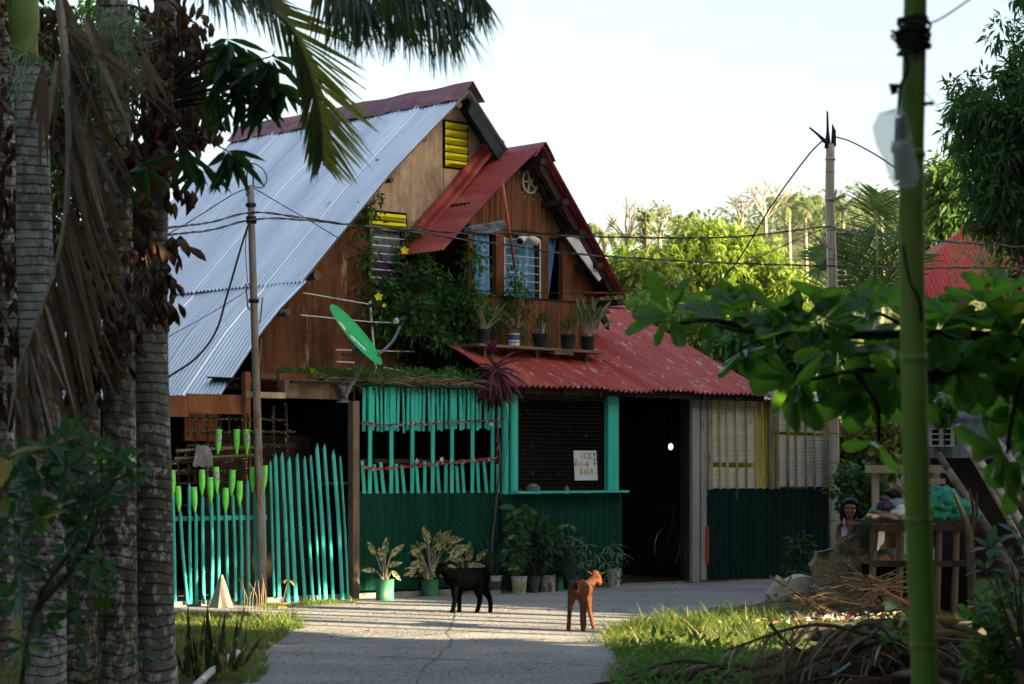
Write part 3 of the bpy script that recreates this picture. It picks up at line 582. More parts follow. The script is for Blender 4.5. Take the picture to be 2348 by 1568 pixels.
m = MB(True); xc0 = HY(1372, 700, YRG)[0]; n = 30; V = []
for i in range(n+1):
    x = xc0+(xe1-xc0)*i/n
    for dy, dz in ((-.19, -.075), (-.05, .01), (.1, 0), (.25, -.08)): V.append((x, YRG+dy, rz_(YRG)+dz+.04+.004*sin(i*3.1)))
m.grid(V, n+1, 4); H('porch_ridge_cap', m, m_redlow, smooth=True)
m = MB(True); m.span((xe0+.15, YE+.09, ez-.075), (xe1-.1, YE+.15, ez-.0)); m.span((xe0+.15, -.05, ez-.04), (xe1-.1, .03, ez+.07))
for i in range(7): x = xe0+.3+i*.62; m.poly([(x, YE+.05, ez-.03), (x, 1.4, rz_(1.4)-.05), (x, 1.4, rz_(1.4)-.12), (x, YE+.05, ez-.09)], (.05, 0, 0))
H('rafter', m, m_dkwood)
m = MB(True); s0 = HY(1093, 792, .42); s1 = HY(1384, 801, .42)       # planter shelf
m.box(((s0[0]+s1[0])/2, .55, (s0[2]+s1[2])/2-.015), (s1[0]-s0[0], .34, .03), ry=.006); m.box(((s0[0]+s1[0])/2+.35, .40, (s0[2]+s1[2])/2-.05), (.32, .02, .05))
for t in (.1, .5, .9): m.box((s0[0]+(s1[0]-s0[0])*t, .62, (s0[2]+s1[2])/2-.10), (.04, .24, .14))
H('shelf', m, m_oldwood)
SHZ = (s0[2]+s1[2])/2
# ---------------------------------------------------------------- walls behind and sides (dark rooms)
xa0 = HY(250, 1380, 0)[0]; xw1 = HY(1915, 1200, 0)[0]; zr2 = HY(700, 868, YG)[2]; m = MB(True)
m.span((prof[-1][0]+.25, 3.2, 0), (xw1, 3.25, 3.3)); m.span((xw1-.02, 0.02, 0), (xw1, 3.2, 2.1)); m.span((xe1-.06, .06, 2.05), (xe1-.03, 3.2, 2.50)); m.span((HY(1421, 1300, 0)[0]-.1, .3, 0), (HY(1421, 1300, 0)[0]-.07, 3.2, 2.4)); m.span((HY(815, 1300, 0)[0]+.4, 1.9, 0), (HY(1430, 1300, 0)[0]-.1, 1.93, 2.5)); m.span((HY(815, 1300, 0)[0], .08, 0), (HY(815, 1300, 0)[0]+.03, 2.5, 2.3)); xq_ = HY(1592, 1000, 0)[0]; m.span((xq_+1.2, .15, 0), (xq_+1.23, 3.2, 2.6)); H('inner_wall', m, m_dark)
m = MB(True); m.span((prof[-1][0]+.25, BK-.15, 0), (RX-.2, BK-.1, 3.4)); m.poly([(x, BK-.15, z) for x, z in ((prof[-1][0]+.3, 2.3), (RX-.2, 2.3), (RX-.2, roofz(RX-.2, .1)), (A[0], roofz(A[0], .1)))], (0, .03, 0)); H('back_wall', m, m_dkwood)
# lean-to deck holding the creepers
zt0 = HY(830, 884, 0)[2]; zt1 = HY(830, 884, 0)[2]+.10; xl0, xl1 = HY(660, 875, 0)[0], HY(1172, 885, 0)[0]
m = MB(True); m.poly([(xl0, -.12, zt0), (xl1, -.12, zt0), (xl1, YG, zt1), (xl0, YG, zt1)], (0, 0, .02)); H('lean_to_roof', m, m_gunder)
m = MB(True); b0 = HY(653, 912, -.03); b1 = HY(785, 876, -.03); m.span(b0, b1+(0, .06, 0)); H('beam', m, m_oldwood)
m = MB(True); b0 = HY(566, 911, -.06); b1 = HY(655, 900, -.06); m.span(b0, b1+(0, .04, 0)); H('beam', m, m_bamslat)
m = MB(True); m.span(HY(640, 912, .12), HY(815, 862, .12)+(0, .04, 0)); m.span(HY(598, 900, YG-.03), HY(840, 866, YG-.03)+(0, .03, 0)); H('wall_board', m, m_frame)
m = MB(True); m.span(HY(300, 953, .05), HY(432, 908, .05)+(0, .03, 0)); m.span(HY(432, 947, .04), HY(563, 906, .04)+(0, .03, 0)); H('eave_board', m, m_frame)
m = MB(True); p = HY(563, 905, .3); m.span((p[0]-.0, .3, 0), (p[0]+.07, .37, p[2]+.25)); p = HY(716, 1100, 1.0); m.tube([(p[0], 1.0, 0), (p[0], 1.0, 2.4)], .06, 10); p = HY(385, 905, .2); m.span((p[0]-.3, .3, 0), (p[0]-.22, .38, 2.25)); H('post', m, m_frame)
m = MB(True); m.span(HY(425, 1010, .35), HY(500, 945, .35)+(0, .03, 0)); H('porch_wall', m, m_frame)
m = MB(True); m.span(HY(470, 1385, .8), HY(800, 1000, .8)+(0, .03, 0)); H('porch_wall', m, m_dkwood)
# ---------------------------------------------------------------- turquoise slatted front
m = MB(True); pw = HY(813, 1100, -.03); m.span((pw[0]-.045, -.06, 0), (pw[0]+.045, .03, HY(813, 919, -.03)[2])); H('post', m, m_oldwood)
zT = zt0-.005; zM = HY(900, 1131, 0)[2]
def sx(u): return HY(u, 1000, 0)[0]
full = [838, 872-.5, 935, 992-.5, 1032, 1080, 1126]; full = [845, 894, 942, 989, 1033, 1080, 1126]
up = []; u = 831.0
while u < 1158:
    up.append(u); u += random.uniform(8.8, 11.5)
m = MB(True)
for k, u in enumerate(up):
    wv = random.uniform(6, 9.2)/205/ca*.98; v1 = 992+random.uniform(-5, 3)-(u-830)*.03
    if abs(u-990) < 6: continue
    x = sx(u); tl = random.uniform(-.02, .02); m.poly([(x, -.01, zT), (x+wv*.78, -.01, zT), (x+wv*.8+tl, -.012, HY(u, v1, 0)[2]), (x+tl, -.012, HY(u, v1+1, 0)[2])], (0, .012, 0))
H('upper_slats', m, m_teal)
m = MB(True); lo_ = [831, 860, 876, 907, 923, 955, 970, 1003, 1018, 1046, 1060, 1094, 1112, 1138, 1149]
for u in lo_:
    x = sx(u); wv = .045; tl = random.uniform(-.05, .02); zt_ = HY(u, 1060+random.uniform(-4, 10), 0)[2]; m.poly([(x, -.01, zM), (x+wv, -.01, zM), (x+wv+tl, -.012, zt_), (x+tl, -.012, zt_)], (0, .012, 0))
H('lower_slats', m, m_teal)
for u in full:
    m = MB(True); x = sx(u); m.poly([(x-.026, -.026, zM), (x+.026, -.026, zM), (x+.026+.01, -.026, zT-.002), (x-.026+.01, -.026, zT-.002)], (0, .012, 0)); H('long_slat', m, m_teal)
m = MB(True); m.span((sx(826), .004, zT-.09), (sx(1150), .03, zT-.04)); m.span((sx(826), .004, zM-.01), (sx(1150), .03, zM+.03)); m.span((sx(826), .004, HY(900, 975, 0)[2]), (sx(1150), .028, HY(900, 966, 0)[2])); m.span((sx(826), .004, HY(900, 1062, 0)[2]), (sx(1150), .028, HY(900, 1052, 0)[2])); H('batten', m, m_dkwood)
m = MB(True); corr(m, [(sx(818), -.005, zM), (sx(818), -.005, .5), (sx(818), .02, .09)], (sx(1146)-sx(818), 0, 0), pitch=.11, amp=.012, up=(0, -1, 0), wob=.004); H('lower_sheet', m, m_green, smooth=True)
m = MB(True); corr(m, [(sx(1146), -.01, zM-.02), (sx(1146), -.01, .02)], (sx(1426)-sx(1146), 0, 0), pitch=.11, amp=.010, up=(0, -1, 0), wob=.003); H('lower_sheet', m, m_green, smooth=True)
# shop window
def post(u0, u1, v0, v1, y, th, mat, name='post'):
    m = MB(True); a_ = HY(u0, v1, y); b_ = HY(u1, v0, y); m.span((a_[0], y, a_[2]), (b_[0], y+th, b_[2])); return H(name, m, mat)
m = MB(True); q = HY(1160, 1133, -.03); m.tube([(q[0]-.02, -.03, q[2]), (q[0]-.01, -.03, zT)], .045, 12); q = HY(1175, 1133, -.05); m.tube([(q[0], -.05, q[2]), (q[0]+.004, -.05, zT-.03)], .038, 12); H('post', m, m_teal)
post(1180, 1188, 905, 1131, -.06, .05, m_teal); post(1395, 1419, 905, 1128, -.07, .07, m_teal); post(1186, 1396, 905, 914, -.04, .04, m_dkwood, 'window_head')
m = MB(True); a_ = HY(1184, 1132, -.14); b_ = HY(1440, 1129, -.14); m.poly([(a_[0], -.16, a_[2]), (b_[0], -.16, b_[2]), (b_[0], .05, b_[2]), (a_[0], .05, a_[2])], (0, 0, .028)); H('sill', m, m_teal)
xs0, xs1 = sx(1188), sx(1395); zz0 = HY(1290, 1126, 0)[2]; zz1 = HY(1290, 914, 0)[2]
m = MB(True)
for i in range(26): x = xs0+(xs1-xs0)*i/25; m.tube([(x, 0.0, zz0), (x, 0.0, zz1)], .0022, 4)
for i in range(24): z = zz0+(zz1-zz0)*i/23; m.tube([(xs0, 0.003, z), (xs1, 0.003, z)], .0022, 4)
m.span((xs1-.05, -.01, zz0), (xs1, .015, zz1)); H('wire_mesh', m, M('rusty_wire', (.06, .035, .02), (.03, .025, .02), (20, 20, 20), rough=.6))
m = MB(True); n = 60; V = []
for i in range(n+1):
    for j in range(n+1):
        s, t = i/n, j/n; e = (abs(s-.5)*2)**1.5+(1-t)*.6; V.append((xs0+.02+(xs1-xs0-.06)*s, .045+.016*e*sin(s*47+t*22+3*sin(t*9))*sin(t*33+s*19)+.003*sin(s*90+t*60), zz0+(zz1-zz0)*t))
m.grid(V, n+1, n+1); H('plastic_film', m, m_film, smooth=True)
m = MB(True); rr_ = random.Random(5)
for k in range(34):
    s = rr_.choice((rr_.uniform(.02, .2), rr_.uniform(.72, .97), rr_.uniform(0, 1))); t = rr_.random()**1.4 if s < .5 else rr_.random(); p = np.array((xs0+.03+(xs1-xs0-.1)*s, .035, zz0+.03+(zz1-zz0-.1)*t)); a = rr_.uniform(.3, 2.6); L_ = rr_.uniform(.015, .06)*(2 if rr_.random() < .2 else 1); d = np.array((cos(a), 0, sin(a)))*L_; e = np.array((-sin(a), 0, cos(a)))*rr_.uniform(.002, .006)
    m.add([p-d, p-d*.2+e+(0, -.012, 0), p+d+(0, 0, .01*rr_.random()), p-e*.5+(0, -.004, 0)], [(0, 1, 2, 3)])
H('film_highlight', m, M('film_highlight_white', (.55, .6, .6), rough=.2, bump=0, spec=.6))  # white slivers painted in as highlights along the film creases
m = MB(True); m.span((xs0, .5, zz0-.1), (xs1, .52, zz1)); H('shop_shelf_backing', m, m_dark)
m = MB(True); m.span((xs0, .15, zz0-.12), (xs1, .5, zz0-.08)); H('counter', m, m_dkwood)
# doorway and open slatted door
xd0, xd1 = sx(1421), sx(1592)
post(1588, 1604, 914, 1335, -.06, .05, m_greypost, 'door_post'); post(1608, 1621, 905, 1330, -.02, .06, m_greypost, 'door_post'); post(1592, 1607, 985, 1110, -.03, .03, m_oldwood, 'door_block')
d0 = toW((xd1-.03, 0.0, 0)); dm = MB(True); zd = HY(1590, 912, 0)[2]
dd_ = np.array((.57, .82, 0))
for i in range(12):
    q = np.array((xd1-.03, .04, 0))+dd_*(.05*i); m_h = zd-random.uniform(.0, .03); dm.box((q[0], q[1], m_h/2+.02), (.042, .012, m_h), rz=math.atan2(.82, .57))
for z in (.3, 1.1, 1.9): q = np.array((xd1+.0, .04, z))+dd_*.3; dm.box(q, (.58, .02, .05), rz=math.atan2(.82, .57))
H('open_door', dm, m_doorleaf)
m = MB(True); m.span((sx(1615), -.05, .25), (sx(1615)+.03, -.02, .72)); H('orange_strip', m, M('orange_paint', (.5, .06, .02), rough=.5))
# right hand wall
zR = HY(1700, 1122, 0)[2]; zRt = HY(1700, 905, 0)[2]; xq0, xq1 = sx(1618), sx(1908)
m = MB(True); corr(m, [(xq0, -.02, HY(1700, 1121, 0)[2]+.01), (xq0, -.02, .03)], (sx(1912)-xq0, 0, 0), pitch=.12, amp=.012, up=(0, -1, 0), wob=.004); H('lower_sheet', m, m_green2, smooth=True)
lu = [1632, 1651, 1668, 1690, 1711, 1733, 1750, 1772, 1783, 1806, 1826, 1848, 1868, 1890, 1901]
m = MB(True)
for u in lu:
    x = HY(u, 1000, -.05)[0]; tp = random.uniform(-.04, .02); w_ = random.uniform(.03, .05); zz = min(zRt+.05, rz_(0)); m.poly([(x, -.05, zR+.005), (x+w_, -.05, zR+.005), (x+w_*.8+tp, -.05, zz), (x+tp, -.05, zz)], (0, .014, 0))
for u in (1624, 1764): x = HY(u, 1000, -.04)[0]; m.span((x, -.045, zR), (x+.075, -.005, zRt))
H('upper_laths', m, m_lathb)
zbk = HY(1850, 1000, .03)[2]
for (u0, u1, va, vb) in ((1627, 1734, 912, 1060), (1630, 1738, 1072, 1120), (1778, 1890, 925, 990), (1780, 1898, 1000, 1116)):
    m = MB(True); a_ = HY(u0, vb, .0); b_ = HY(u1, va, .0); k = int((b_[2]-a_[2])/.019)
    for i in range(k): z = a_[2]+(b_[2]-a_[2])*(i+.5)/k; m.box(((a_[0]+b_[0])/2+random.uniform(-.006, .006), .0, z), (b_[0]-a_[0], .008, .0125), ry=random.uniform(-.004, .004)+.01)
    o = m.build('blind', m_blind, None); tag(o, {1627: 'upper bamboo blind beside the doorway post', 1630: 'short bamboo blind hanging below another beside the doorway', 1778: 'upper bamboo blind at the far right end of the shop wall', 1780: 'pale lower bamboo blind at the far right end of the shop wall'}[u0], 'blind')
cloth('cloth', xq0+.03, HY(1790, 1000, .1)[0], zR-.1, zRt+.05, .10, m_yclothe, 9, .02, 'long yellow cloth hung behind the bamboo laths beside the doorway', 'cloth')
cloth('cloth', HY(1792, 1000, .1)[0], HY(1905, 1000, .1)[0], zR-.1, zRt+.0, .10, m_yclothe, 5, .03, 'yellow cloth gathered at the right corner of the lath wall', 'cloth')
m = MB(True); p = HY(1917, 1110, .0); m.tube([(p[0], .0, 0), (p[0]+.02, 0, 2.15)], .05, 12); p = HY(1936, 1110, .1); m.tube([(p[0], .1, 0), (p[0], .1, 2.1)], .05, 12); H('post', m, m_bamboo)
m = MB(True); a_ = (xe1-.35, .15, ez-.0); corr(m, [(xe1-.2, -.15, ez-.04), (xe1-.2, 1.6, ez+.22)], (2.1, 0, 0)); H('side_roof', m, m_roof, smooth=True)
m = MB(True); m.span((xw1-.5, .05, 0), (xw1+.9, .09, 1.9)); H('inner_wall', m, m_dkwood)
m = MB(True); m.span((sx(390)-1.5, 0, 0), (sx(1146), .10, .06)); m.span((sx(1146), .0, 0), (xw1, .12, .03)); H('plinth', m, m_conc)
# ---------------------------------------------------------------- fence, gate, pole
def picket(mb, xb, vb, xt, vt, w, y=-.05, point=True, mat=None, bend=0.0):
    a = HY(xb, vb, y); b = HY(xt, vt, y); mid = (a+b)/2+np.array((bend, 0, 0)); P = smooth_path([a, mid, b], 4); V = []; k = len(P); n = 6
    for i, p in enumerate(P):
        ww = w*(1+.06*sin(i*2.1)); top = 1.0
        for j in range(n): t = pi*j/(n-1); V.append((p[0]-cos(t)*ww/2, p[1]-sin(t)*.014, p[2]))
        V.append((p[0]+ww/2, p[1]+.006, p[2])); V.append((p[0]-ww/2, p[1]+.006, p[2]))
    q = n+2; Fs = [(i*q+j, i*q+(j+1) % q, (i+1)*q+(j+1) % q, (i+1)*q+j) for i in range(k-1) for j in range(q)]+[tuple(range(q-1, -1, -1))]
    if point:
        V.append((P[-1][0]+random.uniform(-.004, .004), P[-1][1]-.005, P[-1][2]+w*1.5)); t = len(V)-1; Fs += [((k-1)*q+j, (k-1)*q+(j+1) % q, t) for j in range(q)]
    else: Fs.append(tuple((k-1)*q+j for j in range(q)))
    mb.add(V, Fs)
    for t in (.3, .52, .78):
        p = a*(1-t)+b*t; mb.box((p[0], p[1]-.007, p[2]), (w*1.04, .018, .006))
    return mb
def c6(x, y): return 375.6+x*.3473, 863.9+y*.3473
fence = thingH('picket_fence', 'low turquoise bamboo picket fence left of the rusty pole, green bottles on its tips', 'fence', HY(500, 1393, -.05)*(1, 1, 0))
low = [(60, 785, 75, 1490), (108, 890, 160, 1500), (168, 730, 180, 1500, 1), (212, 900, 217, 1500), (256, 790, 265, 1500), (315, 830, 318, 1500), (358, 765, 362, 1500), (410, 905, 420, 1470), (455, 780, 475, 1480), (506, 850, 515, 1510), (553, 705, 565, 1510, 1), (600, 750, 617, 1500), (657, 740, 665, 1500)]
for r in low:
    m = MB(True); u1, v1 = c6(r[0], r[1]); u0, v0 = c6(r[2], r[3]); picket(m, u0, v0, u1, v1, .034+.006*random.random(), point=len(r) > 4, bend=random.uniform(-.012, .012)); m.build('picket', m_tealblue, fence, smooth=False)
for u in np.arange(250, 388, 13.5): m = MB(True); picket(m, u+random.uniform(-2, 2), 1391, u, 1150+random.uniform(-25, 20), .036); m.build('picket', m_tealblue, fence)
m = MB(True); m.span(HY(245, 1197, -.03), HY(612, 1181, -.03)+(0, .03, 0)); m.build('rail', M('dark_teal_rail', (.02, .20, .18), (.04, .40, .36), (3, 3, 3), .45, .55), fence)
m = MB(True); m.span(HY(245, 1375, -.03), HY(612, 1357, -.03)+(0, .03, 0)); m.build('rail', m_dkwood, fence)
gate = thingH('picket_gate', 'tall turquoise gate of pointed bamboo pickets between the rusty pole and the grey post', 'gate', HY(710, 1383, -.05)*(1, 1, 0))
tall = [(703, 575, 728, 1450, .028), (737, 540, 763, 1455, .045), (780, 535, 825, 1500, .045), (828, 565, 875, 1495, .05), (880, 540, 935, 1490, .042), (930, 555, 985, 1485, .038), (970, 540, 1030, 1480, .03), (1012, 480, 1070, 1480, .05), (1060, 475, 1120, 1475, .04), (1120, 520, 1180, 1480, .05), (1165, 540, 1218, 1490, .026)]
for a, b, c, d, w_ in tall: m = MB(True); picket(m, *c6(c, d), *c6(a, b), w_, point=True, bend=random.uniform(-.015, .015)); m.build('picket', m_tealblue, gate)
for va, vb in ((1112, 1104), (1350, 1342)): m = MB(True); m.span(HY(617, va, -.02), HY(808, vb, -.02)+(0, .03, 0)); m.build('rail', m_dkwood if va < 1200 else m_oldwood, gate)
pole = thingH('utility_pole', 'leaning rusty grey iron pole rising past the metal roof, wires tied to it', 'pole', HY(603, 1388, -.14)*(1, 1, 0))
pb, pt_ = HY(603, 1388, -.14), HY(574, 425, -.14); m = MB(True); m.tube([pb+(pt_-pb)*t for t in np.linspace(0, 1, 14)], np.linspace(.048, .036, 14), 12); m.build('pole', m_iron, pole, smooth=True)
for va, side, w_ in ((668, -1, 18), (700, 1, 20), (795, 1, 14)):
    u0 = 574+(va-425)/(1388-425)*29; m = MB(True); a_ = HY(u0, va-12, -.14); b_ = HY(u0+side*w_, va-18, -.14); c_ = HY(u0+side*w_*.7, va+38, -.14); d_ = HY(u0+side*3, va+45, -.14)
    m.tube([a_, b_, c_, d_], .009, 6); m.build('step_iron', m_grey, pole)
m = MB(True); pp = [HY(u, v, -.14) for u, v in ((567, 432), (566, 400), (573, 388), (580, 400), (580, 470))]; m.tube(smooth_path(pp), .008, 6); m.build('hook', m_cable, pole, smooth=True)
m = MB(True)
for v in (470, 500, 508, 690): q = HY(574+(v-425)/963*29, v, -.14); m.lathe(q, [(.052, -.02), (.058, 0), (.052, .02)], 12)
m.split('wire_lashing', m_cable, pole)
# trellis with tinsel behind the fence
tr = thingH('trellis', 'stick trellis wound with red and silver tinsel behind the green bottles', 'trellis', HY(520, 1200, .12)*(1, 1, 0))
sticks = [((150, 270), (800, 285)), ((150, 365), (870, 362)), ((80, 490), (650, 465)), ((70, 540), (640, 515)), ((45, 565), (660, 545)), ((40, 625), (660, 612)), ((40, 640), (670, 632)), ((40, 705), (640, 700)), ((160, 455), (860, 452)), ((45, 850), (640, 860)),
          ((85, 460), (110, 900)), ((150, 450), (165, 700)), ((200, 250), (205, 700)), ((290, 235), (292, 700)), ((372, 240), (380, 800)), ((430, 250), (440, 900)), ((497, 330), (500, 880)), ((553, 240), (565, 700)), ((724, 190), (727, 540)), ((806, 180), (815, 560))]
tin = MB(True); mats_t = [M('silver_tinsel', (.80, .84, .74), rough=.3, metal=.0, bump=0, spec=.8), M('red_tinsel', (.45, .015, .03), rough=.3, metal=.5, bump=0), M('gold_tinsel', (.70, .72, .25), rough=.3, bump=0), M('magenta_tinsel', (.30, .01, .20), rough=.3, metal=.5, bump=0), M('green_tinsel', (.03, .30, .12), rough=.3, metal=.5, bump=0)]
def fluff(mb, P, r, n, cols):
    P = np.asarray(P); 
    for i in range(n):
        t = random.random()*(len(P)-1); k = int(t); p = P[k]+(P[min(k+1, len(P)-1)]-P[k])*(t-k); d = rdir(1)[0]; e = rdir(1)[0]; mb.cur = random.choice(cols)
        mb.add([p-e*.006, p+e*.006, p+d*r*random.uniform(.6, 1.1)], [(0, 1, 2)])
for i, (a, b) in enumerate(sticks):
    p, q = HY(*c6(*a), .12+.012*(i > 9)), HY(*c6(*b), .12+.012*(i > 9)); st = MB(True); st.tube([p, (p+q)/2+(random.uniform(-.01, .01), 0, random.uniform(-.01, .01)), q], .012 if i not in (2, 3) else .018, 6); st.build('stick', m_oldwood if i in (2, 3) else m_dkwood, tr)
    if i in (0, 1, 4, 5, 8, 11, 12, 13, 14, 16, 17, 18, 19): fluff(tin, [p, q], .03, int(np.linalg.norm(q-p)*170), [1, 1, 0, 0] if i in (12, 5, 11) else [0, 2, 2, 4])
tin.build('tinsel', mats_t, tr)
m = MB(True)                                    # mop hung on the trellis
mo = thingH('mop', 'grey string mop hung head up on the stick trellis', 'mop', HY(*c6(250, 900), .06))
for i in range(60):
    u = 190+130*i/59; a = HY(*c6(u*.55+250*.45, 455), .07-random.random()*.04); b = HY(*c6(u+random.uniform(-4, 4), 585+random.uniform(-15, 15)), .05-random.random()*.05); m.tube([a, (a+b)/2+(random.uniform(-.01, .01), -.02, .01), b], .006, 4)
m.build('mop_head', M('grey_string', (.30, .30, .32), (.18, .18, .20), (9, 9, 9)), mo); m = MB(True); m.tube([HY(*c6(285, 560), .06), HY(*c6(300, 900), .06)], .012, 6); m.build('handle', m_grey, mo)
# bottles upside down on the pickets
def bottle_mb(H0=.27):
    m = MB(); prof_ = [(.0, 0), (.012, 0), (.014, .03), (.020, .05), (.030, .10), (.034, .13), (.034, .22), (.031, .255), (.036, .262), (.030, H0), (.0, H0)]; m.lathe((0, 0, 0), prof_, 14, cap=False); return m
bt = MB(); bt = bottle_mb(); bp = [(60, 715), (102, 820), (207, 825), (252, 710), (312, 760), (352, 692), (408, 828), (447, 710), (500, 783), (588, 688), (660, 678), (357, 440), (482, 440), (550, 440)]
bl = ['leftmost green bottle on the fence, half hidden by the palm trunk', 'green bottle second from the left on the fence, lower than its neighbour', 'green bottle on the fence just right of the bare pointed picket', 'green bottle on the fence right under the mop handle', 'green bottle on the fence, fifth along from the palm trunk', 'green bottle with dark torn middle on the fence', 'lowest green bottle mid fence, right of the torn one', 'green bottle mid fence, eighth from the left', 'green bottle on the fence left of the bare dark picket', 'green bottle second from the rusty pole on the fence', 'rightmost green bottle on the fence against the rusty pole', 'green bottle with dark middle on the trellis beside the mop', 'green bottle in the middle of the trellis row of three', 'green bottle with a dark middle on the trellis nearest the rusty pole']
mats_b = [m_bottle, m_label]
for i, (x, y) in enumerate(bp):
    p = toW(HY(*c6(x, y+73), -.06 if i < 11 else .09)); o = link_mesh('bottle', np.array(bt.v)+p, bt.f, mats_b, None, smooth=True)
    if i in (5, 11, 13):
        for pl in o.data.polygons:
            z = sum(o.data.vertices[k].co.z for k in pl.vertices)/len(pl.vertices)
            if .12 < z < .215: pl.material_index = 1
    o.rotation_euler = (random.uniform(-.06, .06), random.uniform(-.07, .07), 0); tag(o, bl[i], 'bottle', 'green bottles stuck on the fence and trellis')
m = MB(True); q = HY(508, 1397, -.35); m.add([q+(-.10, -.08, 0), q+(.10, -.08, 0), q+(.10, .1, 0), q+(-.10, .1, 0), q+(-.012, -.01, .36), q+(.012, -.01, .36), q+(.012, .01, .36), q+(-.012, .01, .36)], [(0, 1, 5, 4), (1, 2, 6, 5), (2, 3, 7, 6), (3, 0, 4, 7), (4, 5, 6, 7), (3, 2, 1, 0)])
tag(m.build('boundary_marker', m_conc), 'small tapered concrete marker standing before the turquoise pickets', 'marker')
# garlands on the slatted front
def garland(v0, v1, u0, u1, cols, label, n=900, r=.04):
    P = smooth_path([HY(u0+(u1-u0)*t, v0+(v1-v0)*t+dv, -.055) for t, dv in ((0, -4), (.12, 3), (.3, 3), (.5, 2), (.7, 1), (.85, -1), (1, -2))], 5); m = MB(True); m.cur = cols[0]; m.tube(P, .006, 5); fluff(m, P, r, n, cols); tag(m.build('garland', mats_t), label, 'garland')
garland(972, 964, 832, 1158, [3, 3, 3, 0], 'magenta tinsel garland strung across the turquoise slats'); garland(1074, 1052, 830, 1140, [1, 1, 0], 'red and silver tinsel garland strung below the magenta one')
P = smooth_path([HY(u, v, -.07) for u, v in ((1142, 962), (1140, 1000), (1141, 1030), (1138, 1058))], 4); m = MB(True); fluff(m, P, .03, 150, [1, 1, 0]); m.cur = 1; m.tube(P, .005, 5); tag(m.build('garland', mats_t), 'short red tinsel garland hanging down the thin stem beside the slats', 'garland')
def star(u, v, r, mat, label, rot=0.0):
    m = MB(True); c = HY(u, v, -.075); Pn = [(c[0]+(r if k % 2 == 0 else r*.42)*sin(rot+k*pi/5), c[1], c[2]+(r if k % 2 == 0 else r*.42)*cos(rot+k*pi/5)) for k in range(10)]
    V = Pn+[(c[0], c[1]-.015, c[2]), (c[0], c[1]+.012, c[2])]; m.add(V, [(k, (k+1) % 10, 10) for k in range(10)]+[((k+1) % 10, k, 11) for k in range(10)]); tag(m.build('star_ornament', mat), label, 'ornament')
star(956, 1058, .048, M('pink_foil', (.55, .35, .40), rough=.3, metal=.4, bump=0), 'pink star ornament on the red and silver garland'); star(1013, 1054, .045, M('silver_foil', (.6, .62, .65), rough=.3, metal=.6, bump=0), 'silver star ornament right of the pink star', .5)
m = MB(True); m.ball(HY(1126, 972-72+73, -.10)+(0, 0, .0), .022, 12, 8); o = m.build('bauble', mats_t[0], smooth=True); tag(o, 'silver bauble hanging over the right end of the slats', 'ornament')
# price sign
sg = thingH('price_sign', 'hand written ICE POP 4 SALE card hung in the shop window', 'sign', HY(1342, 1102, -.025))
y = -.02; cr = [HY(1315.5, 1033, y), HY(1367, 1033, y), HY(1370.5, 1101, y), HY(1318, 1101.5, y)]; m = MB(True); m.poly([c for c in cr], (0, .004, 0)); m.build('card', M('card_white', (.60, .66, .68), (.52, .58, .60), (9, 9, 9), rough=.8, bump=0), sg)
m_mus = M('mustard_marker', (.38, .30, .03), rough=.8, bump=0); m_blk = M('black_marker', (.01, .02, .025), rough=.8, bump=0); m_pink = M('pink_marker', (.48, .16, .18), rough=.8, bump=0)
def text(s, u, v, h, mat, sxx=1.0, bold=.0, tilt=0.0):
    cu = bpy.data.curves.new('t', 'FONT'); cu.body = s; cu.size = 1; cu.offset = bold; cu.align_x = 'CENTER'; cu.align_y = 'CENTER'; cu.extrude = .004; cu.space_character = 1.25
    to = bpy.data.objects.new('t', cu); C.objects.link(to); bpy.context.view_layer.update(); me = bpy.data.meshes.new_from_object(to.evaluated_get(bpy.context.evaluated_depsgraph_get()))
    V = np.array([v_.co for v_ in me.vertices]); Fs = [tuple(p.vertices) for p in me.polygons]; bpy.data.objects.remove(to); V[:, 0] -= (V[:, 0].min()+V[:, 0].max())/2; V[:, 1] -= (V[:, 1].min()+V[:, 1].max())/2
    k = h/(V[:, 1].max()-V[:, 1].min()); ct, st = cos(tilt), sin(tilt); x = V[:, 0]*k*sxx; z = V[:, 1]*k; c = HY(u, v, y-.003)
    Q = np.stack((c[0]+x*ct-z*st, c[1]+V[:, 2]*.3, c[2]+x*st+z*ct), 1); return Q, Fs
def lettering(items, mat, parent, H_=True):
    m = MB(H_)
    for it in items: Q, Fs = text(*it[:4], None, *it[4:]); m.add(Q, Fs)
    m.build('lettering', mat, parent)
def s5(x, y_): return (1380+x/14.25)*.9392, (1080+y_/14.25)*.9392
px = 1/185.0
lettering([('I', *s5(582, 465), 13.5*px, 1, .02), ('C', *s5(712, 465), 14*px, .85, .03), ('E', *s5(865, 468), 14*px, .95, .03), ('4', *s5(752, 760), 13.5*px, 1.1, .04, .25), ('S', *s5(556, 1005), 14*px, .9, .03), ('A', *s5(705, 1015), 13*px, .85, .03), ('L', *s5(825, 1015), 13*px, .9, .03), ('E', *s5(945, 1005), 12*px, 1.1, .04)], m_mus, sg)
lettering([('P', *s5(1018, 425), 8*px, .9, .05), ('O', *s5(1022, 598), 8*px, .7, .05), ('P', *s5(1030, 755), 8*px, .9, .05)], m_blk, sg)
lettering([('Z', *s5(375, 705), 14*px, .85, -.0), ('est-o', *s5(560, 748), 8.5*px, 1.15, -.0)], m_pink, sg)
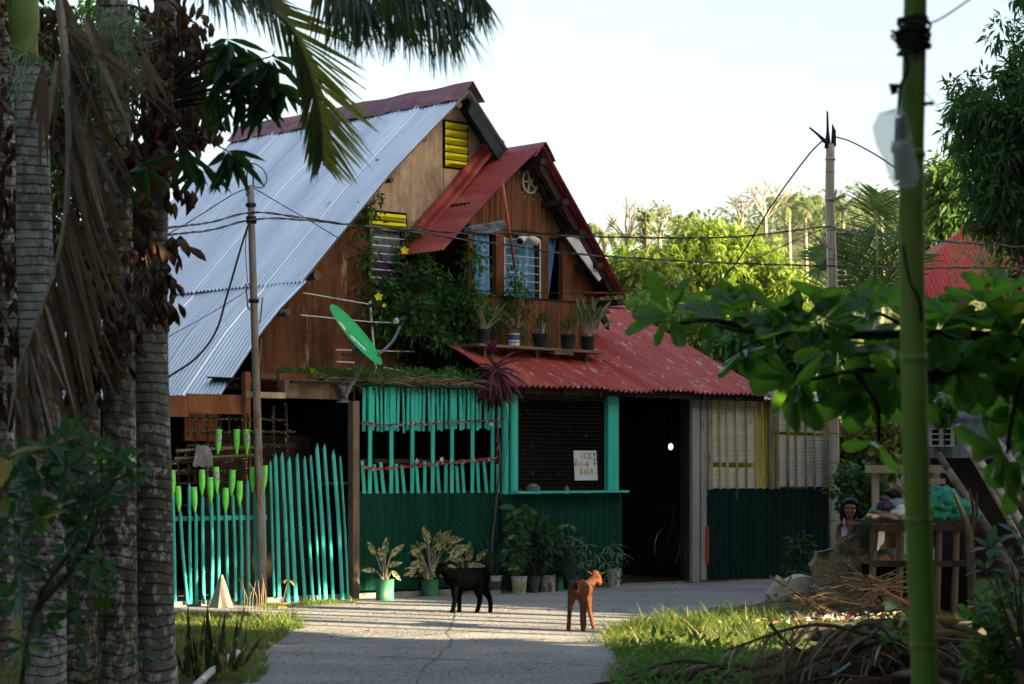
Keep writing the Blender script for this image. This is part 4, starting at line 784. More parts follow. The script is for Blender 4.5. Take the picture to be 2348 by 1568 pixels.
# things on the counter behind the film
for i, (u, h, r, c, lb) in enumerate(((1225, .16, .10, (.20, .24, .26), 'round grey bag slumped on the shop counter at the left'), (1196, .10, .05, (.35, .02, .03), 'small red packet on the shop counter by the left post'), (1302, .14, .03, (.5, .52, .5), 'pale bottle on the shop counter left of the price card'), (1262, .08, .06, (.04, .12, .15), 'dark blue tub in the middle of the shop counter'), (1345, .05, .08, (.25, .08, .03), 'low brown packet on the counter under the price card'))):
    m = MB(True); q = HY(u, 1120, .26); m.lathe((q[0], .28, zz0-.075), [(0, 0), (r*.8, 0), (r, h*.4), (r*.85, h*.8), (r*.4, h), (0, h*1.03)], 12, cap=False); tag(m.build('counter_goods', M('goods', c, rough=.4, bump=0), smooth=True), lb, 'goods')
# ---------------------------------------------------------------- satellite dish
def c4(x, y): return (780+x/5.6)*.9392, (720+y/5.6)*.9392
ds = thingH('satellite_dish', 'bright green satellite dish on a bent grey arm over the slatted front', 'satellite dish', HY(*c4(340, 1470), -.14))
yD = -.18; tp, bt_ = HY(*c4(160, 195), yD), HY(*c4(850, 870), yD); cc = (tp+bt_)/2; ax = norm(bt_-tp); 
# dish axis: perpendicular to ax, seen almost edge on; view direction in the house frame
vd = norm(toH(toW(cc))-toH((0, 0, EH))); nx_ = norm(np.cross(ax, vd)); nx_ *= np.sign(nx_[2]); dn = norm(nx_*.965-vd*.24); bx = norm(np.cross(dn, ax)); R_ = np.linalg.norm(bt_-tp)/2; V = []; n = 36
m = MB(True)
for k, dp in ((0, 0.0), (1, -.012)):
    for i in range(9):
        r = R_*i/8
        for j in range(n): a = 2*pi*j/n; V.append(cc+ax*r*cos(a)+bx*r*.92*sin(a)+dn*(-.028*(1-(i/8)**2)+dp))
q = 9*n; Fs = [(k*q+i*n+j, k*q+i*n+(j+1) % n, k*q+(i+1)*n+(j+1) % n, k*q+(i+1)*n+j) for k in (0, 1) for i in range(8) for j in range(n)]+[(8*n+j, 8*n+(j+1) % n, q+8*n+(j+1) % n, q+8*n+j) for j in range(n)]
m.add(V, Fs); m.build('reflector', m_dish, ds, smooth=True)
m = MB(True)
for (t, s_) in ((-.72, -.38), (-.66, -.34), (-.60, -.42), (-.25, -.46), (-.18, -.44), (-.05, -.40), (.0, -.46), (.04, -.42), (.12, -.44), (.17, -.40), (.2, -.45)):
    p = cc+ax*R_*t+bx*R_*s_*np.sign(np.dot(bx, vd))*1+dn*(-.028*(1-(t*t+s_*s_))+.006); d_ = norm(ax*random.uniform(.5, 1)+bx*random.uniform(-.7, .7)); e_ = norm(np.cross(d_, dn)); m.add([p-d_*.03-e_*.035, p+d_*.03-e_*.035, p+d_*.02+e_*.04, p-d_*.03+e_*.03], [(0, 1, 2, 3)])
m.build('lettering', M('dish_white', (.75, .8, .78), rough=.5, bump=0), ds)
m = MB(True); P = smooth_path([HY(*c4(x, y_), -.15) for x, y_ in ((345, 1420), (400, 1290), (500, 1130), (550, 1000), (556, 900), (545, 790), (535, 740))], 4); m.tube(P, .024, 10); m.build('mast', m_grey, ds, smooth=True)
m = MB(True); P = smooth_path([HY(*c4(x, y_), -.2) for x, y_ in ((800, 830), (985, 650), (1040, 560), (1105, 420))], 4); m.tube(P, .016, 8); m.build('feed_arm', m_grey, ds, smooth=True)
m = MB(True); a_ = HY(*c4(1060, 350), -.2); b_ = HY(*c4(1160, 325), -.2); m.tube([a_, b_], .035, 14); m.tube([b_+(-.03, 0, -.02), HY(*c4(1105, 430), -.2)], .024, 8); m.build('receiver', m_black, ds, smooth=False)
m = MB(True); m.tube([HY(*c4(1035, 358), -.2), a_], .033, 14); m.build('receiver_cap', m_white, ds)
m = MB(True); m.poly([HY(*c4(x, y_), -.16) for x, y_ in ((500, 680), (520, 650), (600, 720), (770, 840), (780, 880), (700, 860), (590, 820), (490, 790), (480, 730))], (0, .05, 0)); m.poly([HY(*c4(x, y_), -.14) for x, y_ in ((265, 1235), (370, 1235), (385, 1390), (410, 1470), (270, 1470), (330, 1410), (310, 1290))], (0, .06, 0)); m.split('bracket', m_grey, ds)
# ---------------------------------------------------------------- television antenna on the wall
an = thingH('television_antenna', 'white and black yagi antenna standing against the brown wall behind the dish', 'antenna', HY(780, 870, 1.2))
m = MB(True); a_, b_ = HY(848, 690, 1.25), HY(862, 855, 1.25); m.tube([a_, b_], .016, 6); m.build('mast', m_white, an); m = MB(True)
for u0, v0, u1, v1 in ((695, 671, 845, 697), (690, 722, 850, 738), (850, 738, 960, 742), (770, 802, 950, 806), (772, 829, 812, 831), (795, 845, 875, 856), (880, 842, 938, 853), (800, 874, 840, 880)): m.tube([HY(u0, v0, 1.2), HY(u1, v1, 1.2)], .008, 5)
m.build('rod', m_white, an); m = MB(True)
for u, v in ((848, 700), (852, 741)): q = HY(u, v, 1.24); m.box(q, (.2, .03, .045))
for u0, v0, u1, v1 in ((784, 813, 810, 815), (792, 849, 820, 850)): m.tube([HY(u0, v0, 1.2), HY(u1, v1, 1.2)], .012, 5)
m.split('clamp', m_black, an)
# ---------------------------------------------------------------- gable decorations
vw = thingH('wheel_ornament', 'pale cast wheel with five spokes hung on the dormer gable', 'wheel', HY(1214, 447, .86)); c = HY(1215, 417, YD-.03); ru = .125; m = MB(True)
P = [c+np.array((ru*cos(t), 0, ru*sin(t)*1.12)) for t in np.linspace(0, 2*pi, 33)]; m.tube(P, .016, 8, cap=False); m.build('rim', M('cream_metal', (.42, .40, .30), (.52, .50, .40), (9, 9, 9), rough=.6), vw, smooth=True); m = MB(True)
for k in range(5): t = pi/2+k*2*pi/5+.3; m.tube([c, c+np.array((ru*cos(t), 0, ru*sin(t)*1.12))], [.016, .010], 6)
m.lathe((c[0], c[1], c[2]), [(0, 0)], 3, cap=False); m.ball(c+(0, -.01, 0), (.032, .02, .034), 12, 6); m.build('spoke', bpy.data.materials['cream_metal'], vw); m = MB(True)
for k in range(16):
    t = 2*pi*k/16+random.uniform(-.2, .2); p = c+np.array((ru*cos(t), .01, ru*sin(t)*1.1)); d = np.array((cos(t), 0, sin(t))); e = np.array((-sin(t), 0, cos(t))); s_ = random.choice((-1, 1)); m.tube(smooth_path([p, p+d*.05+e*.02*s_, p+d*.08+e*.05*s_, p+d*.06+e*.08*s_], 3), .004, 4)
m.build('tendril', m_palebr, vw)
m = MB(True); m.tube([HY(1152, 420, .42), HY(1180, 612, .62)], [.022, .017], 8); tag(m.build('orange_pole', M('orange_tube', (.50, .13, .06), (.40, .10, .05), (6, 6, 6), rough=.5), smooth=True), 'thin orange pole leaning across the dormer window', 'pole')
fl = thingH('flood_light', 'pair of cream spot lamps fixed above the dormer window', 'lamp', HY(1204, 538, .8)); m = MB(True); q = HY(1204, 545, .82); m.ball(q, .035, 10, 6); m.tube([q+(0, .08, .05), q], .012, 6); m.build('mount', m_white, fl, smooth=True)
for s_ in (-1, 1):
    m = MB(True); a_ = q+np.array((s_*.03, -.01, .02)); b_ = q+np.array((s_*.16, -.08, -.06)); d = norm(b_-a_); m.tube([a_, a_+d*.03, a_+d*.08, b_-d*.02, b_], [.02, .04, .048, .05, .046], 12); m.cur = 1; m.tube([b_+d*.001, b_+d*.006], .042, 12); m.build('lamp_head', [M('cream_plastic', (.60, .58, .46), rough=.5, bump=0), m_black], fl, smooth=True)
m = MB(True); P = [HY(u, v, .3) for u, v in ((1080, 520), (1100, 516), (1130, 514), (1158, 510))]; m.poly([P[0], P[1]+(0, 0, .01), P[2]+(0, 0, .02), P[3]+(0, 0, .03), P[3]+(.02, 0, -.07), P[2]+(0, 0, -.10), P[1]+(-.0, 0, -.09), P[0]+(0, 0, -.05)], (0, .12, 0)); tag(m.build('torn_sheet', M('torn_tarpaper', (.05, .06, .065), (.22, .26, .28), (6, 6, 14), rough=.6, bump=.8, bd=.03)), 'torn grey sheet jutting out under the left dormer eave', 'sheet')
# ---------------------------------------------------------------- cables
def cable(P, r, mat, label, sag=0, tw=False, world=True):
    Q = smooth_path(P, 8); m = MB()
    if tw:
        T = norm(np.gradient(Q, axis=0)); L_ = np.concatenate(([0], np.cumsum(np.linalg.norm(np.diff(Q, axis=0), axis=1)))); n = max(30, int(L_[-1]/.035)); s_ = np.linspace(0, L_[-1], n); Qd = np.stack([np.interp(s_, L_, Q[:, i]) for i in range(3)], 1)
        for k in (0, 1):
            off = np.stack((np.zeros(n), np.cos(s_*14+k*pi), np.sin(s_*14+k*pi)), 1)*r*.9; m.cur = k; m.tube(Qd+off, r*.75, 4)
        o = m.build('cable', [m_cable, m_cableg], smooth=True)
    else: m.tube(Q, r, 5); o = m.build('cable', mat, smooth=True)
    return tag(o, label, 'cable', 'cables strung past the house')
def hw(u, v, y): return toW(HY(u, v, y))
cable([W(0, 575, 21.5), W(380, 523, 22.6), hw(480, 510, -.14), hw(577, 487, -.18), hw(680, 497, -.3), hw(840, 519, -.6), hw(1100, 535, -1.0), W(1500, 545, 25), W(1700, 542, 25), W(1890, 520, 25.5), W(1925, 527, 25.6), W(2060, 545, 23), W(2400, 570, 20)], .008, 0, 'upper twisted cable crossing the dormer window to the bamboo post', tw=True)
cable([W(0, 600, 21.5), W(380, 540, 22.6), hw(480, 528, -.2), hw(577, 504, -.2), hw(680, 503, -.35), hw(900, 527, -.7), hw(1150, 560, -1.1), W(1300, 580, 24.5), W(1600, 600, 25), W(1900, 610, 25), W(2100, 614, 23), W(2400, 612, 20)], .008, 0, 'lower twisted cable crossing the orange pole in front of the dormer', tw=True)
cable([hw(580, 430, -.16), hw(700, 500, .2), hw(860, 590, .6), hw(1060, 660, .5), hw(1300, 672, .2), W(1440, 668, 28), W(1640, 630, 30), W(1850, 540, 31), W(2060, 455, 31), W(2330, 300, 30)], .0055, m_cable, 'thin dark cable sagging from the pole top over the creepers and on past the trees')
cable([hw(575, 500, -.17), hw(555, 560, -.2), hw(520, 680, -.2), hw(495, 760, -.2), hw(450, 820, -.2), hw(385, 865, -.2)], .012, m_cable, 'thick black cable dropping leftwards from the pole across the metal roof')
cable([hw(572, 430, -.16), hw(530, 448, -.2), W(440, 505, 23.5), W(380, 540, 22), W(250, 620, 20)], .006, m_cable, 'thin black cable from the pole top down to the palms')
cable([hw(572, 500, -.17), hw(563, 560, -.2), hw(567, 640, -.2), hw(566, 665, -.2), hw(480, 720, -.2), hw(380, 775, -.2)], .0045, m_cable, 'hair thin line hanging beside the pole and looping left over the roof')
cable([hw(577, 425, -.16), hw(600, 430, -.2), hw(612, 410, -.2), hw(600, 385, -.2), hw(575, 375, -.2), hw(560, 400, -.2), hw(566, 450, -.2)], .006, m_cable, 'loose loop of black wire on top of the iron pole')
cable([W(1888, 320, 30), W(1850, 360, 30), W(1770, 470, 31), W(1700, 585, 32), W(1640, 660, 33)], .011, m_cable, 'dark wire running down left from the bamboo post top')
cable([W(1916, 314, 30), W(1950, 324, 29), W(2010, 356, 27), W(2060, 390, 25)], .010, m_cable, 'dark wire running right from the bamboo post top to the plastic bag')
cable([W(2130, 55, 7), W(2170, 35, 7.4), W(2250, -20, 8)], .0035, m_cable, 'out of focus wire leaving the top of the green bamboo pole')
cable([W(2120, 210, 7), W(2150, 245, 7.2), W(2180, 300, 7.3)], .0015, m_cableg, 'very thin pale string hanging right of the green bamboo pole')
cable([hw(1421, 1135, -.17), hw(1425, 1180, -.15), hw(1424, 1240, -.15)], .004, m_cable, 'short black wire dangling from the right end of the shop sill')
# ---------------------------------------------------------------- bamboo posts
bp_ = thing('bamboo_post', 'dry grey bamboo post with split blackened top behind the red roof', 'post', tuple(W(1914, 800, 30)*(1, 1, 0)))
m = MB(); P = [W(1914, 1300, 30), W(1909, 680, 30), W(1903, 480, 30), W(1904, 330, 30)]; P = smooth_path(P, 8); rr = np.linspace(.074, .058, len(P)); m.tube(P, rr, 12)
for v, u in ((585, 1908), (457, 1903), (660, 1910), (365, 1904)): q = W(u, v, 30); m.lathe(q, [(.062, -.02), (.072, 0), (.062, .02)], 12)
m.build('culm', m_bamboo, bp_, smooth=True); m = MB()
m.tube([W(1898, 340, 30), W(1898, 300, 29.97), W(1897, 255, 29.97)], [.05, .02, .012], 6); m.tube([W(1911, 335, 30), W(1912, 300, 30), W(1908, 284, 30)], [.04, .03, .004], 6); m.tube([W(1893, 325, 29.95), W(1875, 308, 29.9), W(1856, 292, 29.9)], [.03, .016, .012], 6)
m.build('split_tip', M('charred', (.012, .012, .014), rough=.8), bp_); m = MB()
for pts in (((1905, 570), (1880, 548), (1862, 538)), ((1908, 458), (1915, 445), (1918, 437)), ((1908, 458), (1925, 452), (1940, 450)), ((1925, 452), (1935, 447), (1938, 442))): m.tube([W(u, v, 29.95) for u, v in pts], np.linspace(.03, .01, len(pts)), 6)
m.build('twig', m_palebr, bp_)
gp = thing('bamboo_pole', 'tall green bamboo pole close to the viewer, out of focus', 'pole', tuple(W(2112, 800, 7)*(1, 1, 0)))
m = MB(); P = [W(2128, 2090, 7), W(2120, 1568, 7), W(2102, 1100, 7), W(2092, 700, 7), W(2090, 400, 7), W(2096, 150, 7), W(2100, -80, 7)]; P = smooth_path(P, 10); m.tube(P, np.interp(np.linspace(0, 1, len(P)), [0, .3, .7, 1], [.041, .041, .038, .035]), 20)
for v, u in ((1192, 2105), (823, 2095), (1480, 2117), (355, 2090)): m.lathe(W(u, v, 7), [(.037, -.02), (.0435, -.003), (.0435, .003), (.037, .02)], 20)
m.build('culm', M('green_culm', (.15, .27, .05), (.26, .38, .08), (10, 10, 1.1), c3=(.34, .33, .18), sc3=(12, 12, 2.2), lo3=.56, hi3=.66, rough=.4), gp, smooth=True)
m = MB(); rr_ = random.Random(3)
for k in range(16):
    c = W(2096+rr_.uniform(-3, 3), 48+k*4.5+rr_.uniform(-3, 3), 7.0); tl = rr_.uniform(-.02, .02); r_ = .043+rr_.uniform(0, .008); m.tube([c+np.array((r_*cos(t), r_*sin(t), tl*cos(t+k))) for t in np.linspace(0, 6.3, 17)], rr_.uniform(.003, .006), 5)
for k in range(5): c = W(2058+rr_.uniform(-6, 6), 85+rr_.uniform(-12, 12), 6.97); m.tube(smooth_path([W(2074, 80, 6.97), c, c+rng.normal(0, .012, 3), W(2076, 92, 6.97)], 3), .004, 5)
m.tube([W(2060, 200, 6.95), W(2045, 195, 6.95), W(2052, 215, 6.95)], .012, 8); m.tube([W(2112, 240, 6.98), W(2135, 236, 6.98), W(2140, 240, 6.98)], .007, 6)
m.tube(smooth_path([W(2075, 110, 6.95), W(2080, 160, 6.95), W(2065, 200, 6.95), W(2060, 265, 6.95)], 4), .006, 6); m.tube(smooth_path([W(2070, 560, 6.95), W(2085, 640, 6.93), W(2108, 690, 6.95), W(2112, 740, 6.97)], 4), .005, 6); m.split('tied_wire', m_cable, gp, smooth=True)
bag = thing('plastic_bag', 'clear plastic bag over a white lamp hung on the green bamboo pole', 'bag', tuple(W(2050, 425, 6.9)))
prof_ = [(0, 250), (2042, 258), ]; m = MB(); V = []; n = 16; rows = [(258, 2030, 2075), (285, 2002, 2085), (330, 2006, 2092), (380, 2030, 2104), (415, 2044, 2108), (428, 2052, 2092)]
rows = [(252, 2052, 2062), (262, 2015, 2075), (290, 2000, 2084), (330, 2008, 2094), (370, 2026, 2104), (405, 2040, 2108), (425, 2050, 2100)]
for v, ua, ub in rows:
    a_, b_ = W(ua, v, 6.88), W(ub, v, 6.88); c = (a_+b_)/2; r = (b_[0]-a_[0])/2
    for j in range(n): t = 2*pi*j/n; V.append((c[0]+r*cos(t), c[1]+.028*sin(t), c[2]+.006*sin(t*5+v)))
m.add(V, [(i*n+j, i*n+(j+1) % n, (i+1)*n+(j+1) % n, (i+1)*n+j) for i in range(len(rows)-1) for j in range(n)]+[tuple((len(rows)-1)*n+j for j in range(n))]); m.build('film', m_bag, bag, smooth=True)
m = MB(); m.tube([W(2064, 270, 6.88), W(2062, 330, 6.88)], .016, 12); m.build('socket', m_grey, bag, smooth=True); m = MB(); P = [W(2062, 325, 6.88), W(2062, 345, 6.88), W(2064, 352, 6.88), W(2066, 412, 6.88)]; m.tube(P, [.024, .026, .021, .020], 14); m.build('lamp', M('lamp_white', (.75, .78, .82), rough=.3, bump=0), bag, smooth=True)
# ---------------------------------------------------------------- trees
def branchy(mb, base, targets, r0, r1=.01, bend=.15, n=5, k=6):
    base = np.asarray(base, float)
    for t in targets:
        t = np.asarray(t); L = np.linalg.norm(t-base); mid = base*.55+t*.45+rng.normal(0, bend*L*.3, 3)+(0, 0, bend*L*.4); P = smooth_path([base, mid, t], k); mb.tube(P, np.linspace(r0, r1, len(P)), n)
def tree(name, label, cat, base, top, r0, ells, ncl, rad, per, L, Wd, mat, trunk_mat=None, down=.5, group=None, kind='quad', tips=None, extra=None):
    t = thing(name, label, cat, tuple(base), 0, group); base = np.asarray(base, float); top = np.asarray(top, float); m = MB()
    P = smooth_path([base, base*.5+top*.5+rng.normal(0, .04*np.linalg.norm(top-base), 3)*(1, 1, 0), top], 6); m.tube(P, np.linspace(r0, r0*.55, len(P)), 9, wob=.06); cen = []
    tot = sum(e[1][0]*e[1][1]*e[1][2] for e in ells)
    for c, r in ells: cen.append(inell(c, r, max(3, int(ncl*r[0]*r[1]*r[2]/tot))))
    cen = np.vstack(cen); lim = [np.asarray(c)*.75+top*.25 for c, r in ells]
    for l_ in lim: branchy(m, top, [l_], r0*.5, r0*.2)
    sel = cen[rng.choice(len(cen), min(len(cen), 40), replace=False)]
    for s in sel: b = lim[int(np.argmin([np.linalg.norm(s-l_) for l_ in lim]))]; branchy(m, b, [s], r0*.2, r0*.04, n=4, k=4)
    m.build('trunk', trunk_mat or m_branch, t, smooth=True)
    lc = LC(); clumps(lc, cen, rng.uniform(.7, 1.2, len(cen))*rad, per, L, Wd, kind, down); 
    if extra: extra(lc, cen)
    lc.build('crown', mat, t); return t
# background mango trees, lit
def tips(lc, cen):                     # drooping rosettes of long narrow leaves
    k = len(cen); n = 9; c = np.repeat(cen+rdir(k, .0, 1)*.35+(0, -.15, 0), n, 0); a = rng.uniform(0, 2*pi, k*n); d = np.stack((np.cos(a), np.sin(a), rng.uniform(-.7, .3, k*n)), 1); lc.add(c, d, np.tile((0, 0, 1.), (k*n, 1))+rng.normal(0, .2, (k*n, 3)), rng.uniform(.22, .36, k*n), .065, kind='tri2', droop=.5)
B = lambda u, v, d: W(u, v, d)
tree('mango_tree', 'large sunlit yellow green mango tree behind the red porch roof', 'tree', G(1640, 1218)*(0, 0, 0)+W(1640, 1095, 54)*(1, 1, 0), W(1640, 820, 54), .28, [(W(1630, 615, 54), (1.0, 1.2, 1.05)), (W(1765, 690, 53.5), (.85, 1.0, .95)), (W(1540, 660, 54), (.8, 1.0, .9)), (W(1700, 620, 55), (.9, 1.0, .9)), (W(1640, 770, 54), (2.0, 1.5, 1.2))], 330, .42, 85, .26, .075, l_sunny, down=.7, extra=tips)
tree('mango_tree', 'smaller sunlit bushy tree between the dormer roof and the large mango', 'tree', W(1440, 1095, 50)*(1, 1, 0), W(1440, 800, 50), .2, [(W(1455, 655, 50), (.65, .9, .7)), (W(1400, 700, 50), (.6, .8, .65)), (W(1500, 710, 50), (.8, 1, .8))], 130, .38, 80, .25, .07, l_sunny, down=.7, extra=tips)
tree('mango_tree', 'dark green bush showing low between the dormer and the red roof ridge', 'tree', W(1520, 1095, 44)*(1, 1, 0), W(1520, 850, 44), .15, [(W(1450, 740, 44), (1.0, .8, .6)), (W(1620, 780, 44), (1.4, .9, .6)), (W(1760, 800, 44), (1.2, .9, .6))], 110, .33, 90, .22, .06, l_mango, down=.7)
tree('mango_tree', 'bright green tree standing left of the dark tree above the red pyramid roof', 'tree', W(2200, 1095, 46)*(1, 1, 0), W(2200, 700, 46), .2, [(W(2190, 430, 46), (.75, .9, .7)), (W(2250, 480, 46), (.95, 1, .8)), (W(2170, 530, 46), (.65, .9, .8)), (W(2330, 500, 46), (1, 1, 1)), (W(2150, 620, 46), (.4, .7, .5))], 200, .33, 90, .24, .07, l_mango, down=.6)
tree('dark_tree', 'tall dark mango tree filling the top right corner', 'tree', W(2520, 1095, 29)*(1, 1, 0), W(2480, 600, 29), .25, [(W(2360, 270, 29), (.85, .8, .75)), (W(2260, 280, 29), (.45, .6, .5)), (W(2400, 100, 29), (.45, .6, .9)), (W(2350, 420, 28.6), (.7, .7, .75)), (W(2362, 560, 28.5), (.3, .5, .55)), (W(2450, 560, 28.5), (.6, .6, .7)), (W(2235, 210, 29), (.3, .3, .3)), (W(2345, 20, 29), (.4, .5, .4)), (W(2270, 380, 28.8), (.4, .5, .4))], 195, .24, 80, .17, .045, l_dark, m_dkbranch, down=.5)
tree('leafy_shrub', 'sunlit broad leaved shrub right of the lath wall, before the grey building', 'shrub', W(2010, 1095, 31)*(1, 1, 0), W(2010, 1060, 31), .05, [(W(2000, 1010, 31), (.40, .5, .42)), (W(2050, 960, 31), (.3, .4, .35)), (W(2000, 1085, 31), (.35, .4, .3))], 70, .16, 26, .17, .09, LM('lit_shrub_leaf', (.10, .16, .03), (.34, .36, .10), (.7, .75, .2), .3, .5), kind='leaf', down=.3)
tree('bush', 'round leaved dark bush behind the girl beside the green wall', 'shrub', W(1965, 1330, 26.5)*(1, 1, 0), W(1965, 1180, 26.5), .03, [(W(1965, 1120, 26.5), (.28, .3, .26)), (W(1985, 1180, 26.5), (.22, .3, .3))], 60, .12, 30, .075, .06, l_shrub, kind='broad', down=.2)
tree('leafy_shrub', 'low green bushes seen over the red roof edge behind the almond leaves', 'shrub', W(1780, 1095, 33)*(1, 1, 0), W(1780, 900, 33), .06, [(W(1760, 790, 33), (.5, .5, .35)), (W(1850, 810, 33), (.5, .5, .3))], 60, .2, 60, .14, .06, l_vine, kind='leaf')
# palms and bare trees on the hill
def frond(lc, mb, P, Lf, wd, n, mi=0, droop=.35, side=None, ang=.9, hang=.6, jit=.08, taper=True, oneside=0):
    P = np.asarray(P, float); T = norm(np.gradient(P, axis=0)); s = np.linspace(.06, 1, n)*(len(P)-1); k = np.minimum(s.astype(int), len(P)-2); f = (s-k)[:, None]; pos = P[k]*(1-f)+P[k+1]*f; t = norm(T[k]*(1-f)+T[k+1]*f)
    up = np.tile((0, 0, 1.), (n, 1)) if side is None else np.tile(side, (n, 1)); sd = norm(np.cross(t, up)); pr = np.linspace(0, 1, n); env = np.sin(np.clip(pr*.92+.08, 0, 1)*pi)**.45 if taper else np.ones(n)
    for sg_ in ((1, -1) if not oneside else (oneside,)):
        d = t*cos(ang)+sd*sg_*sin(ang)+rng.normal(0, jit, (n, 3))+np.array((0, 0, -hang)); ln = Lf*env*rng.uniform(.8, 1.1, n); lc.add(pos, d, norm(np.cross(sd*sg_, t)*sg_*1.0+rng.normal(0, .15, (n, 3))), ln, wd, kind='strip', droop=droop, mi=mi)
def coco(name, label, base, top, nf, Lf, leaf, wd, lw, n, group=None, r=.12, mat=None, tm=None, updir=.6):
    t = thing(name, label, 'palm tree', tuple(base), 0, group); m = MB(); P = smooth_path([base, (np.asarray(base)+top)/2+(.1, 0, 0), top], 6); m.tube(P, np.linspace(r, r*.7, len(P)), 8); lc = LC(); rb = MB(); top = np.asarray(top, float)
    for i in range(nf):
        a = 2*pi*i/nf+rng.uniform(-.2, .2); e = rng.uniform(-.3, 1.2)*updir; d = np.array((cos(a)*cos(e), sin(a)*cos(e), sin(e))); Q = [top, top+d*Lf*.4+(0, 0, .08*Lf), top+d*Lf*.75-(0, 0, .05*Lf), top+d*Lf*.98-(0, 0, .28*Lf)]; Q = smooth_path(Q, 5); rb.tube(Q, np.linspace(.03, .008, len(Q))*Lf/2.5, 4); frond(lc, rb, Q, leaf, lw, n, hang=.5)
    m.build('trunk', tm or m_hilltr, t, smooth=True); lc.build('fronds', [mat or l_far, m_palebr], t, mb=None, smooth=False); rb.build('frond_stalks', m_stalk, t); return t
hp = [(1578, 505, 120, 'distant palm on the hill, third from the bamboo post'), (1640-18, 500, 118, None)]
for i, (u, v, d, s, lb) in enumerate(((1818-10, 478, 128, 1.0, 'distant palm with drooping crown on the hill just left of the bamboo post'), (1845, 470, 134, .95, 'distant palm close against the left of the bamboo post on the hill'), (1932, 478, 130, .8, 'distant palm on the hill just right of the bamboo post'), (2020, 478, 132, .85, 'distant palm on the hill left of the green bamboo pole'), (1385, 540, 110, .8, 'small distant palm right beside the dormer roof'), (1570, 505, 120, .6, 'small dense palm on the hill above the large mango tree'))):
    b = W(u, v+100, d); b[2] = hz(b[0], d)-.3 if d > 95 else 0; tp = W(u, v, d); coco('hill_palm', lb, b, tp, 13, 1.7*s, .55*s, .05, .09, 16, 'palms on the hill', .14)
def bare(label, u, v0, v1, d, spread, nb, mat=m_hilltr, leafm=None):
    b = W(u, v1, d); t = thing('bare_tree', label, 'tree', tuple(b), 0, 'bare trees on the hill'); m = MB(); tp = W(u, (v0*.6+v1*.4), d); m.tube([b, tp], [.14, .07], 6); ends = []
    for i in range(nb):
        e = tp+rdir(1, .1, 1)[0]*np.array((spread, spread, (v1-v0)*d/F*.6)); branchy(m, b*.4+tp*.6, [e], .06, .02, n=4, k=4)
        for j in range(5): branchy(m, e*.7+tp*.3, [e+rdir(1, -.2, 1)[0]*spread*.45], .025, .008, n=3, k=3)
    m.build('trunk', mat, t)
    if leafm: lc = LC(); clumps(lc, inell(tp, (spread*1.1, spread, 1.0), 25), .4, 18, .2, .1, down=.2); lc.build('crown', leafm, t)
bare('pale leafless tree on the skyline right of the dormer', 1440, 488, 590, 100, 1.0, 12); bare('thin leafless tree on the hill crest left of the palms', 1755, 435, 540, 125, 1.5, 14, leafm=None); bare('leafless tree on the hill crest above the large mango tree', 1700, 460, 540, 125, 1.2, 12); bare('thin tree with wispy leaves next to the vine covered stump on the skyline', 1512, 492, 570, 100, .9, 9, leafm=l_far)
t = thing('vine_covered_tree', 'distant dead tree wrapped in creepers with flat branches, on the skyline', 'tree', tuple(W(1483, 600, 98))); m = MB(); m.tube([W(1484, 640, 98), W(1480, 485, 98)], [.2, .12], 6); m.tube([W(1482, 545, 98), W(1445, 547, 98)], .05, 5); m.tube([W(1481, 490, 98), W(1462, 482, 98)], .05, 5); m.build('trunk', m_branch, t); lc = LC()
for u, v, r in ((1484, 600, .3), (1483, 570, .28), (1481, 540, .25), (1480, 515, .25), (1479, 495, .3), (1465, 487, .3), (1452, 545, .25), (1438, 547, .22), (1490, 490, .25)): clumps(lc, [W(u, v, 98)], r, 60, .18, .1)
lc.build('crown', l_far, t)
# far woods as one mass
lc = LC(); cen = []
for i in range(900):
    x = rng.uniform(-8, 42); y = 100+76*rng.random()**.6; cen.append((x, y, hz(x, y)+rng.uniform(.1, 1.5)))
clumps(lc, cen, rng.uniform(.6, 1.7, 900), 42, .42, .24, down=.3); tag(lc.build('far_woods', l_far), kind='stuff')
lc = LC(); cen = [(rng.uniform(-26, 60), rng.uniform(62, 92), rng.uniform(.1, 1.9)) for _ in range(420)]; clumps(lc, cen, rng.uniform(.6, 1.3, 420), 40, .35, .18, down=.3); tag(lc.build('far_undergrowth', l_mango), kind='stuff')
# coconut palm at the right, fan of fronds
t = thing('coconut_palm', 'coconut palm with feathery green fronds right of the bamboo post', 'palm tree', tuple(W(2010, 1095, 37)*(1, 1, 0))); m = MB(); c0 = W(2000, 700, 37); m.tube([c0*(1, 1, 0), c0], [.16, .12], 8); m.build('trunk', m_bark, t); lc = LC(); rb = MB()
for (pts, lf, oneside) in ((((2000, 720), (2010, 600), (2008, 500), (2015, 440)), .75, 0), (((2000, 720), (1960, 640), (1905, 590), (1870, 600)), .6, 0), (((2000, 720), (2040, 620), (2060, 520), (2065, 455)), .75, 0), (((1990, 700), (1940, 610), (1900, 560), (1880, 555)), .55, 0), (((2000, 720), (2030, 650), (2080, 580), (2110, 560)), .7, 0), (((2000, 720), (1960, 690), (1900, 665), (1865, 690)), .6, 0), (((2000, 720), (1985, 620), (1965, 545), (1950, 500)), .6, 0)):
    Q = smooth_path([W(u, v, 37+.5*rng.uniform(-1, 1)) for u, v in pts], 8); rb.tube(Q, np.linspace(.03, .008, len(Q)), 5); frond(lc, rb, Q, lf, .032, 52, hang=.12, ang=.85, side=(0, -1, .1), jit=.05)
lc.build('fronds', l_cocop, t, smooth=False); rb.build('frond_stalks', m_stalk, t)
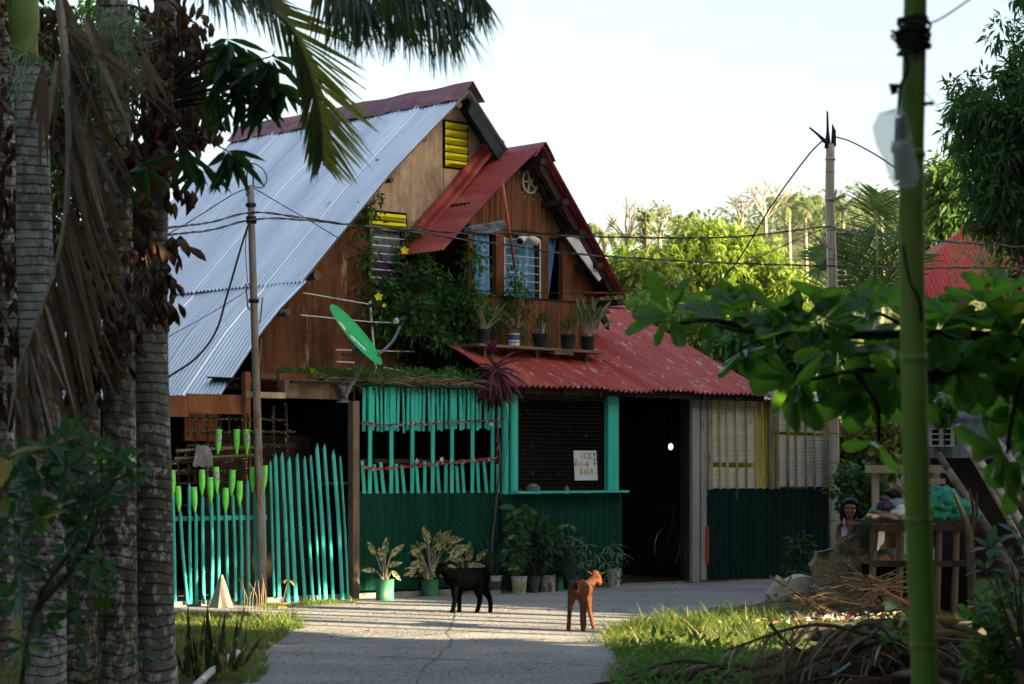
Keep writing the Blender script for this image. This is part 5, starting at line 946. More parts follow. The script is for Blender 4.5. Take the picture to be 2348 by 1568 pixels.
# ---------------------------------------------------------------- palms at the left
def palm_trunk(label, pts, d, mat, r, name='palm_tree', bump_=.0):
    P = [W(u, v, d) for u, v, _ in pts]; b = np.array((P[0][0], d, 0)); P = [b]+P; rr = [pts[0][2]*1.15]+[p[2] for p in pts]; t = thing(name, label, 'palm tree', tuple(b), 0, 'palms at the left'); Q = smooth_path(P, 14); R_ = np.interp(np.linspace(0, 1, len(Q)), np.linspace(0, 1, len(rr)), rr)/F*d
    V = []; n = 26; m = MB(); zc_ = np.cumsum(np.r_[0, np.linalg.norm(np.diff(Q, axis=0), axis=1)]); z_ = np.arange(0, zc_[-1], .022); Q2 = np.stack([np.interp(z_, zc_, Q[:, i]) for i in range(3)], 1); R2 = np.interp(z_, zc_, R_)
    fr = (z_*7.5) % 1.0; R2 = R2*(1+.006*(fr-.5)); lump = rng.uniform(-.02, .02, (len(z_), n)); ks = np.ones(9)/9; lump = np.apply_along_axis(lambda c_: np.convolve(c_, ks, 'same'), 0, lump)*2
    for i, p in enumerate(Q2):
        for j in range(n): a = 2*pi*j/n; q = R2[i]*(1+.04*sin(3*a+p[2]*.8)+lump[i, j]); V.append((p[0]+q*cos(a), p[1]+q*sin(a), p[2]))
    k = len(Q2); m.add(V, [(i*n+j, i*n+(j+1) % n, (i+1)*n+(j+1) % n, (i+1)*n+j) for i in range(k-1) for j in range(n)]); m.build('trunk', mat, t, smooth=True); return t
p1 = palm_trunk('thick grey palm trunk nearest the house fence, rightmost of the palms', [(352, 1568, 56), (348, 1400, 50), (345, 1100, 47), (340, 800, 44), (345, 500, 40), (372, 250, 33), (385, 0, 30), (390, -120, 30)], 14.5, m_bark, 0)
p2 = palm_trunk('mossy palm trunk with white lichen, second from the fence', [(270, 1568, 46), (268, 1300, 44), (272, 1000, 38), (270, 700, 36), (268, 400, 33), (262, 100, 32), (262, -120, 32)], 13.8, m_bark3, 0)
p3 = palm_trunk('dark lichen spotted palm trunk hidden behind the shrub', [(185, 1568, 42), (185, 1200, 42), (190, 900, 40), (205, 600, 30), (240, 300, 26), (250, 0, 26), (250, -120, 26)], 14.4, m_bark3, 0)
p4 = palm_trunk('pale ringed palm trunk at the far left', [(100, 1568, 52), (98, 1300, 50), (92, 900, 46), (80, 600, 42), (75, 350, 38), (62, 150, 34)], 13.2, m_bark2, 0)
m = MB(); P = [W(58, 140, 13.2), W(55, 60, 13.2), W(50, -60, 13.2)]; m.tube(smooth_path(P, 4), [.075]*4+[.09]*4+[.10], 14); m.build('crownshaft', M('crownshaft_green', (.12, .20, .04), (.22, .30, .08), (6, 6, 2), rough=.4), p4, smooth=True)
palm_trunk('slim grey trunk at the left edge behind the ringed palm', [(8, 1568, 22), (10, 1100, 22), (18, 600, 20), (10, -120, 20)], 16, m_bark, 0)
# big dead frond hanging
df = thing('dead_palm_frond', 'large dry brown palm frond hanging down over the palm trunks', 'frond', tuple(W(120, 900, 12.6))); lc = LC(); rb = MB(); R1 = smooth_path([W(133, -40, 12.7), W(150, 130, 12.65), (W(158, 300, 12.6)), W(152, 480, 12.6), W(120, 640, 12.6), W(60, 800, 12.6), W(25, 920, 12.6)], 6); rb.tube(R1, np.linspace(.03, .006, len(R1)), 6)
n = 120; s = rng.uniform(0, .97, n)*(len(R1)-1); k = s.astype(int); pos = R1[k]+(R1[np.minimum(k+1, len(R1)-1)]-R1[k])*(s-k)[:, None]; tt = s/(len(R1)-1)
d = np.stack((.42-.25*tt+rng.normal(0, .10, n), rng.normal(-.05, .2, n), -1+rng.normal(0, .05, n)), 1); lc.add(pos, d, np.stack((rng.normal(0, .5, n), -np.ones(n), rng.normal(0, .3, n)), 1), rng.uniform(.5, 1.0, n), rng.uniform(.02, .045, n), kind='strip', droop=.08)
n = 50; tt = rng.uniform(.5, .97, n); s = tt*(len(R1)-1); k = s.astype(int); pos = R1[k]; d = np.stack((rng.normal(.15, .25, n), rng.normal(0, .2, n), -np.ones(n)), 1); lc.add(pos, d, np.stack((rng.normal(0, .5, n), -np.ones(n), rng.normal(0, .3, n)), 1), rng.uniform(.25, .45, n), .025, kind='strip', droop=.1)
for (u0, v0, u1, v1, L_) in ((150, 60, 380, 250, 1.0), (130, 140, 100, 330, .5), (190, 40, 300, 300, .8), (100, 150, 60, 300, .5), (95, 170, 88, 380, .6), (320, 130, 370, 240, .4)):
    a_, b_ = W(u0, v0, 12.4), W(u1, v1, 12.4); lc.add([a_, a_+(.02, 0, .02)], [b_-a_, b_-a_+(0.02, 0, 0)], [(0, -1, .3)]*2, np.linalg.norm(b_-a_)*1.05, .04, kind='strip', droop=.12)
lc.build('leaflets', l_dry, df, smooth=False); rb.build('stalk', m_palebr, df)
# clumps of dead brown leaves caught on twigs around the trunks
dl_ = [(430, 60, .22), (455, 120, .26), (475, 170, .22), (430, 210, .25), (400, 150, .25), (440, 270, .25), (470, 280, .2), (420, 330, .22), (395, 60, .25), (380, 320, .2), (415, 440, .12), (340, 560, .16), (398, 560, .12), (375, 640, .12), (330, 400, .16), (330, 260, .2), (320, 480, .18), (280, 470, .2), (270, 590, .18), (300, 640, .16), (360, 180, .2), (285, 720, .2), (265, 800, .18), (220, 840, .22), (150, 860, .22), (10, 300, .3), (15, 450, .3), (10, 600, .28), (20, 750, .2), (20, 900, .2), (160, 300, .25), (165, 420, .25), (170, 560, .25), (165, 700, .3), (175, 800, .25), (200, 760, .2), (140, 200, .25), (120, 60, .2), (230, 650, .2), (300, 350, .22), (330, 60, .25), (300, 120, .22), (20, 120, .3), (30, 20, .3), (365, 700, .15)]
dt = thing('dead_leaf_clusters', 'clusters of withered brown leaves caught on twigs between the palm trunks', 'dead leaves', tuple(W(350, 700, 13.9))); lc = LC(); rb = MB(); cen = []
for u, v, r in dl_:
    c = W(u, v, 13.9+rng.uniform(-.5, .5)); n = int(30*r/.2); cen.append(c); o = rdir(n)*(rng.random((n, 1))**.5)*r*np.array((.75, .8, .9)); d = rng.normal(0, .32, (n, 3))+(0, 0, -1); lc.add(c+o, d, rng.normal(0, 1, (n, 3))+(0, -.6, 0), rng.uniform(.07, .15, n), rng.uniform(.022, .045, n), kind='leaf', droop=rng.uniform(-.2, .5), fold=1.1)
for c in cen: branchy(rb, c+rng.normal(0, .2, 3)+(-.25, .1, .15), [c], .012, .005, n=4, k=4)
lc.build('leaves', l_deadlf, dt); rb.build('twigs', m_dkbranch, dt)
# flowering spray of the palm
fs = thing('palm_flower_spray', 'pale green branching palm flower spray above the hanging dead frond', 'flower spray', tuple(W(200, 200, 12.6))); rb = MB(); m_spray = M('spray_green', (.20, .27, .16), (.28, .34, .20), (9, 9, 9), rough=.7, bump=0)
for (u0, v0, us, n_) in ((250, 30, 110, 85), (300, 40, 60, 40), (60, 120, 75, 40), (240, 110, 70, 60)):
    c = W(u0, v0, 12.65)
    for i in range(n_):
        e = c+np.array((rng.normal(0, us*.5), rng.normal(0, 60), rng.normal(-90, 60)*.8))*12.6/F; P = smooth_path([c, (c+e)/2+rng.normal(0, .04, 3), e], 4); rb.tube(P, .0022, 3)
        for j in range(3): rb.tube([P[-1-j], P[-1-j]+rng.normal(0, .035, 3)], .002, 3); rb.ball(P[-1-j]+rng.normal(0, .01, 3), .0055, 4, 3)
rb.build('spray', m_spray, fs)
# fronds hanging in at the top
def front(label, P, d, Lf, wd, n, mats, hang, ang=.8, side=None, jit=.07, mi=0, oneside=0, droop=.3, name='palm_frond', r=.022):
    Q = smooth_path([W(u, v, dd) for (u, v), dd in zip(P, d)], 8); t = thing(name, label, 'palm frond', tuple(Q[0])); lc = LC(); rb = MB(); frond(lc, rb, Q, Lf, wd, n, hang=hang, ang=ang, side=side, jit=jit, oneside=oneside, droop=droop); rb.tube(Q, np.linspace(r, .004, len(Q)), 6); lc.build('leaflets', mats, t, smooth=False); rb.build('stalk', m_stalk, t); return t
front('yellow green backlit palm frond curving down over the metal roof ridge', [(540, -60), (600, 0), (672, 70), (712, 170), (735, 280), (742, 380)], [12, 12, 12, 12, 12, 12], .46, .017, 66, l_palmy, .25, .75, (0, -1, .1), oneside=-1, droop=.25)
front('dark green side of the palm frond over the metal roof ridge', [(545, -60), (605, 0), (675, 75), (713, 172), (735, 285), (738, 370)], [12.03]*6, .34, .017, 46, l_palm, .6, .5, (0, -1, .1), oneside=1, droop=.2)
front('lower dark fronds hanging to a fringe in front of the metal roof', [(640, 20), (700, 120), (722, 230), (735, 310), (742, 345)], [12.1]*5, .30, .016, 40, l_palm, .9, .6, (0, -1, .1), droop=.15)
for i, (P, lf, n, lb) in enumerate(([((700, -130), (780, -60), (820, -20), (850, 10)), .42, 44, 'dark palm frond fringe at the top, left of the large one'], [((800, -160), (880, -90), (950, -40), (1010, 0), (1060, 30)), .48, 60, 'large dark palm frond fringe hanging from the top centre'], [((880, -170), (980, -110), (1060, -60), (1110, -10)), .42, 52, 'rightmost dark palm frond fringe at the top centre'], [((420, -120), (480, -70), (560, -50), (620, -60)), .35, 44, 'dark palm fringe at the top above the broad leaves'], [((820, -110), (870, -60), (900, -20), (930, 30)), .42, 44, 'drooping dark palm leaflets in the middle of the top fringe'], [((720, -90), (745, -50), (770, -30), (800, 0)), .45, 30, 'dark palm leaflets crossing the yellow frond at the top'])):
    front(lb, P, [11.2+.1*i]*len(P), lf, .016, int(n*1.35), l_palm, 1.3, .75, (0, -.6, 1), jit=.22, droop=.12)
# mango branch with long leaves at upper left
def rosette(lc, c, d, n, L, Wd, spread=.9, kind='leaf', droop=.5, mi=0, hang=.5, fold=.15):
    d = norm(d); a = norm(np.cross(d, (0.3, .2, 1))); b = np.cross(d, a); t = np.arange(n)*2.4+rng.uniform(0, 6); sp = rng.uniform(.6, 1.2, n)*spread
    v = d[None]*np.cos(sp)[:, None]+(a[None]*np.cos(t)[:, None]+b[None]*np.sin(t)[:, None])*np.sin(sp)[:, None]; v[:, 2] -= hang; lc.add(np.repeat([c], n, 0)+v*.015, v, np.tile(d, (n, 1))+np.array((0, 0, .6)), L*rng.uniform(.6, 1.15, n), Wd*rng.uniform(.75, 1.15, n), kind=kind, droop=droop, mi=mi, fold=fold)
mb_ = thing('mango_branch', 'mango branch of long dark leaves beside the dead leaf clusters', 'branch', tuple(W(450, 250, 13))); lc = LC(); rb = MB()
for u, v, n, dz in ((520, 90, 12, 0), (560, 110, 11, 0), (590, 140, 11, 0), (560, 170, 12, 0), (610, 185, 11, 0), (525, 160, 10, 0), (500, 210, 9, 0), (545, 220, 8, 0), (590, 230, 8, 0), (640, 190, 9, 0), (510, 130, 9, 0), (620, 130, 8, 0), (520, 345, 15, 0), (455, 375, 9, 0), (425, 350, 7, 0), (330, 380, 5, 0)):
    c = W(u, v, 12.9+rng.uniform(-.25, .25)); rosette(lc, c, (rng.uniform(-.1, .7), -.3, -.3), max(5, n-1), .235, .042, 1.1, hang=.6, droop=.5, fold=.5); branchy(rb, W(400, v*.5+130, 13.3), [c], .012, .005, n=5, k=5, bend=.05)
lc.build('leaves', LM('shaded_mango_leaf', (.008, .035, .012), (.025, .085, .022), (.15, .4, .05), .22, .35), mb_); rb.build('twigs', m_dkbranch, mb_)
# shrub in front of the trunks
sh = thing('broadleaf_shrub', 'glossy green shrub growing in front of the palm trunks at lower left', 'shrub', tuple(W(80, 1095, 11.5)*(1, 1, 0))); lc = LC(); rb = MB(); st = smooth_path([W(30, 2000, 11.5)*(1, 1, 0), W(80, 1400, 11.5), W(170, 1250, 11.5), W(215, 1150, 11.5), W(195, 1050, 11.5), W(175, 985, 11.5)], 6); rb.tube(st, np.linspace(.014, .004, len(st)), 7)
st2 = smooth_path([W(80, 1400, 11.5), W(200, 1260, 11.4), W(240, 1130, 11.4), W(300, 1080, 11.4)], 6); rb.tube(st2, np.linspace(.016, .005, len(st2)), 6)
cl = [(175, 985, 5), (150, 1010, 6), (190, 1020, 6), (110, 1030, 7), (215, 1040, 7), (60, 1040, 6), (150, 1070, 8), (230, 1080, 7), (290, 1060, 7), (265, 1040, 5), (310, 1085, 4), (100, 1100, 8), (180, 1110, 7), (60, 1110, 7), (30, 1060, 6), (250, 1130, 6), (210, 1160, 7), (140, 1160, 8), (90, 1190, 7), (30, 1190, 7), (180, 1210, 8), (200, 1250, 7), (150, 1270, 7), (60, 1290, 6), (120, 1330, 7), (200, 1320, 5), (30, 1370, 6), (10, 1130, 6), (230, 1290, 5), (160, 1400, 4), (100, 1420, 4), (240, 1360, 4), (10, 1260, 6), (60, 1480, 4), (180, 1480, 3)]
for u, v, n in cl: c = W(u, v, 11.4+rng.uniform(-.35, .35)); rosette(lc, c, (rng.uniform(-.5, .5), -.5, .35), n+2, .122, .05, 1.25, kind='leaf', hang=.15, droop=.3); branchy(rb, st[int(np.argmin(np.linalg.norm(st-c, axis=1)))], [c], .006, .003, n=4, k=4, bend=.1)
lc.build('leaves', l_shrub, sh); rb.build('stems', m_branch, sh)
for i, (u, v, n, L_, lb) in enumerate(((330, 1500, 5, .10, 'small sprig of leaves at the foot of the palm trunks'), (15, 1050, 3, .22, 'broad yellowing leaf at the left edge'))):
    t = thing('leafy_sprig', lb, 'plant', tuple(W(u, v+40, 11))); lc = LC(); rosette(lc, W(u, v, 11), (0, -.4, 1), n, L_, L_*.5, .9); lc.build('leaves', l_shrub if i == 0 else LM('yellow_leaf', (.35, .24, .05), (.42, .30, .08), (.6, .5, .1), .3), t); rb = MB(); rb.tube([W(u, v, 11), W(u, v+80, 11)], .004, 4); rb.build('stem', m_branch, t)
# snake plants
def blades(name, label, cat, u, v, n, L, Wd, mat, spread=.35, kind='blade', d=None, droop=.1, group=None, z0=0.0, r=.1):
    b = G(u, v) if d is None else W(u, v, d); t = thing(name, label, cat, tuple(b), 0, group); lc = LC(); a = rng.uniform(0, 2*pi, n); sp = rng.uniform(0, spread, n); dd = np.stack((np.cos(a)*sp, np.sin(a)*sp, np.ones(n)), 1); ps = b+np.stack((np.cos(a)*r*rng.random(n), np.sin(a)*r*rng.random(n), np.zeros(n)), 1); lc.add(ps, dd, np.stack((np.cos(a), np.sin(a)-.8, np.zeros(n)), 1), L*rng.uniform(.6, 1.1, n), Wd, kind=kind, droop=droop); lc.build('leaves', mat, t); return t
blades('snake_plant', 'clump of yellow edged snake plants right beside the thick palm trunk', 'plant', 430, 1560, 14, .45, .035, l_snake, .45, r=.16); blades('snake_plant', 'snake plants growing between the trunk and the grass verge', 'plant', 475, 1555, 14, .50, .035, l_snake, .4, r=.16); blades('snake_plant', 'snake plant with leaves leaning over the white pipe', 'plant', 510, 1550, 9, .42, .04, l_snake, .9, r=.12)
m = MB(); m.tube([G(440, 1600)+(0, 0, .05), G(500, 1545)+(0, 0, .06), G(545, 1512)+(0, 0, .05)], .026, 10); tag(m.build('white_pipe', m_white, smooth=True), 'white plastic pipe lying at the road edge by the snake plants', 'pipe')
# ---------------------------------------------------------------- almond tree, close at the right
at = thing('almond_tree', 'broad leaved almond tree branches reaching in from the right', 'tree', tuple(W(2500, 1095, 10)*(1, 1, 0))); rb = MB(); lc = LC(); D = 9.6
limb = smooth_path([W(2500, 1095, 10)*(1, 1, 0), W(2480, 1000, 10), W(2330, 815, 9.9), W(2180, 835, 9.8), W(2120, 880, D), W(2080, 880, D)], 6)
def lb(pts, r0, r1): P = smooth_path([W(u, v, D+dd) for u, v, dd in pts], 6); rb.tube(P, np.linspace(r0, r1, len(P)), 8); return P
lb([(2560, 900, .4), (2420, 830, .3), (2300, 800, .2), (2160, 850, 0), (2090, 905, 0)], .045, .03); lb([(2560, 780, .3), (2400, 790, .2), (2250, 770, .1), (2100, 765, 0), (1900, 770, 0), (1750, 760, 0), (1640, 735, 0), (1560, 740, 0)], .03, .007)
lb([(2300, 800, .2), (2200, 850, 0), (2050, 850, 0), (1960, 850, 0), (1860, 870, 0)], .022, .007); lb([(2100, 765, 0), (2020, 720, 0), (1990, 730, 0)], .01, .006); lb([(2400, 790, .2), (2350, 850, .1), (2320, 960, 0), (2310, 1040, 0)], .012, .007); lb([(1750, 760, 0), (1700, 760, -.1), (1638, 745, -.1)], .008, .006); lb([(1960, 850, 0), (2010, 930, 0), (2015, 1010, .1)], .012, .008)
ros = [(1640, 740, 13, .18, (-.1, -.4, .5)), (1540, 725, 7, .15, (-.6, -.3, .3)), (1555, 700, 4, .13, (-.2, -.3, .9)), (1720, 740, 7, .15, (.3, -.4, .6)), (1790, 730, 7, .16, (0, -.3, .6)), (1820, 760, 8, .17, (-.1, -.5, .3)), (1765, 810, 5, .12, (-.3, -.5, .8)), (1885, 740, 8, .17, (0, -.4, .7)), (1900, 800, 8, .16, (-.2, -.6, 0)), (1830, 870, 11, .19, (-.4, -.5, -.3)), (1935, 850, 9, .17, (0, -.6, .0)), (1990, 730, 9, .17, (0, -.4, .8)), (2000, 790, 9, .18, (0, -.7, .1)), (2050, 830, 8, .17, (.2, -.6, 0)), (1980, 890, 9, .17, (-.2, -.5, -.6)), (2060, 880, 9, .18, (.1, -.5, -.6)), (2060, 730, 8, .16, (.2, -.4, .8)), (2150, 760, 9, .17, (0, -.5, .5)), (2180, 730, 8, .17, (0, -.4, .9)), (2230, 780, 9, .17, (0, -.6, .2)), (2260, 700, 8, .18, (.1, -.4, .9)), (2320, 690, 9, .19, (-.2, -.4, .8)), (2330, 770, 9, .19, (-.2, -.6, .3)), (2250, 850, 8, .17, (-.3, -.5, -.6)), (2320, 870, 9, .18, (-.2, -.5, -.5)), (2345, 940, 8, .17, (-.2, -.5, -.3)), (2305, 1035, 7, .21, (-.4, -.4, -.7)), (2340, 1060, 5, .2, (0, -.4, -.9)), (2200, 840, 7, .16, (-.2, -.5, -.5)), (2120, 800, 8, .16, (0, -.6, .3)), (1700, 800, 6, .12, (.1, -.4, -.8)), (2010, 1010, 3, .13, (0, -.4, -.9)), (1870, 690, 5, .14, (.2, -.3, .9)), (2395, 800, 10, .19, (-.5, -.5, .0)), (2400, 700, 9, .19, (-.5, -.5, .5)), (2380, 1000, 8, .2, (-.6, -.4, -.3)), (2240, 1090, 0, .1, (0, 0, 1))]
for u, v, n, L_, d in ros:
    if n: rosette(lc, W(u, v, D+rng.uniform(-.15, .25)), np.array(d)+rng.normal(0, .3, 3), n, L_*1.18, L_*.56, 1.0, kind='obov', hang=.05, droop=.3, fold=.5)
rb.build('limb', m_dkbranch, at, smooth=True); lc.build('crown', l_almond, at)
# shrub low right close to the viewer
cs = thing('broadleaf_shrub', 'green leafy shrub at the lower right in front of the leaning poles', 'shrub', tuple(W(2330, 1568, 12)*(1, 1, 0))); lc = LC(); rb = MB()
for u, v, n, L_ in ((2270, 1260, 7, .17), (2320, 1290, 6, .14), (2340, 1230, 5, .15), (2300, 1340, 6, .13), (2340, 1360, 7, .14), (2260, 1310, 4, .14), (2330, 1420, 6, .13), (2290, 1400, 5, .12), (2345, 1480, 6, .12), (2250, 1390, 4, .11), (2380, 1320, 7, .14)): c = W(u, v, 12+rng.uniform(-.2, .2)); rosette(lc, c, (-.1, -.4, .6), n, L_*.85, L_*.3, 1.1, hang=.1); branchy(rb, W(2360, 1560, 12), [c], .012, .004, n=4, k=5)
lc.build('leaves', l_shrub, cs); rb.build('stems', m_branch, cs)
UNSEEN_BACKTREES = [(-13, 7, 5, 14, 'unseen broad tree added at the left to cut skylight, level with the palms'), (-14, 17, 5, 13, 'unseen broad tree added at the left to cut skylight, level with the fence'), (-9, -7, 6.5, 16, 'unseen large tree added behind the viewer to the left to cut skylight'), (1, -11, 7, 17, 'unseen large tree added straight behind the viewer to cut skylight'), (-15, 28, 4.5, 11, 'unseen tree added left of the house to cut skylight')]  # unseen trees, added behind and at the left to dim the skylight
# ---------------------------------------------------------------- unseen shade trees at the right, crowns and gaps shaped to block the sun
hx, hy = sin(SAZ), cos(SAZ)
def unseen_shade_tree(hc, w, t, zh, label, windows, n=None, zl=.2):
    base = np.array((hc*hx+t*cos(SAZ), hc*hy-t*sin(SAZ), 0)); t_ = thing('unseen_shade_tree', label, 'tree', tuple(base), 0, 'unseen trees built for shade'); m = MB(); m.tube([base, base+(0, 0, zh*.6)], [.2, .1], 8); m.build('trunk', m_branch, t_)
    n = n or int(w*zh*(30 if hc > 20 else 20)); q = np.stack((rng.uniform(-w, w, n), rng.uniform(-.9, .9, n), rng.uniform(zl, zh, n)), 1); ok = np.ones(n, bool)
    for h0, h1, z0, z1 in windows: ok &= ~((q[:, 0]+hc > h0) & (q[:, 0]+hc < h1) & (q[:, 2] > z0) & (q[:, 2] < z1))
    q = q[ok]; cen = base*(1, 1, 0)+np.stack((q[:, 0]*hx+q[:, 1]*cos(SAZ), q[:, 0]*hy-q[:, 1]*sin(SAZ), q[:, 2]), 1); lc = LC(); clumps(lc, cen, .45, 16, .55, .36, inner=.1); lc.build('crown', l_dark, t_)
def stripe_palm(h, r, t, label):  # unseen palm added to throw a shadow stripe across the road
    b = np.array((h*hx+t*cos(SAZ), h*hy-t*sin(SAZ), 0)); t_ = thing('added_shade_palm', label, 'palm tree', tuple(b), 0, 'unseen palms added for shadow stripes'); m = MB(); m.tube(smooth_path([b, b+(.03, .03, 3), b+(0, 0, 6.5)], 5), np.linspace(r, r*.8, 11), 10, wob=.05); m.build('trunk', m_bark, t_); lc = LC(); clumps(lc, inell(b+(0, 0, 7), (1, 1, .5), 20), .4, 14, .5, .1); lc.build('fronds', l_dark, t_)
for h, r, t, lb in ((18.25, .09, 2.0, 'slim unseen palm added for a shadow stripe, first of four'), (18.75, .06, 1.0, 'thinnest unseen palm added for a shadow stripe'), (19.35, .13, 2.6, 'thick unseen palm added for a shadow stripe'), (20.15, .10, 1.8, 'slim unseen palm added for a shadow stripe, farthest of four'), (16.95, .05, .4, 'very thin unseen sapling palm added for a shadow stripe')): stripe_palm(h, r, t, lb)
WIN = [(15.7, 20.0, -1, 4.9), (20.0, 20.55, 3.3, 5.2), (20.55, 21.4, 3.75, 5.3), (9.62, 9.95, 5.7, 6.8), (29.5, 30.3, 4.6, 6.2), (8.5, 9.3, 3.5, 4.5)]  # crown gaps carved where sunlight has to pass
for hc, w, lb in ((-1, 3.2, 'nearest unseen tree at the right, shaped to block the sun'), (5, 3.4, 'second unseen tree at the right, shaped to block the sun'), (11, 3.4, 'third unseen tree at the right, shaped to block the sun'), (17.5, 3.6, 'fourth unseen tree at the right, crown cut high to let low sun through'), (24, 3.6, 'fifth unseen tree at the right, shaped to block the sun'), (29.5, 2.6, 'sixth unseen tree at the right, shaped to block the sun'), (36.0, 3.4, 'farthest unseen tree at the right, shaped to block the sun')): unseen_shade_tree(hc, w, 3.5, 11.5, lb, WIN)
def unseen_back_tree(x, y, w, h, label, zl=.5, seed=0):
    base = np.array((x, y, 0.)); t_ = thing('unseen_shade_tree', label, 'tree', tuple(base), 0, 'unseen trees built for shade'); m = MB(); m.tube([base, base+(0, 0, h*.6)], [.3, .15], 8); m.build('trunk', m_branch, t_); lc = LC(); cen = inell((x, y, (h+zl)/2), (w, w, (h-zl)/2), 170, .5); clumps(lc, cen, 1.5, 30, .95, .6, inner=.1); lc.build('crown', l_dark, t_)
for x, y, w, h, lb in UNSEEN_BACKTREES: unseen_back_tree(x, y, w, h, lb)
# ---------------------------------------------------------------- pots and plants along the shop front
def c7(x, y): return 807.5+x*.3593, 845+y*.3593
m_potg = M('green_pot', (.03, .15, .085), (.05, .22, .13), (6, 6, 3), c3=(.16, .17, .10), sc3=(12, 12, 9), lo3=.56, hi3=.68, rough=.6, bump=.3)
m_bucket = M('dirty_white_bucket', (.48, .50, .48), (.36, .38, .36), (7, 7, 7), c3=(.20, .17, .12), sc3=(12, 12, 14), lo3=.55, hi3=.66, rough=.55); m_rust = M('rusty_paint_can', (.40, .40, .36), (.30, .26, .20), (7, 7, 7), c3=(.16, .06, .03), sc3=(14, 14, 10), lo3=.5, hi3=.6, rough=.6)
m_bdark = M('dark_bucket', (.03, .05, .06), (.05, .08, .09), (8, 8, 8), rough=.55); m_earth = M('potting_earth', (.05, .035, .025), (.09, .065, .045), (20, 20, 20), rough=1)
m_yel2 = M('faded_yellow_label', (.42, .38, .14), (.30, .28, .12), (9, 9, 9), rough=.6); m_blue = M('faded_blue_label', (.04, .10, .25), rough=.6, bump=0)
def pot(name, label, u, v0, v1, wpx, mat, kind='bucket', y=None, mat2=None, base=None, group='pots and buckets along the shop front'):
    g0 = G(u, v0) if base is None else base; d = g0[1]; r = wpx/2/F*d; h = (v0-v1)/F*d
    t = thing(name, label, 'pot', tuple(g0), 0, group); m = MB(); n = 24
    if kind == 'bucket': pr = [(r*.84, 0), (r*.97, h*.9), (r*1.04, h*.9), (r*1.06, h), (r*.98, h), (r*.92, h*.86)]
    elif kind == 'pot': pr = [(r*.78, 0), (r*.98, h*.86), (r*1.1, h*.86), (r*1.1, h), (r*.98, h), (r*.92, h*.85)]
    elif kind == 'jar': pr = [(r*.95, 0), (r*1.0, h*.1), (r*.98, h*.5), (r*1.0, h*.94), (r*1.03, h), (r*.95, h), (r*.9, h*.88)]
    else: pr = [(r, 0), (r, h*.95), (r*1.03, h), (r*.97, h), (r*.93, h*.87)]
    m.lathe(g0, pr, n, cap=False); m.lathe(g0, [(0, .002), (pr[0][0], .002)], n, cap=False); m.build('pot_body', mat, t, smooth=False)
    m = MB(); m.lathe(g0, [(pr[-1][0], h*.86), (0, h*.88)], n, cap=False); m.build('soil', m_earth, t)
    if mat2: m = MB(); k = len(pr); ra = pr[0][0]+(pr[1][0]-pr[0][0])*.15; m.lathe(g0, [(r*.90, h*.22), (r*.975, h*.70)] if kind == 'bucket' else [(r*1.012, h*.2), (r*1.012, h*.7)], n, cap=False); m.build('label_band', mat2, t)
    if kind == 'bucket': m = MB(); P = [g0+np.array((-r*1.03, -.01, h*.86)), g0+np.array((-r*.8, -r*.9, h*.55)), g0+np.array((0, -r*1.25, h*.42)), g0+np.array((r*.8, -r*.9, h*.55)), g0+np.array((r*1.03, -.01, h*.86))]; m.tube(smooth_path(P, 5), .003, 5); m.build('handle', m_cableg, t)
    return t, g0+np.array((0, 0, h*.87)), r
def stems(rb, c, tips_, r=.005):
    for e in tips_: P = smooth_path([c, (c*.4+e*.6)+np.array((0, 0, .05*np.linalg.norm(e-c))), e], 4); rb.tube(P, np.linspace(r, r*.5, len(P)), 5)
def big_leaf_plant(t, c, spec, mat, Wf=.42, kind='broad', stem=m_palebr, droop=.35, fold=.35):
    lc = LC(); rb = MB(); d0 = c[1]
    for u, v, L_, dx, dz in spec: e = W(u, v, d0+rng.uniform(-.12, .08)); stems(rb, c+rng.normal(0, .015, 3)*(1, 1, 0), [e], .008); lc.add([e], [(dx, rng.uniform(-.5, -.1), dz)], [(rng.uniform(-.3, .3), -1, .35)], L_, L_*Wf, kind=kind, droop=droop, fold=fold)
    lc.build('leaves', mat, t); rb.build('stems', stem, t)
t, c, r = pot('potted_dieffenbachia', 'green pot with a few cream and green leaves, nearest the grey post', *[c7(209, 1480)[0], c7(209, 1480)[1]], c7(0, 1343)[1], 42, m_potg, 'jar')
big_leaf_plant(t, c, [(*c7(150, 1190), .17, -.5, .9), (*c7(205, 1200), .20, .05, 1), (*c7(245, 1200), .2, .6, .7), (*c7(190, 1230), .15, -.1, .9), (*c7(150, 1290), .15, -1, .15), (*c7(230, 1260), .16, .8, .3), (*c7(255, 1290), .14, .5, -.5), (*c7(210, 1170), .16, .1, 1)], l_dieff)
t, c, r = pot('potted_dieffenbachia', 'green pot under the largest clump of cream splashed leaves', c7(495, 0)[0], c7(0, 1452)[1], c7(0, 1343)[1], 40, m_potg, 'jar')
sp = [(*c7(rng.uniform(340, 640), rng.uniform(1080, 1300)), rng.uniform(.17, .26), 0, 0) for _ in range(46)]
sp = [(u, v, L_, (u-c7(495, 0)[0])/60+rng.uniform(-.3, .3), rng.uniform(-.1, .9)*(1 if v < c7(0, 1220)[1] else -.3)) for u, v, L_, _, _ in sp]; big_leaf_plant(t, c, sp, l_dieff, .46)
t, c, r = pot('potted_dieffenbachia', 'small brown pot of cream splashed leaves behind the black goat', c7(722, 0)[0], c7(0, 1440)[1], c7(0, 1385)[1], 18, M('brown_clay', (.20, .13, .09), rough=.8), 'pot')
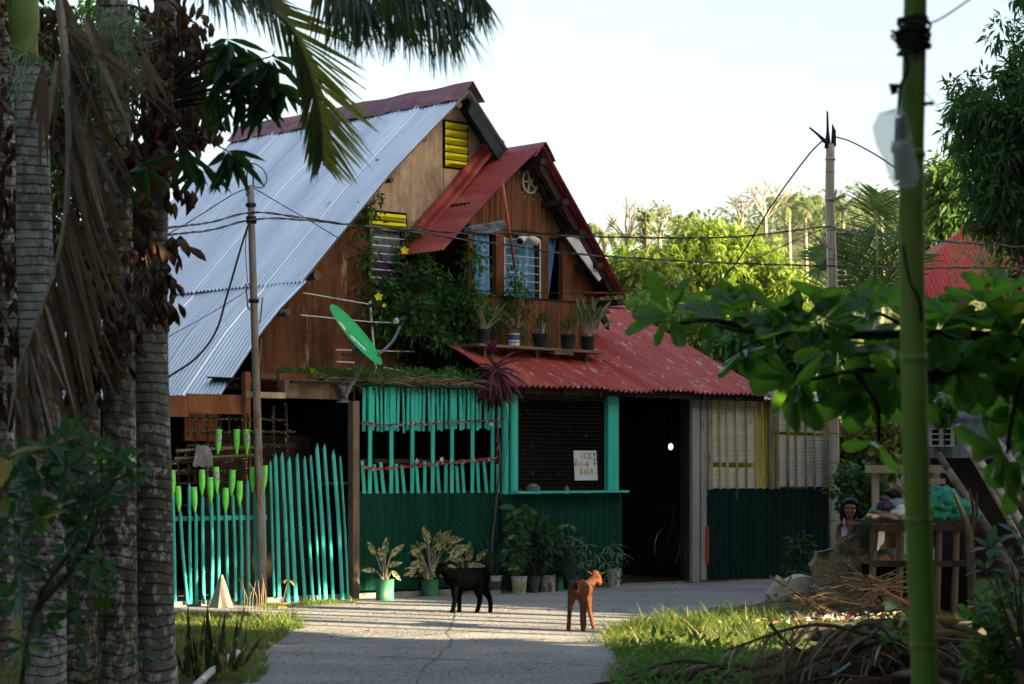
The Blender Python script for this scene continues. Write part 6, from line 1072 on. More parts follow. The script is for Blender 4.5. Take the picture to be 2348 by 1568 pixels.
big_leaf_plant(t, c, [(*c7(745, 1230), .24, .1, 1), (*c7(790, 1225), .18, .7, .7), (*c7(690, 1230), .18, -.8, .4), (*c7(740, 1255), .2, 1, .05), (*c7(700, 1190), .16, -.6, .8), (*c7(660, 1220), .18, -.5, .7), (*c7(670, 1270), .18, -.9, -.2), (*c7(770, 1280), .18, .9, -.2)], l_dieff)
t, c, r = pot('bucket_plant', 'white bucket with long drooping strap leaves right of the black goat', c7(908, 0)[0], c7(0, 1436)[1], c7(0, 1320)[1], 34, m_bucket, 'bucket', mat2=m_bdark)
n = 46; a = rng.uniform(0, 2*pi, n); lc = LC(); lc.add(np.repeat([c], n, 0)+rng.normal(0, .02, (n, 3)), np.stack((np.cos(a)*.38, np.sin(a)*.3, np.ones(n)), 1), np.stack((-np.cos(a), -np.sin(a)-.5, np.ones(n)*.2), 1), rng.uniform(.45, .85, n), .022, kind='strip', droop=.55); lc.build('leaves', l_dkplant, t)
t, c, r = pot('bucket_plant', 'bucket with faded yellow label under the tall climbing plant', c7(1065, 0)[0], c7(0, 1438)[1], c7(0, 1325)[1], 36, m_bucket, 'bucket', mat2=m_yel2)
lc = LC(); rb = MB()
for k in range(5):
    P = smooth_path([c, W(*c7(rng.uniform(1000, 1100), 1180), c[1]+.1), W(*c7(rng.uniform(990, 1120), 1000), c[1]+.15), W(*c7(1000+k*32, 820+rng.uniform(-10, 90)), c[1]+.2)], 8); rb.tube(P, .005, 5)
    for p in P[4::1]:
        for q in range(2): lc.add([p], [(rng.uniform(-1, 1), rng.uniform(-1, 0), rng.uniform(-1, .2))], [(rng.uniform(-.3, .3), -1, .5)], rng.uniform(.10, .16), .065, kind='broad', droop=.3)
lc.build('leaves', l_shrub, t); rb.build('stems', m_branch, t)
t, c, r = pot('bucket_plant', 'dark blue bucket between the yellow labelled bucket and the rusty can', c7(1160, 0)[0], c7(0, 1432)[1], c7(0, 1325)[1], 24, m_bdark, 'bucket'); clp = LC(); clumps(clp, inell(c+(0, .12, .36), (.20, .1, .34), 34), .10, 24, .13, .032, kind='leaf'); clp.build('leaves', l_dkplant, t)
t, c, r = pot('can_plant', 'rusty white paint can under dark ferny leaves', c7(1247, 0)[0], c7(0, 1426)[1], c7(0, 1315)[1], 36, m_rust, 'can'); n = 70; a = rng.uniform(0, 2*pi, n); lc = LC(); lc.add(np.repeat([c], n, 0)+rng.normal(0, .02, (n, 3)), np.stack((np.cos(a)*.6, np.sin(a)*.5, rng.uniform(.4, 1.2, n)), 1), np.stack((-np.cos(a), -np.sin(a)-.5, np.ones(n)*.4), 1), rng.uniform(.25, .55, n), .028, kind='strip', droop=.5); clumps(lc, inell(c+(0, .1, .34), (.26, .12, .28), 34), .09, 28, .09, .024, kind='leaf'); lc.build('leaves', l_dkplant, t)
t, c, r = pot('can_plant', 'dark green tin between the rusty can and the grey pot', c7(1322, 0)[0], c7(0, 1422)[1], c7(0, 1330)[1], 18, m_potg, 'can'); lc = LC(); clumps(lc, inell(c+(0, 0, .2), (.08, .08, .2), 10), .08, 20, .12, .035, kind='leaf'); lc.build('leaves', l_dkplant, t)
t, c, r = pot('potted_plant', 'wide dark grey pot left of the brown goat head', c7(1397, 0)[0], c7(0, 1412)[1], c7(0, 1318)[1], 36, m_bdark, 'pot'); lc = LC(); rb = MB()
for u, v in ((1380, 1000), (1350, 1080), (1420, 1100), (1440, 1170), (1390, 1180), (1470, 1240), (1340, 1200), (1420, 1250), (1500, 1130)): e = W(*c7(u, v), c[1]+rng.uniform(-.1, .1)); stems(rb, c, [e], .006); rosette(lc, e, (0, -.3, 1), 9, .16, .030, 1.25, kind='leaf', hang=.2, droop=.6)
lc.build('leaves', l_drac, t); rb.build('stems', m_branch, t)
t, c, r = pot('bucket_plant', 'white bucket of striped dracaena at the corner of the doorway', c7(1665, 0)[0], c7(0, 1396)[1], c7(0, 1277)[1], 36, m_bucket, 'bucket', mat2=None); lc = LC(); rb = MB()
for u, v, n_ in ((1500, 1110, 14), (1560, 1180, 14), (1640, 1130, 16), (1620, 1240, 12), (1690, 1180, 10), (1540, 1260, 12), (1590, 1340, 12), (1480, 1200, 10), (1650, 1310, 8)): e = W(*c7(u, v), c[1]+rng.uniform(-.15, .05)); stems(rb, c, [e], .006); rosette(lc, e, (0, -.3, .9), n_, .19, .024, 1.3, kind='leaf', hang=.3, droop=.8)
lc.build('leaves', l_drac, t); rb.build('stems', m_branch, t)
m = MB(); m.box(c+(0.06, -r*1.0, -.09), (.035, .004, .018)); m.build('label_band', M('red_tag', (.4, .02, .02), rough=.5, bump=0), t)
t = thing('purple_plant', 'dark purple leaved plant against the green sheet under the shop window', 'plant', tuple(G(*c7(1210, 1400)))); lc = LC(); rb = MB(); b = G(*c7(1210, 1400))
for u, v in ((1190, 900), (1250, 960), (1215, 1010), (1290, 920), (1170, 980)): e = W(*c7(u, v), b[1]+.2); stems(rb, b, [e], .01); rosette(lc, e, (.2, -.2, 1), 8, .24, .05, .8, hang=.0)
lc.build('leaves', l_purple, t); rb.build('stems', m_branch, t)
# pots on the shelf
def hpot(u, label, wpx, hpx, mat, kind, mat2=None):
    p = HY(u, 795, .55); p[2] = SHZ+.002; b = toW(p); d = b[1]; return pot('shelf_pot', label, u, 0, 0, wpx, mat, kind, base=b, group='pots on the shelf below the dormer', mat2=mat2)
def hp2(u, label, wpx, hpx, mat, kind, mat2=None):
    p = HY(u, 795, .55); p[2] = SHZ+.002; b = toW(p); d = b[1]; r = wpx/2/F*d; h = hpx/F*d; t = thing('shelf_pot', label, 'pot', tuple(b), 0, 'pots on the shelf below the dormer'); m = MB(); pr = [(r*.8, 0), (r*.98, h*.85), (r*1.06, h*.86), (r*1.06, h), (r*.96, h), (r*.92, h*.88)] if kind == 'pot' else [(r, 0), (r, h), (r*.94, h), (r*.94, h*.9)]
    m.lathe(b, [(0, .001)]+pr+[(0, h*.88)], 20, cap=False); m.build('pot_body', mat, t)
    if mat2: m = MB(); m.lathe(b, [(r*1.01, h*.5), (r*1.01, h*.9)], 20, cap=False); m.build('label_band', mat2, t); m = MB(); m.lathe(b, [(r*1.01, h*.28), (r*1.01, h*.34)], 20, cap=False); m.build('red_band', M('red_stripe', (.4, .05, .04), rough=.6, bump=0), t)
    return t, b+(0, 0, h*.9)
t, c = hp2(1109, 'black shelf pot half hidden in the creepers', 30, 36, m_black, 'pot'); big_leaf_plant(t, c, [(1120+rng.uniform(-25, 30), 735+rng.uniform(-20, 20), .18, rng.uniform(-.8, .9), .9) for _ in range(12)], l_aglao, .22, 'leaf')
t, c = hp2(1178, 'blue and white can with reddish leaves on the shelf', 26, 30, m_white, 'can', m_blue); big_leaf_plant(t, c, [(1180+rng.uniform(-20, 28), 735+rng.uniform(-18, 22), .13, rng.uniform(-1, 1), rng.uniform(-.3, .9)) for _ in range(18)], l_croton, .26, 'leaf')
t, c = hp2(1240, 'black shelf pot with grassy green leaves in the middle', 38, 32, m_black, 'pot'); big_leaf_plant(t, c, [(1240+rng.uniform(-16, 16), 750+rng.uniform(-15, 12), .17, rng.uniform(-.8, .8), 1) for _ in range(20)], l_shrub, .10, 'leaf')
t, c = hp2(1303, 'black shelf pot with spiky aloe leaves', 36, 34, m_black, 'pot'); big_leaf_plant(t, c, [(1303+rng.uniform(-6, 6), 757+rng.uniform(-4, 4), .19, x_, .8) for x_ in (-1.1, -.8, -.5, -.25, 0, .2, .45, .7, 1.0)], l_vine, .16, 'leaf', droop=.15)
t, c = hp2(1348, 'rightmost shelf pot with tall pale green leaves', 34, 32, m_black, 'pot'); big_leaf_plant(t, c, [(1350+rng.uniform(-24, 30), 737+rng.uniform(-22, 22), .21, rng.uniform(-.6, .9), 1) for _ in range(26)], l_aglao, .22, 'leaf')
# cordyline on the lean-to edge and its climbing stem
t = thingH('cordyline', 'magenta and dark leaved cordyline drooping over the slatted front', 'plant', HY(1132, 885, -.1)); lc = LC(); rb = MB()
rosette(lc, hw(1128, 812, -.15), (0, -.2, 1), 9, .18, .05, .5, hang=-.2, droop=.2, mi=0); rosette(lc, hw(1135, 850, -.18), (0, -.5, .4), 26, .33, .05, 1.35, hang=.2, droop=.9, mi=1); rosette(lc, hw(1128, 880, -.16), (0, -.5, -.2), 12, .3, .05, 1.2, hang=.5, droop=.6, mi=1)
lc.build('leaves', [l_cord, LM('dark_cordyline_leaf', (.05, .012, .018), (.12, .025, .035), None, 0, .45)], t); rb.tube([hw(1128, 810, -.12), hw(1134, 880, -.1)], .012, 6); rb.build('stem', m_branch, t)
m = MB(); m.tube(smooth_path([hw(1146, 885, -.12), hw(1140, 960, -.12), hw(1146, 1050, -.10), hw(1138, 1150, -.12), hw(1128, 1250, -.14), hw(1124, 1350, -.2)], 6), .013, 6); m.tube(smooth_path([hw(1150, 890, -.1), hw(1166, 980, -.1), hw(1158, 1060, -.1), hw(1146, 1150, -.1)], 6), .005, 5); tag(m.build('bare_vine', m_branch, smooth=True), 'thin bare stem climbing the front between the slats and the shop window', 'plant stem')
# creepers over the lean-to and the wall
cv = thingH('flowering_creeper', 'green creeper with yellow flowers covering the wall below the dormer window', 'creeper', HY(1000, 860, 1.0)); lc = LC(); rb = MB(); cen = []
pth = [[(850, 470), (838, 500)], [(840, 480), (850, 560), (835, 620), (850, 700)], [(935, 540), (940, 600), (925, 680), (900, 760)], [(870, 640), (900, 680), (960, 700), (1000, 690)], [(860, 700), (900, 730), (960, 760), (1030, 790)], [(950, 560), (990, 620), (1030, 660), (1070, 700)], [(980, 720), (1040, 740), (1100, 720), (1150, 740)], [(1180, 640), (1185, 700), (1175, 750)], [(1070, 560), (1085, 640), (1085, 690)], [(880, 770), (950, 790), (1030, 770), (1110, 770)], [(900, 640), (880, 700), (870, 760)], [(1000, 680), (1060, 690), (1120, 700)], [(930, 700), (1000, 760), (1060, 800)]]
for pl in pth:
    d0 = [1.35, 1.2, 1.0, .8]; Pq = [hw(u, v, 1.38 if u < 960 else (.95 if u < 1075 else .72)) for u, v in pl]; Q = smooth_path(Pq, 8); rb.tube(Q, .006, 4)
    for p in Q: cen += [p+rng.normal(0, .05, 3)]*(1 if pl[0][1] < 500 else 2)
cen = np.array(cen); cen = cen+rng.normal(0, .045, cen.shape); clumps(lc, cen, rng.uniform(.05, .13, len(cen)), 12, .075, .03, kind='leaf', down=.2)
den = [(900, 700), (930, 740), (1000, 730), (1050, 740), (1010, 770), (1120, 730), (1030, 700), (870, 730), (940, 660), (920, 620), (1060, 660), (1150, 720), (1080, 760), (900, 790), (1140, 770)]; cen = np.array([hw(u+rng.normal(0, 16), v+rng.normal(0, 14), 1.25 if u < 960 else .85) for u, v in den for _ in range(3)]); clumps(lc, cen, .10, 15, .075, .03, kind='leaf', down=.2)
lc.build('leaves', l_vine, cv); rb.build('stems', m_dkbranch, cv)
def flower(u, v, y, r=.055):
    c = hw(u, v, y); lc = LC(); a = np.arange(5)*2*pi/5+rng.random(); d = np.stack((np.cos(a), -.35*np.ones(5), np.sin(a)), 1); lc.add(np.repeat([c], 5, 0), d, np.tile((0, -1, .0), (5, 1)), r, r*.75, kind='broad', droop=.2); return lc.build('flower', m_petal, cv, smooth=False)
for u, v in ((928, 574), (868, 680), (937, 763), (720, 852), (881, 700)): flower(u, v, 1.2 if u > 800 else .6, .055 if u != 881 else .03)
lv = thingH('roof_creeper', 'low tangle of creeper and dry stems lying along the top of the slatted front', 'creeper', HY(900, 880, .5)); lc = LC(); cen = []
for i in range(330): x = rng.uniform(HY(690, 875, .3)[0], HY(1150, 885, .3)[0]); y = rng.uniform(-.12, 1.3)*rng.random()**.5; tt_ = (x-HY(690, 875, .3)[0])/(HY(1150, 885, .3)[0]-HY(690, 875, .3)[0]); cen.append(toW(np.array((x, y, zt0+.03+y*.07+rng.uniform(0, .14)*(.5+tt_*.6)))))
clumps(lc, cen, rng.uniform(.05, .11, len(cen)), 16, .06, .022, kind='leaf', down=.0); lc.build('leaves', l_vine, lv); rb = MB()
for i in range(150): x = rng.uniform(HY(700, 875, 0)[0], HY(1150, 885, 0)[0]); p = toW(np.array((x, rng.uniform(-.16, .3), zt0+rng.uniform(.02, .09)))); q = p+toW(np.array((1, 0, 0)))*0+np.array((rng.uniform(.1, .35), rng.uniform(-.05, .2), rng.uniform(-.06, .05))); rb.tube(smooth_path([p, (p+q)/2+(0, 0, .03), q], 3), .004, 3)
rb.build('dry_stems', m_stick, lv)
t, c, r = pot('potted_plant', 'pale paint tin half buried in the creeper below the wall', 1034, 0, 0, 34, m_bucket, 'can', base=toW(HY(1034, 868, .7)*(1, 1, 0)+np.array((0, 0, zt0+.04)))) if False else (None, None, None)
m = MB(); b = HY(1036, 862, .6); b[2] = zt0+.05; b = toW(b); m.lathe(b, [(0, 0), (.09, 0), (.10, .17), (.105, .18), (.095, .18), (.09, .15), (0, .15)], 20, cap=False); tag(m.build('paint_tin', m_bucket), 'pale paint tin sitting in the creeper beside the cordyline', 'tin')
# ---------------------------------------------------------------- grass and weeds
def grass(name, polys, n, L, Wd, mat, kind='blade', stf=True, z=0.0, tall=0):
    lc = LC(); pts = []
    for pg, k in polys:
        g = [G(*p) for p in pg]; xs_ = [p[0] for p in g]; ys_ = [p[1] for p in g]; q = np.stack((rng.uniform(min(xs_), max(xs_), k*3), rng.uniform(min(ys_), max(ys_), k*3)), 1); ok = inpoly(q[:, 0], q[:, 1], g); pts.append(q[ok][:k])
    q = np.vstack(pts); N = len(q); a = rng.uniform(0, 2*pi, N); s = rng.uniform(.1, .9, N); clump = .62+.45*np.sin(q[:, 0]*4.1+q[:, 1]*1.3)*np.sin(q[:, 1]*3.7+q[:, 0])+.4*np.sin(q[:, 0]*11+1)*np.sin(q[:, 1]*9); kp = rng.random(N) < clump*1.1; q, a, s, clump = q[kp], a[kp], s[kp], clump[kp]; N = len(q); lc.add(np.c_[q, np.zeros(N)+z], np.stack((np.cos(a)*s, np.sin(a)*s, np.ones(N)), 1), np.stack((-np.cos(a), -np.sin(a), np.ones(N)*.4), 1), L*rng.uniform(.5, 1.2, N)*np.clip(clump, .35, 1.3), Wd, kind=kind, droop=.5); o = lc.build(name, mat); return tag(o, kind='stuff')
grass('verge_grass', [([(395, 1568), (585, 1568), (600, 1500), (680, 1445), (655, 1420), (560, 1410), (395, 1412)], 16000), ([(600, 1397), (820, 1383), (820, 1376), (600, 1389)], 1600), ([(0, 1568), (395, 1568), (395, 1405), (0, 1420)], 15000)], 0, .085, .007, l_grass)
grass('roadside_grass', [([(1400, 1568), (1420, 1500), (1398, 1470), (1405, 1440), (1560, 1420), (1780, 1400), (2100, 1440), (2347, 1480), (2347, 1568)], 19000)], 0, .12, .008, l_grass)
grass('tall_grass', [([(1440, 1480), (1460, 1430), (1700, 1405), (1900, 1430), (1750, 1490)], 2600), ([(1400, 1475), (1415, 1440), (1600, 1416), (1600, 1430), (1440, 1480)], 500), ([(600, 1450), (680, 1440), (660, 1425), (600, 1430)], 260)], 0, .24, .008, l_grass, 'strip')
grass('far_grass', [([(1900, 1345), (2347, 1330), (2347, 1440), (2000, 1440)], 8000)], 0, .10, .009, l_grass)
lc = LC(); q = [G(rng.uniform(1430, 1800), rng.uniform(1500, 1640)) for _ in range(190)]; cen = np.array(q)+np.stack((np.zeros(190), np.zeros(190), rng.uniform(.02, .10, 190)), 1); clumps(lc, cen, .09, 12, .06, .03, kind='leaf', down=-.3); tag(lc.build('weeds', l_weed), kind='stuff')
lc = LC(); cen = np.array([W(rng.uniform(1780, 2120), rng.uniform(1440, 1600), 13.5) for _ in range(9)]+[W(rng.uniform(2230, 2347), rng.uniform(1380, 1600), 13) for _ in range(26)]); clumps(lc, cen, .09, 14, .09, .05, kind='leaf', down=-.2); tag(lc.build('near_weeds', l_weed), kind='stuff')
lc = LC(); cen = np.array([G(rng.uniform(1615, 1930), rng.uniform(1326, 1334))+(0, 0, .03) for _ in range(26)]); clumps(lc, cen, .05, 10, .06, .03, kind='leaf', down=-.3); tag(lc.build('wall_foot_weeds', l_weed), kind='stuff')
tree('small_shrub', 'small shrub growing against the green sheet wall', 'shrub', tuple(G(1835, 1345)), G(1835, 1345)+(0, 0, .3), .01, [(W(1835, 1260, 26.5), (.13, .12, .16)), (W(1828, 1300, 26.5), (.1, .1, .12))], 26, .08, 18, .08, .03, l_dkplant, kind='leaf')
for u, v, L_, lb in ((645, 1395, .3, 'small plant with pale yellow leaves at the foot of the gate'),): t = thing('young_plant', lb, 'plant', tuple(G(u, v))); c = G(u, v); lc = LC(); rosette(lc, W(660, 1330, c[1]), (0, -.2, 1), 6, .10, .03, 1.2, mi=0); rosette(lc, c+(0, 0, .03), (0, -.2, 1), 18, .14, .03, 1.3, mi=0); rb = MB(); rb.tube([c, W(660, 1330, c[1])], .006, 5); lc.build('leaves', LM('pale_leaf', (.38, .36, .08), (.30, .20, .08), (.7, .7, .2), .3), t); rb.build('stem', m_branch, t)
for i in range(9): u = 560+i*6+rng.uniform(-3, 3); m = MB(); b = G(u, 1402); m.tube(smooth_path([b, b+(.01, 0, .15), b+(rng.uniform(-.08, .08), 0, rng.uniform(.25, .38))], 3), .003, 4); tag(m.build('dry_stalk', m_stick), 'thin dry weed stalk standing against the fence left of the gate', 'weed', 'dry stalks at the fence foot')
lc = LC(); pts_ = []
for a_, b_ in (((590, 1568), (600, 1500)), ((600, 1500), (645, 1455)), ((645, 1455), (690, 1438)), ((690, 1438), (640, 1414)), ((1425, 1568), (1418, 1510)), ((1418, 1510), (1398, 1475)), ((1398, 1475), (1400, 1450)), ((1400, 1450), (1500, 1430)), ((1500, 1430), (1780, 1398))):
    for k in range(9): t = rng.random(); c_ = G(a_[0]+(b_[0]-a_[0])*t, a_[1]+(b_[1]-a_[1])*t)+rng.normal(0, .05, 3)*(1, 1.5, 0); pts_.append(c_)
N = len(pts_)*26; c_ = np.repeat(np.array(pts_), 26, 0); a = rng.uniform(0, 2*pi, N); s = rng.uniform(.2, 1.3, N); lc.add(c_+rng.normal(0, .02, (N, 3))*(1, 1, 0), np.stack((np.cos(a)*s, np.sin(a)*s, np.ones(N)), 1), np.stack((-np.cos(a), -np.sin(a), np.ones(N)*.4), 1), rng.uniform(.05, .16, N), .007, kind='blade', droop=.6); tag(lc.build('edge_grass', l_grass), kind='stuff')
# leaf litter and pebbles on the road
lc = LC(); q = np.array([G(rng.uniform(560, 1800), 1385+rng.random()**1.5*190) for _ in range(260)]); N = len(q); a = rng.uniform(0, 2*pi, N); lc.add(q+(0, 0, .012), np.stack((np.cos(a), np.sin(a), np.zeros(N)), 1), np.tile((0, 0, 1.), (N, 1))+rng.normal(0, .2, (N, 3)), rng.uniform(.02, .07, N), .018, kind='leaf', droop=-.1); tag(lc.build('leaf_litter', l_deadlf), kind='stuff')
m = MB()
for i in range(520):
    p = G(rng.uniform(560, 1500), 1385+rng.random()**1.6*190); r_ = rng.uniform(.004, .013); m.ball(p+(0, 0, r_*.3), (r_, r_*.8, r_*.6), 5, 4)
tag(m.build('pebbles', m_conc), kind='stuff')
# ---------------------------------------------------------------- rubble, sticks, rubbish at the right
hb = MB(); nx, ny = 44, 26; x0, x1, y0, y1 = 1.55, 5.2, 17.6, 24.2; V = []
def hump(x, y):
    z = .22*math.exp(-((x-3.3)/1.0)**2-((y-22.6)/1.1)**2)+.30*math.exp(-((x-3.4)/1.3)**2-((y-19.2)/1.0)**2)*.6; return z
for i in range(nx):
    for j in range(ny): x = x0+(x1-x0)*i/(nx-1); y = y0+(y1-y0)*j/(ny-1); V.append((x, y, hump(x, y)+rng.uniform(-.012, .012)-.03))
hb.grid(V, nx, ny); tag(hb.build('earth_mound', m_soil, auto=True, smooth=True), kind='structure')
wl_ = thing('broken_wall', 'broken mossy masonry wall end beside the girl', 'wall', tuple(G(1900, 1385))); D0 = 22.6
def rough_slab(name, pts, d, th, mat, parent, n=3, amp=.02):
    P = [W(u, v, d) for u, v in pts]; Q = []
    for i in range(len(P)):
        a, b = P[i], P[(i+1) % len(P)]; k = max(1, int(np.linalg.norm(b-a)/.07))
        for j in range(k): Q.append(a+(b-a)*j/k+rng.normal(0, amp, 3)*(1, 0, 1)*(0 if a[2] < .05 and b[2] < .05 else 1))
    m = MB(); Q = np.array(Q); k = len(Q); c = Q.mean(0); m.add(np.vstack((Q, Q+(0, th, 0)+rng.normal(0, amp*.5, Q.shape), [c+(0, -.03, 0)], [c+(0, th, 0)])), [(i, (i+1) % k, 2*k) for i in range(k)]+[((i+1) % k+k, i+k, 2*k+1) for i in range(k)]+[(i, i+k, (i+1) % k+k, (i+1) % k) for i in range(k)]); return m.build(name, mat, parent)
rough_slab('masonry', [(1862, 1420), (1862, 1295), (1885, 1262), (1935, 1245), (1955, 1235), (1985, 1200), (2020, 1190), (2040, 1205), (2040, 1420)], D0, .35, m_rubble, wl_)
ck = thing('concrete_chunk', 'pale sunlit block of broken concrete at the road edge', 'rubble', tuple(G(1810, 1400))); rough_slab('chunk', [(1765, 1402), (1770, 1360), (1790, 1330), (1850, 1322), (1885, 1330), (1885, 1402)], 22.9, .4, M('pale_concrete', (.52, .47, .36), (.40, .35, .26), (4, 4, 4), rough=.95, bump=.8, bd=.03), ck)
sk = thing('stick_pile', 'heap of dry sticks and brushwood in front of the broken wall', 'stick pile', tuple(G(1950, 1415))); m = MB()
for i in range(230):
    c = W(rng.uniform(1840, 2070), 0, rng.uniform(21.2, 22.4)); z = .38*math.exp(-((c[0]-3.55)/.65)**2)*rng.random()+.05; c[2] = z; a = rng.normal(0, .9); L_ = rng.uniform(.2, .7); d = np.array((cos(a), .4*sin(a), rng.normal(0, .28)))*L_/2; k = (c-d, c+rng.normal(0, .03, 3), c+d); k[0][2] = max(k[0][2], .02); k[2][2] = max(k[2][2], .02); m.tube(smooth_path(k, 3), np.array([1, .9, .8, .7, .6, .5, .4])*rng.uniform(.004, .010), 5)
for u, v, u2, v2 in ((1765, 1320, 1800, 1345), (1800, 1345, 1815, 1322), (1870, 1345, 1875, 1310), (1900, 1350, 1902, 1325)): m.tube([W(u, v, 22.3), W(u2, v2, 22.3)], .012, 5)
m.build('sticks', m_stick, sk)
cols = [(.36, .38, .36), (.36, .36, .32), (.25, .15, .07), (.2, .06, .05), (.07, .12, .2), (.2, .24, .2), (.32, .30, .27), (.3, .22, .08), (.17, .13, .17)]; mr = [M('wrapper', c_, rough=.5, bump=0) for c_ in cols]
m = MB()
for i in range(300):
    p = G(rng.normal(1900, 85), rng.normal(1432, 14)); p[2] = hump(p[0], p[1])+.02; r_ = rng.uniform(.015, .05); m.cur = rng.integers(0, len(cols)); a = rdir(4)*r_; a[:, 2] *= .6; m.add(p+a+(0, 0, r_*.4), [(0, 1, 2), (0, 2, 3), (0, 3, 1), (1, 3, 2)])
m.build('litter', mr); tag(bpy.data.objects['litter'], kind='stuff')
for u, v, w_, col, lb in ((1880, 1405, .14, (.62, .62, .58), 'white plastic wrapper lying in the grass by the rubbish'), (1886, 1422, .10, (.55, .30, .03), 'orange and white packet on the rubbish heap'), (1935, 1436, .12, (.40, .10, .10), 'reddish wrapper on the rubbish heap'), (1735, 1327, .05, (.6, .62, .6), 'small white scrap against the foot of the green wall'), (1985, 1418, .14, (.58, .56, .52), 'crumpled pale bag in the middle of the rubbish heap')):
    m = MB(); p = G(u, v); p[2] = max(hump(p[0], p[1]), 0)+.02; k = 7; V = [p+np.array((w_*(i/(k-1)-.5), .6*w_*(j/(k-1)-.5), rng.uniform(0, .045)+.03*sin(i*1.3+j))) for i in range(k) for j in range(k)]; m.grid(V, k, k); tag(m.build('wrapper', M('wrap', col, rough=.45, bump=0), smooth=False), lb, 'litter')
tb_ = thing('broken_basin', 'broken green and white board leaning on the stick pile', 'board', tuple(G(2045, 1400))); m = MB(); m.poly([W(2022, 1360, 21.3), W(2066, 1372, 21.3), W(2060, 1395, 21.3), W(2030, 1400, 21.3)], (0, .02, 0)); m.build('panel', M('green_white_board', (.10, .25, .18), (.45, .5, .42), (7, 7, 7), .4, .6, rough=.5), tb_); m = MB(); m.tube([W(2020, 1352, 21.25), W(2085, 1385, 21.25)], .02, 6); m.build('edge', M('brown_edge', (.25, .12, .06), rough=.7), tb_)
# dead frond heap at bottom right
hp_ = thing('dead_frond_heap', 'heap of dead palm fronds and husks at the bottom right', 'frond heap', tuple(G(2050, 1600))); lc = LC(); rb = MB(); D2 = 14.2
for i in range(20):
    u0, v0 = rng.uniform(1700, 2330), 0; a0 = W(u0, 1095, rng.uniform(13.0, 15.2)); hgt = .05+.42*math.exp(-((u0-2080)/260)**2)*rng.random(); a0[2] = hgt; an_ = rng.uniform(-.5, .5)+(pi if rng.random() < .4 else 0); L_ = rng.uniform(.6, 1.3); e = a0+np.array((cos(an_)*L_, sin(an_)*.5*L_, 0)); e[2] = max(.03, hgt+rng.uniform(-.35, .05)); mid = (a0+e)/2+(0, 0, rng.uniform(.02, .16)); Q = smooth_path([a0, mid, e], 5); rb.tube(Q, np.linspace(.018, .006, len(Q)), 5); frond(lc, rb, Q, rng.uniform(.28, .45), .022, 26, hang=.5, ang=.6, jit=.25, droop=.3)
for i in range(1100):
    p = W(rng.uniform(1620, 2347), 1095, rng.uniform(12.6, 15.4)); p[2] = .02+rng.uniform(.7, 1.1)*.42*math.exp(-(((p[0]/p[1]*F+1174)-2080)/300)**2-((p[1]-14.3)/1.1)**2); a = rng.uniform(0, 2*pi); lc.add([p], [(cos(a), sin(a)*.5, rng.uniform(-.4, .3))], [(0, -.5, 1)], rng.uniform(.15, .4), rng.uniform(.03, .07), kind='leaf', droop=.4, fold=.7)
for pts in (((1765, 1430), (1800, 1470), (1850, 1500), (1905, 1530)), ((1870, 1440), (1900, 1480), (1950, 1530)), ((1950, 1440), (2000, 1430), (2040, 1460), (2065, 1520), (2078, 1590)), ((1900, 1535), (2010, 1560), (2090, 1568)), ((1910, 1500), (1980, 1470), (2020, 1440))): Q = smooth_path([W(u, v, 13.4) for u, v in pts], 5); rb.tube(Q, np.linspace(.014, .006, len(Q)), 6)
lc.build('leaflets', l_heap, hp_, smooth=False); rb.build('stalks', m_branch, hp_)
hm2 = MB(); V = []
for i in range(30):
    for j in range(14): u = 1640+i*28; y = 12.6+j*.22; x = (u-CX)/F*y; V.append((x, y, .40*math.exp(-((u-2080)/290)**2-((y-14.3)/1.0)**2)+rng.uniform(-.02, .02)-.02))
hm2.grid(V, 30, 14); hm2.build('husk_base', M('husk_litter', (.10, .075, .05), (.19, .14, .09), (9, 9, 9), rough=1, bump=1, bd=.05), hp_)
m = MB(); Q = [W(1905, 1550, 13.3), W(1930, 1535, 13.3), W(1950, 1520, 13.3)]; m.tube(Q, .02, 6, flat=.4); tag(m.build('blue_strip', M('pale_blue_plastic', (.2, .36, .42), rough=.5, bump=0)), 'pale blue plastic strip caught in the dead frond heap', 'litter')
# ---------------------------------------------------------------- workbench, bags and leaning poles at the right
DT = 21.8
wb = thing('work_table', 'rough timber table with plank top behind the green bamboo pole', 'table', tuple(G(2110, 1415)*(1, 1, 0))); m = MB()
a_, b_ = W(1985, 1200, DT), W(2235, 1190, DT); m.span((a_[0], DT-.05, a_[2]-.0), (b_[0], DT+.7, a_[2]+.03)); m.span((a_[0]+.05, DT-.08, a_[2]-.07), (b_[0], DT-.05, a_[2]-.01)); m.build('top', m_dkwood, wb)
for u in (2005, 2068, 2155, 2195): m = MB(); q = W(u, 1200, DT-.03); m.tube([(q[0]-.02, DT+.02, 0), (q[0], DT, q[2])], .035, 7); m.build('leg', m_branch, wb)
m = MB(); q0, q1 = W(1995, 1292, DT), W(2240, 1270, DT); m.span((q0[0], DT-.03, q0[2]-.03), (q1[0], DT+.02, q0[2]+.03)); m.build('rail', m_dkwood, wb)
m = MB(); q0, q1 = W(2020, 1260, DT), W(2068, 1220, DT); m.span((q0[0], DT+.3, q0[2]), (q1[0], DT+.33, q1[2])); m.build('box_side', M('cardboard', (.28, .20, .10), (.22, .15, .08), (4, 4, 4)), wb)
m = MB(); q0, q1 = W(2090, 1258, DT), W(2155, 1212, DT); m.span((q0[0], DT+.1, q0[2]), (q1[0], DT+.13, q1[2])); m.build('box_side', m_dkwood, wb)
m = MB(); m.poly([W(2016, 1215, DT-.06), W(2030, 1218, DT-.06), (W(2027, 1245, DT-.06)), W(2018, 1252, DT-.06), W(2015, 1262, DT-.06), W(2011, 1262, DT-.06)], (0, .01, 0)); tag(m.build('plastic_strip', m_white), 'white plastic strip hanging under the left end of the work table', 'strip')
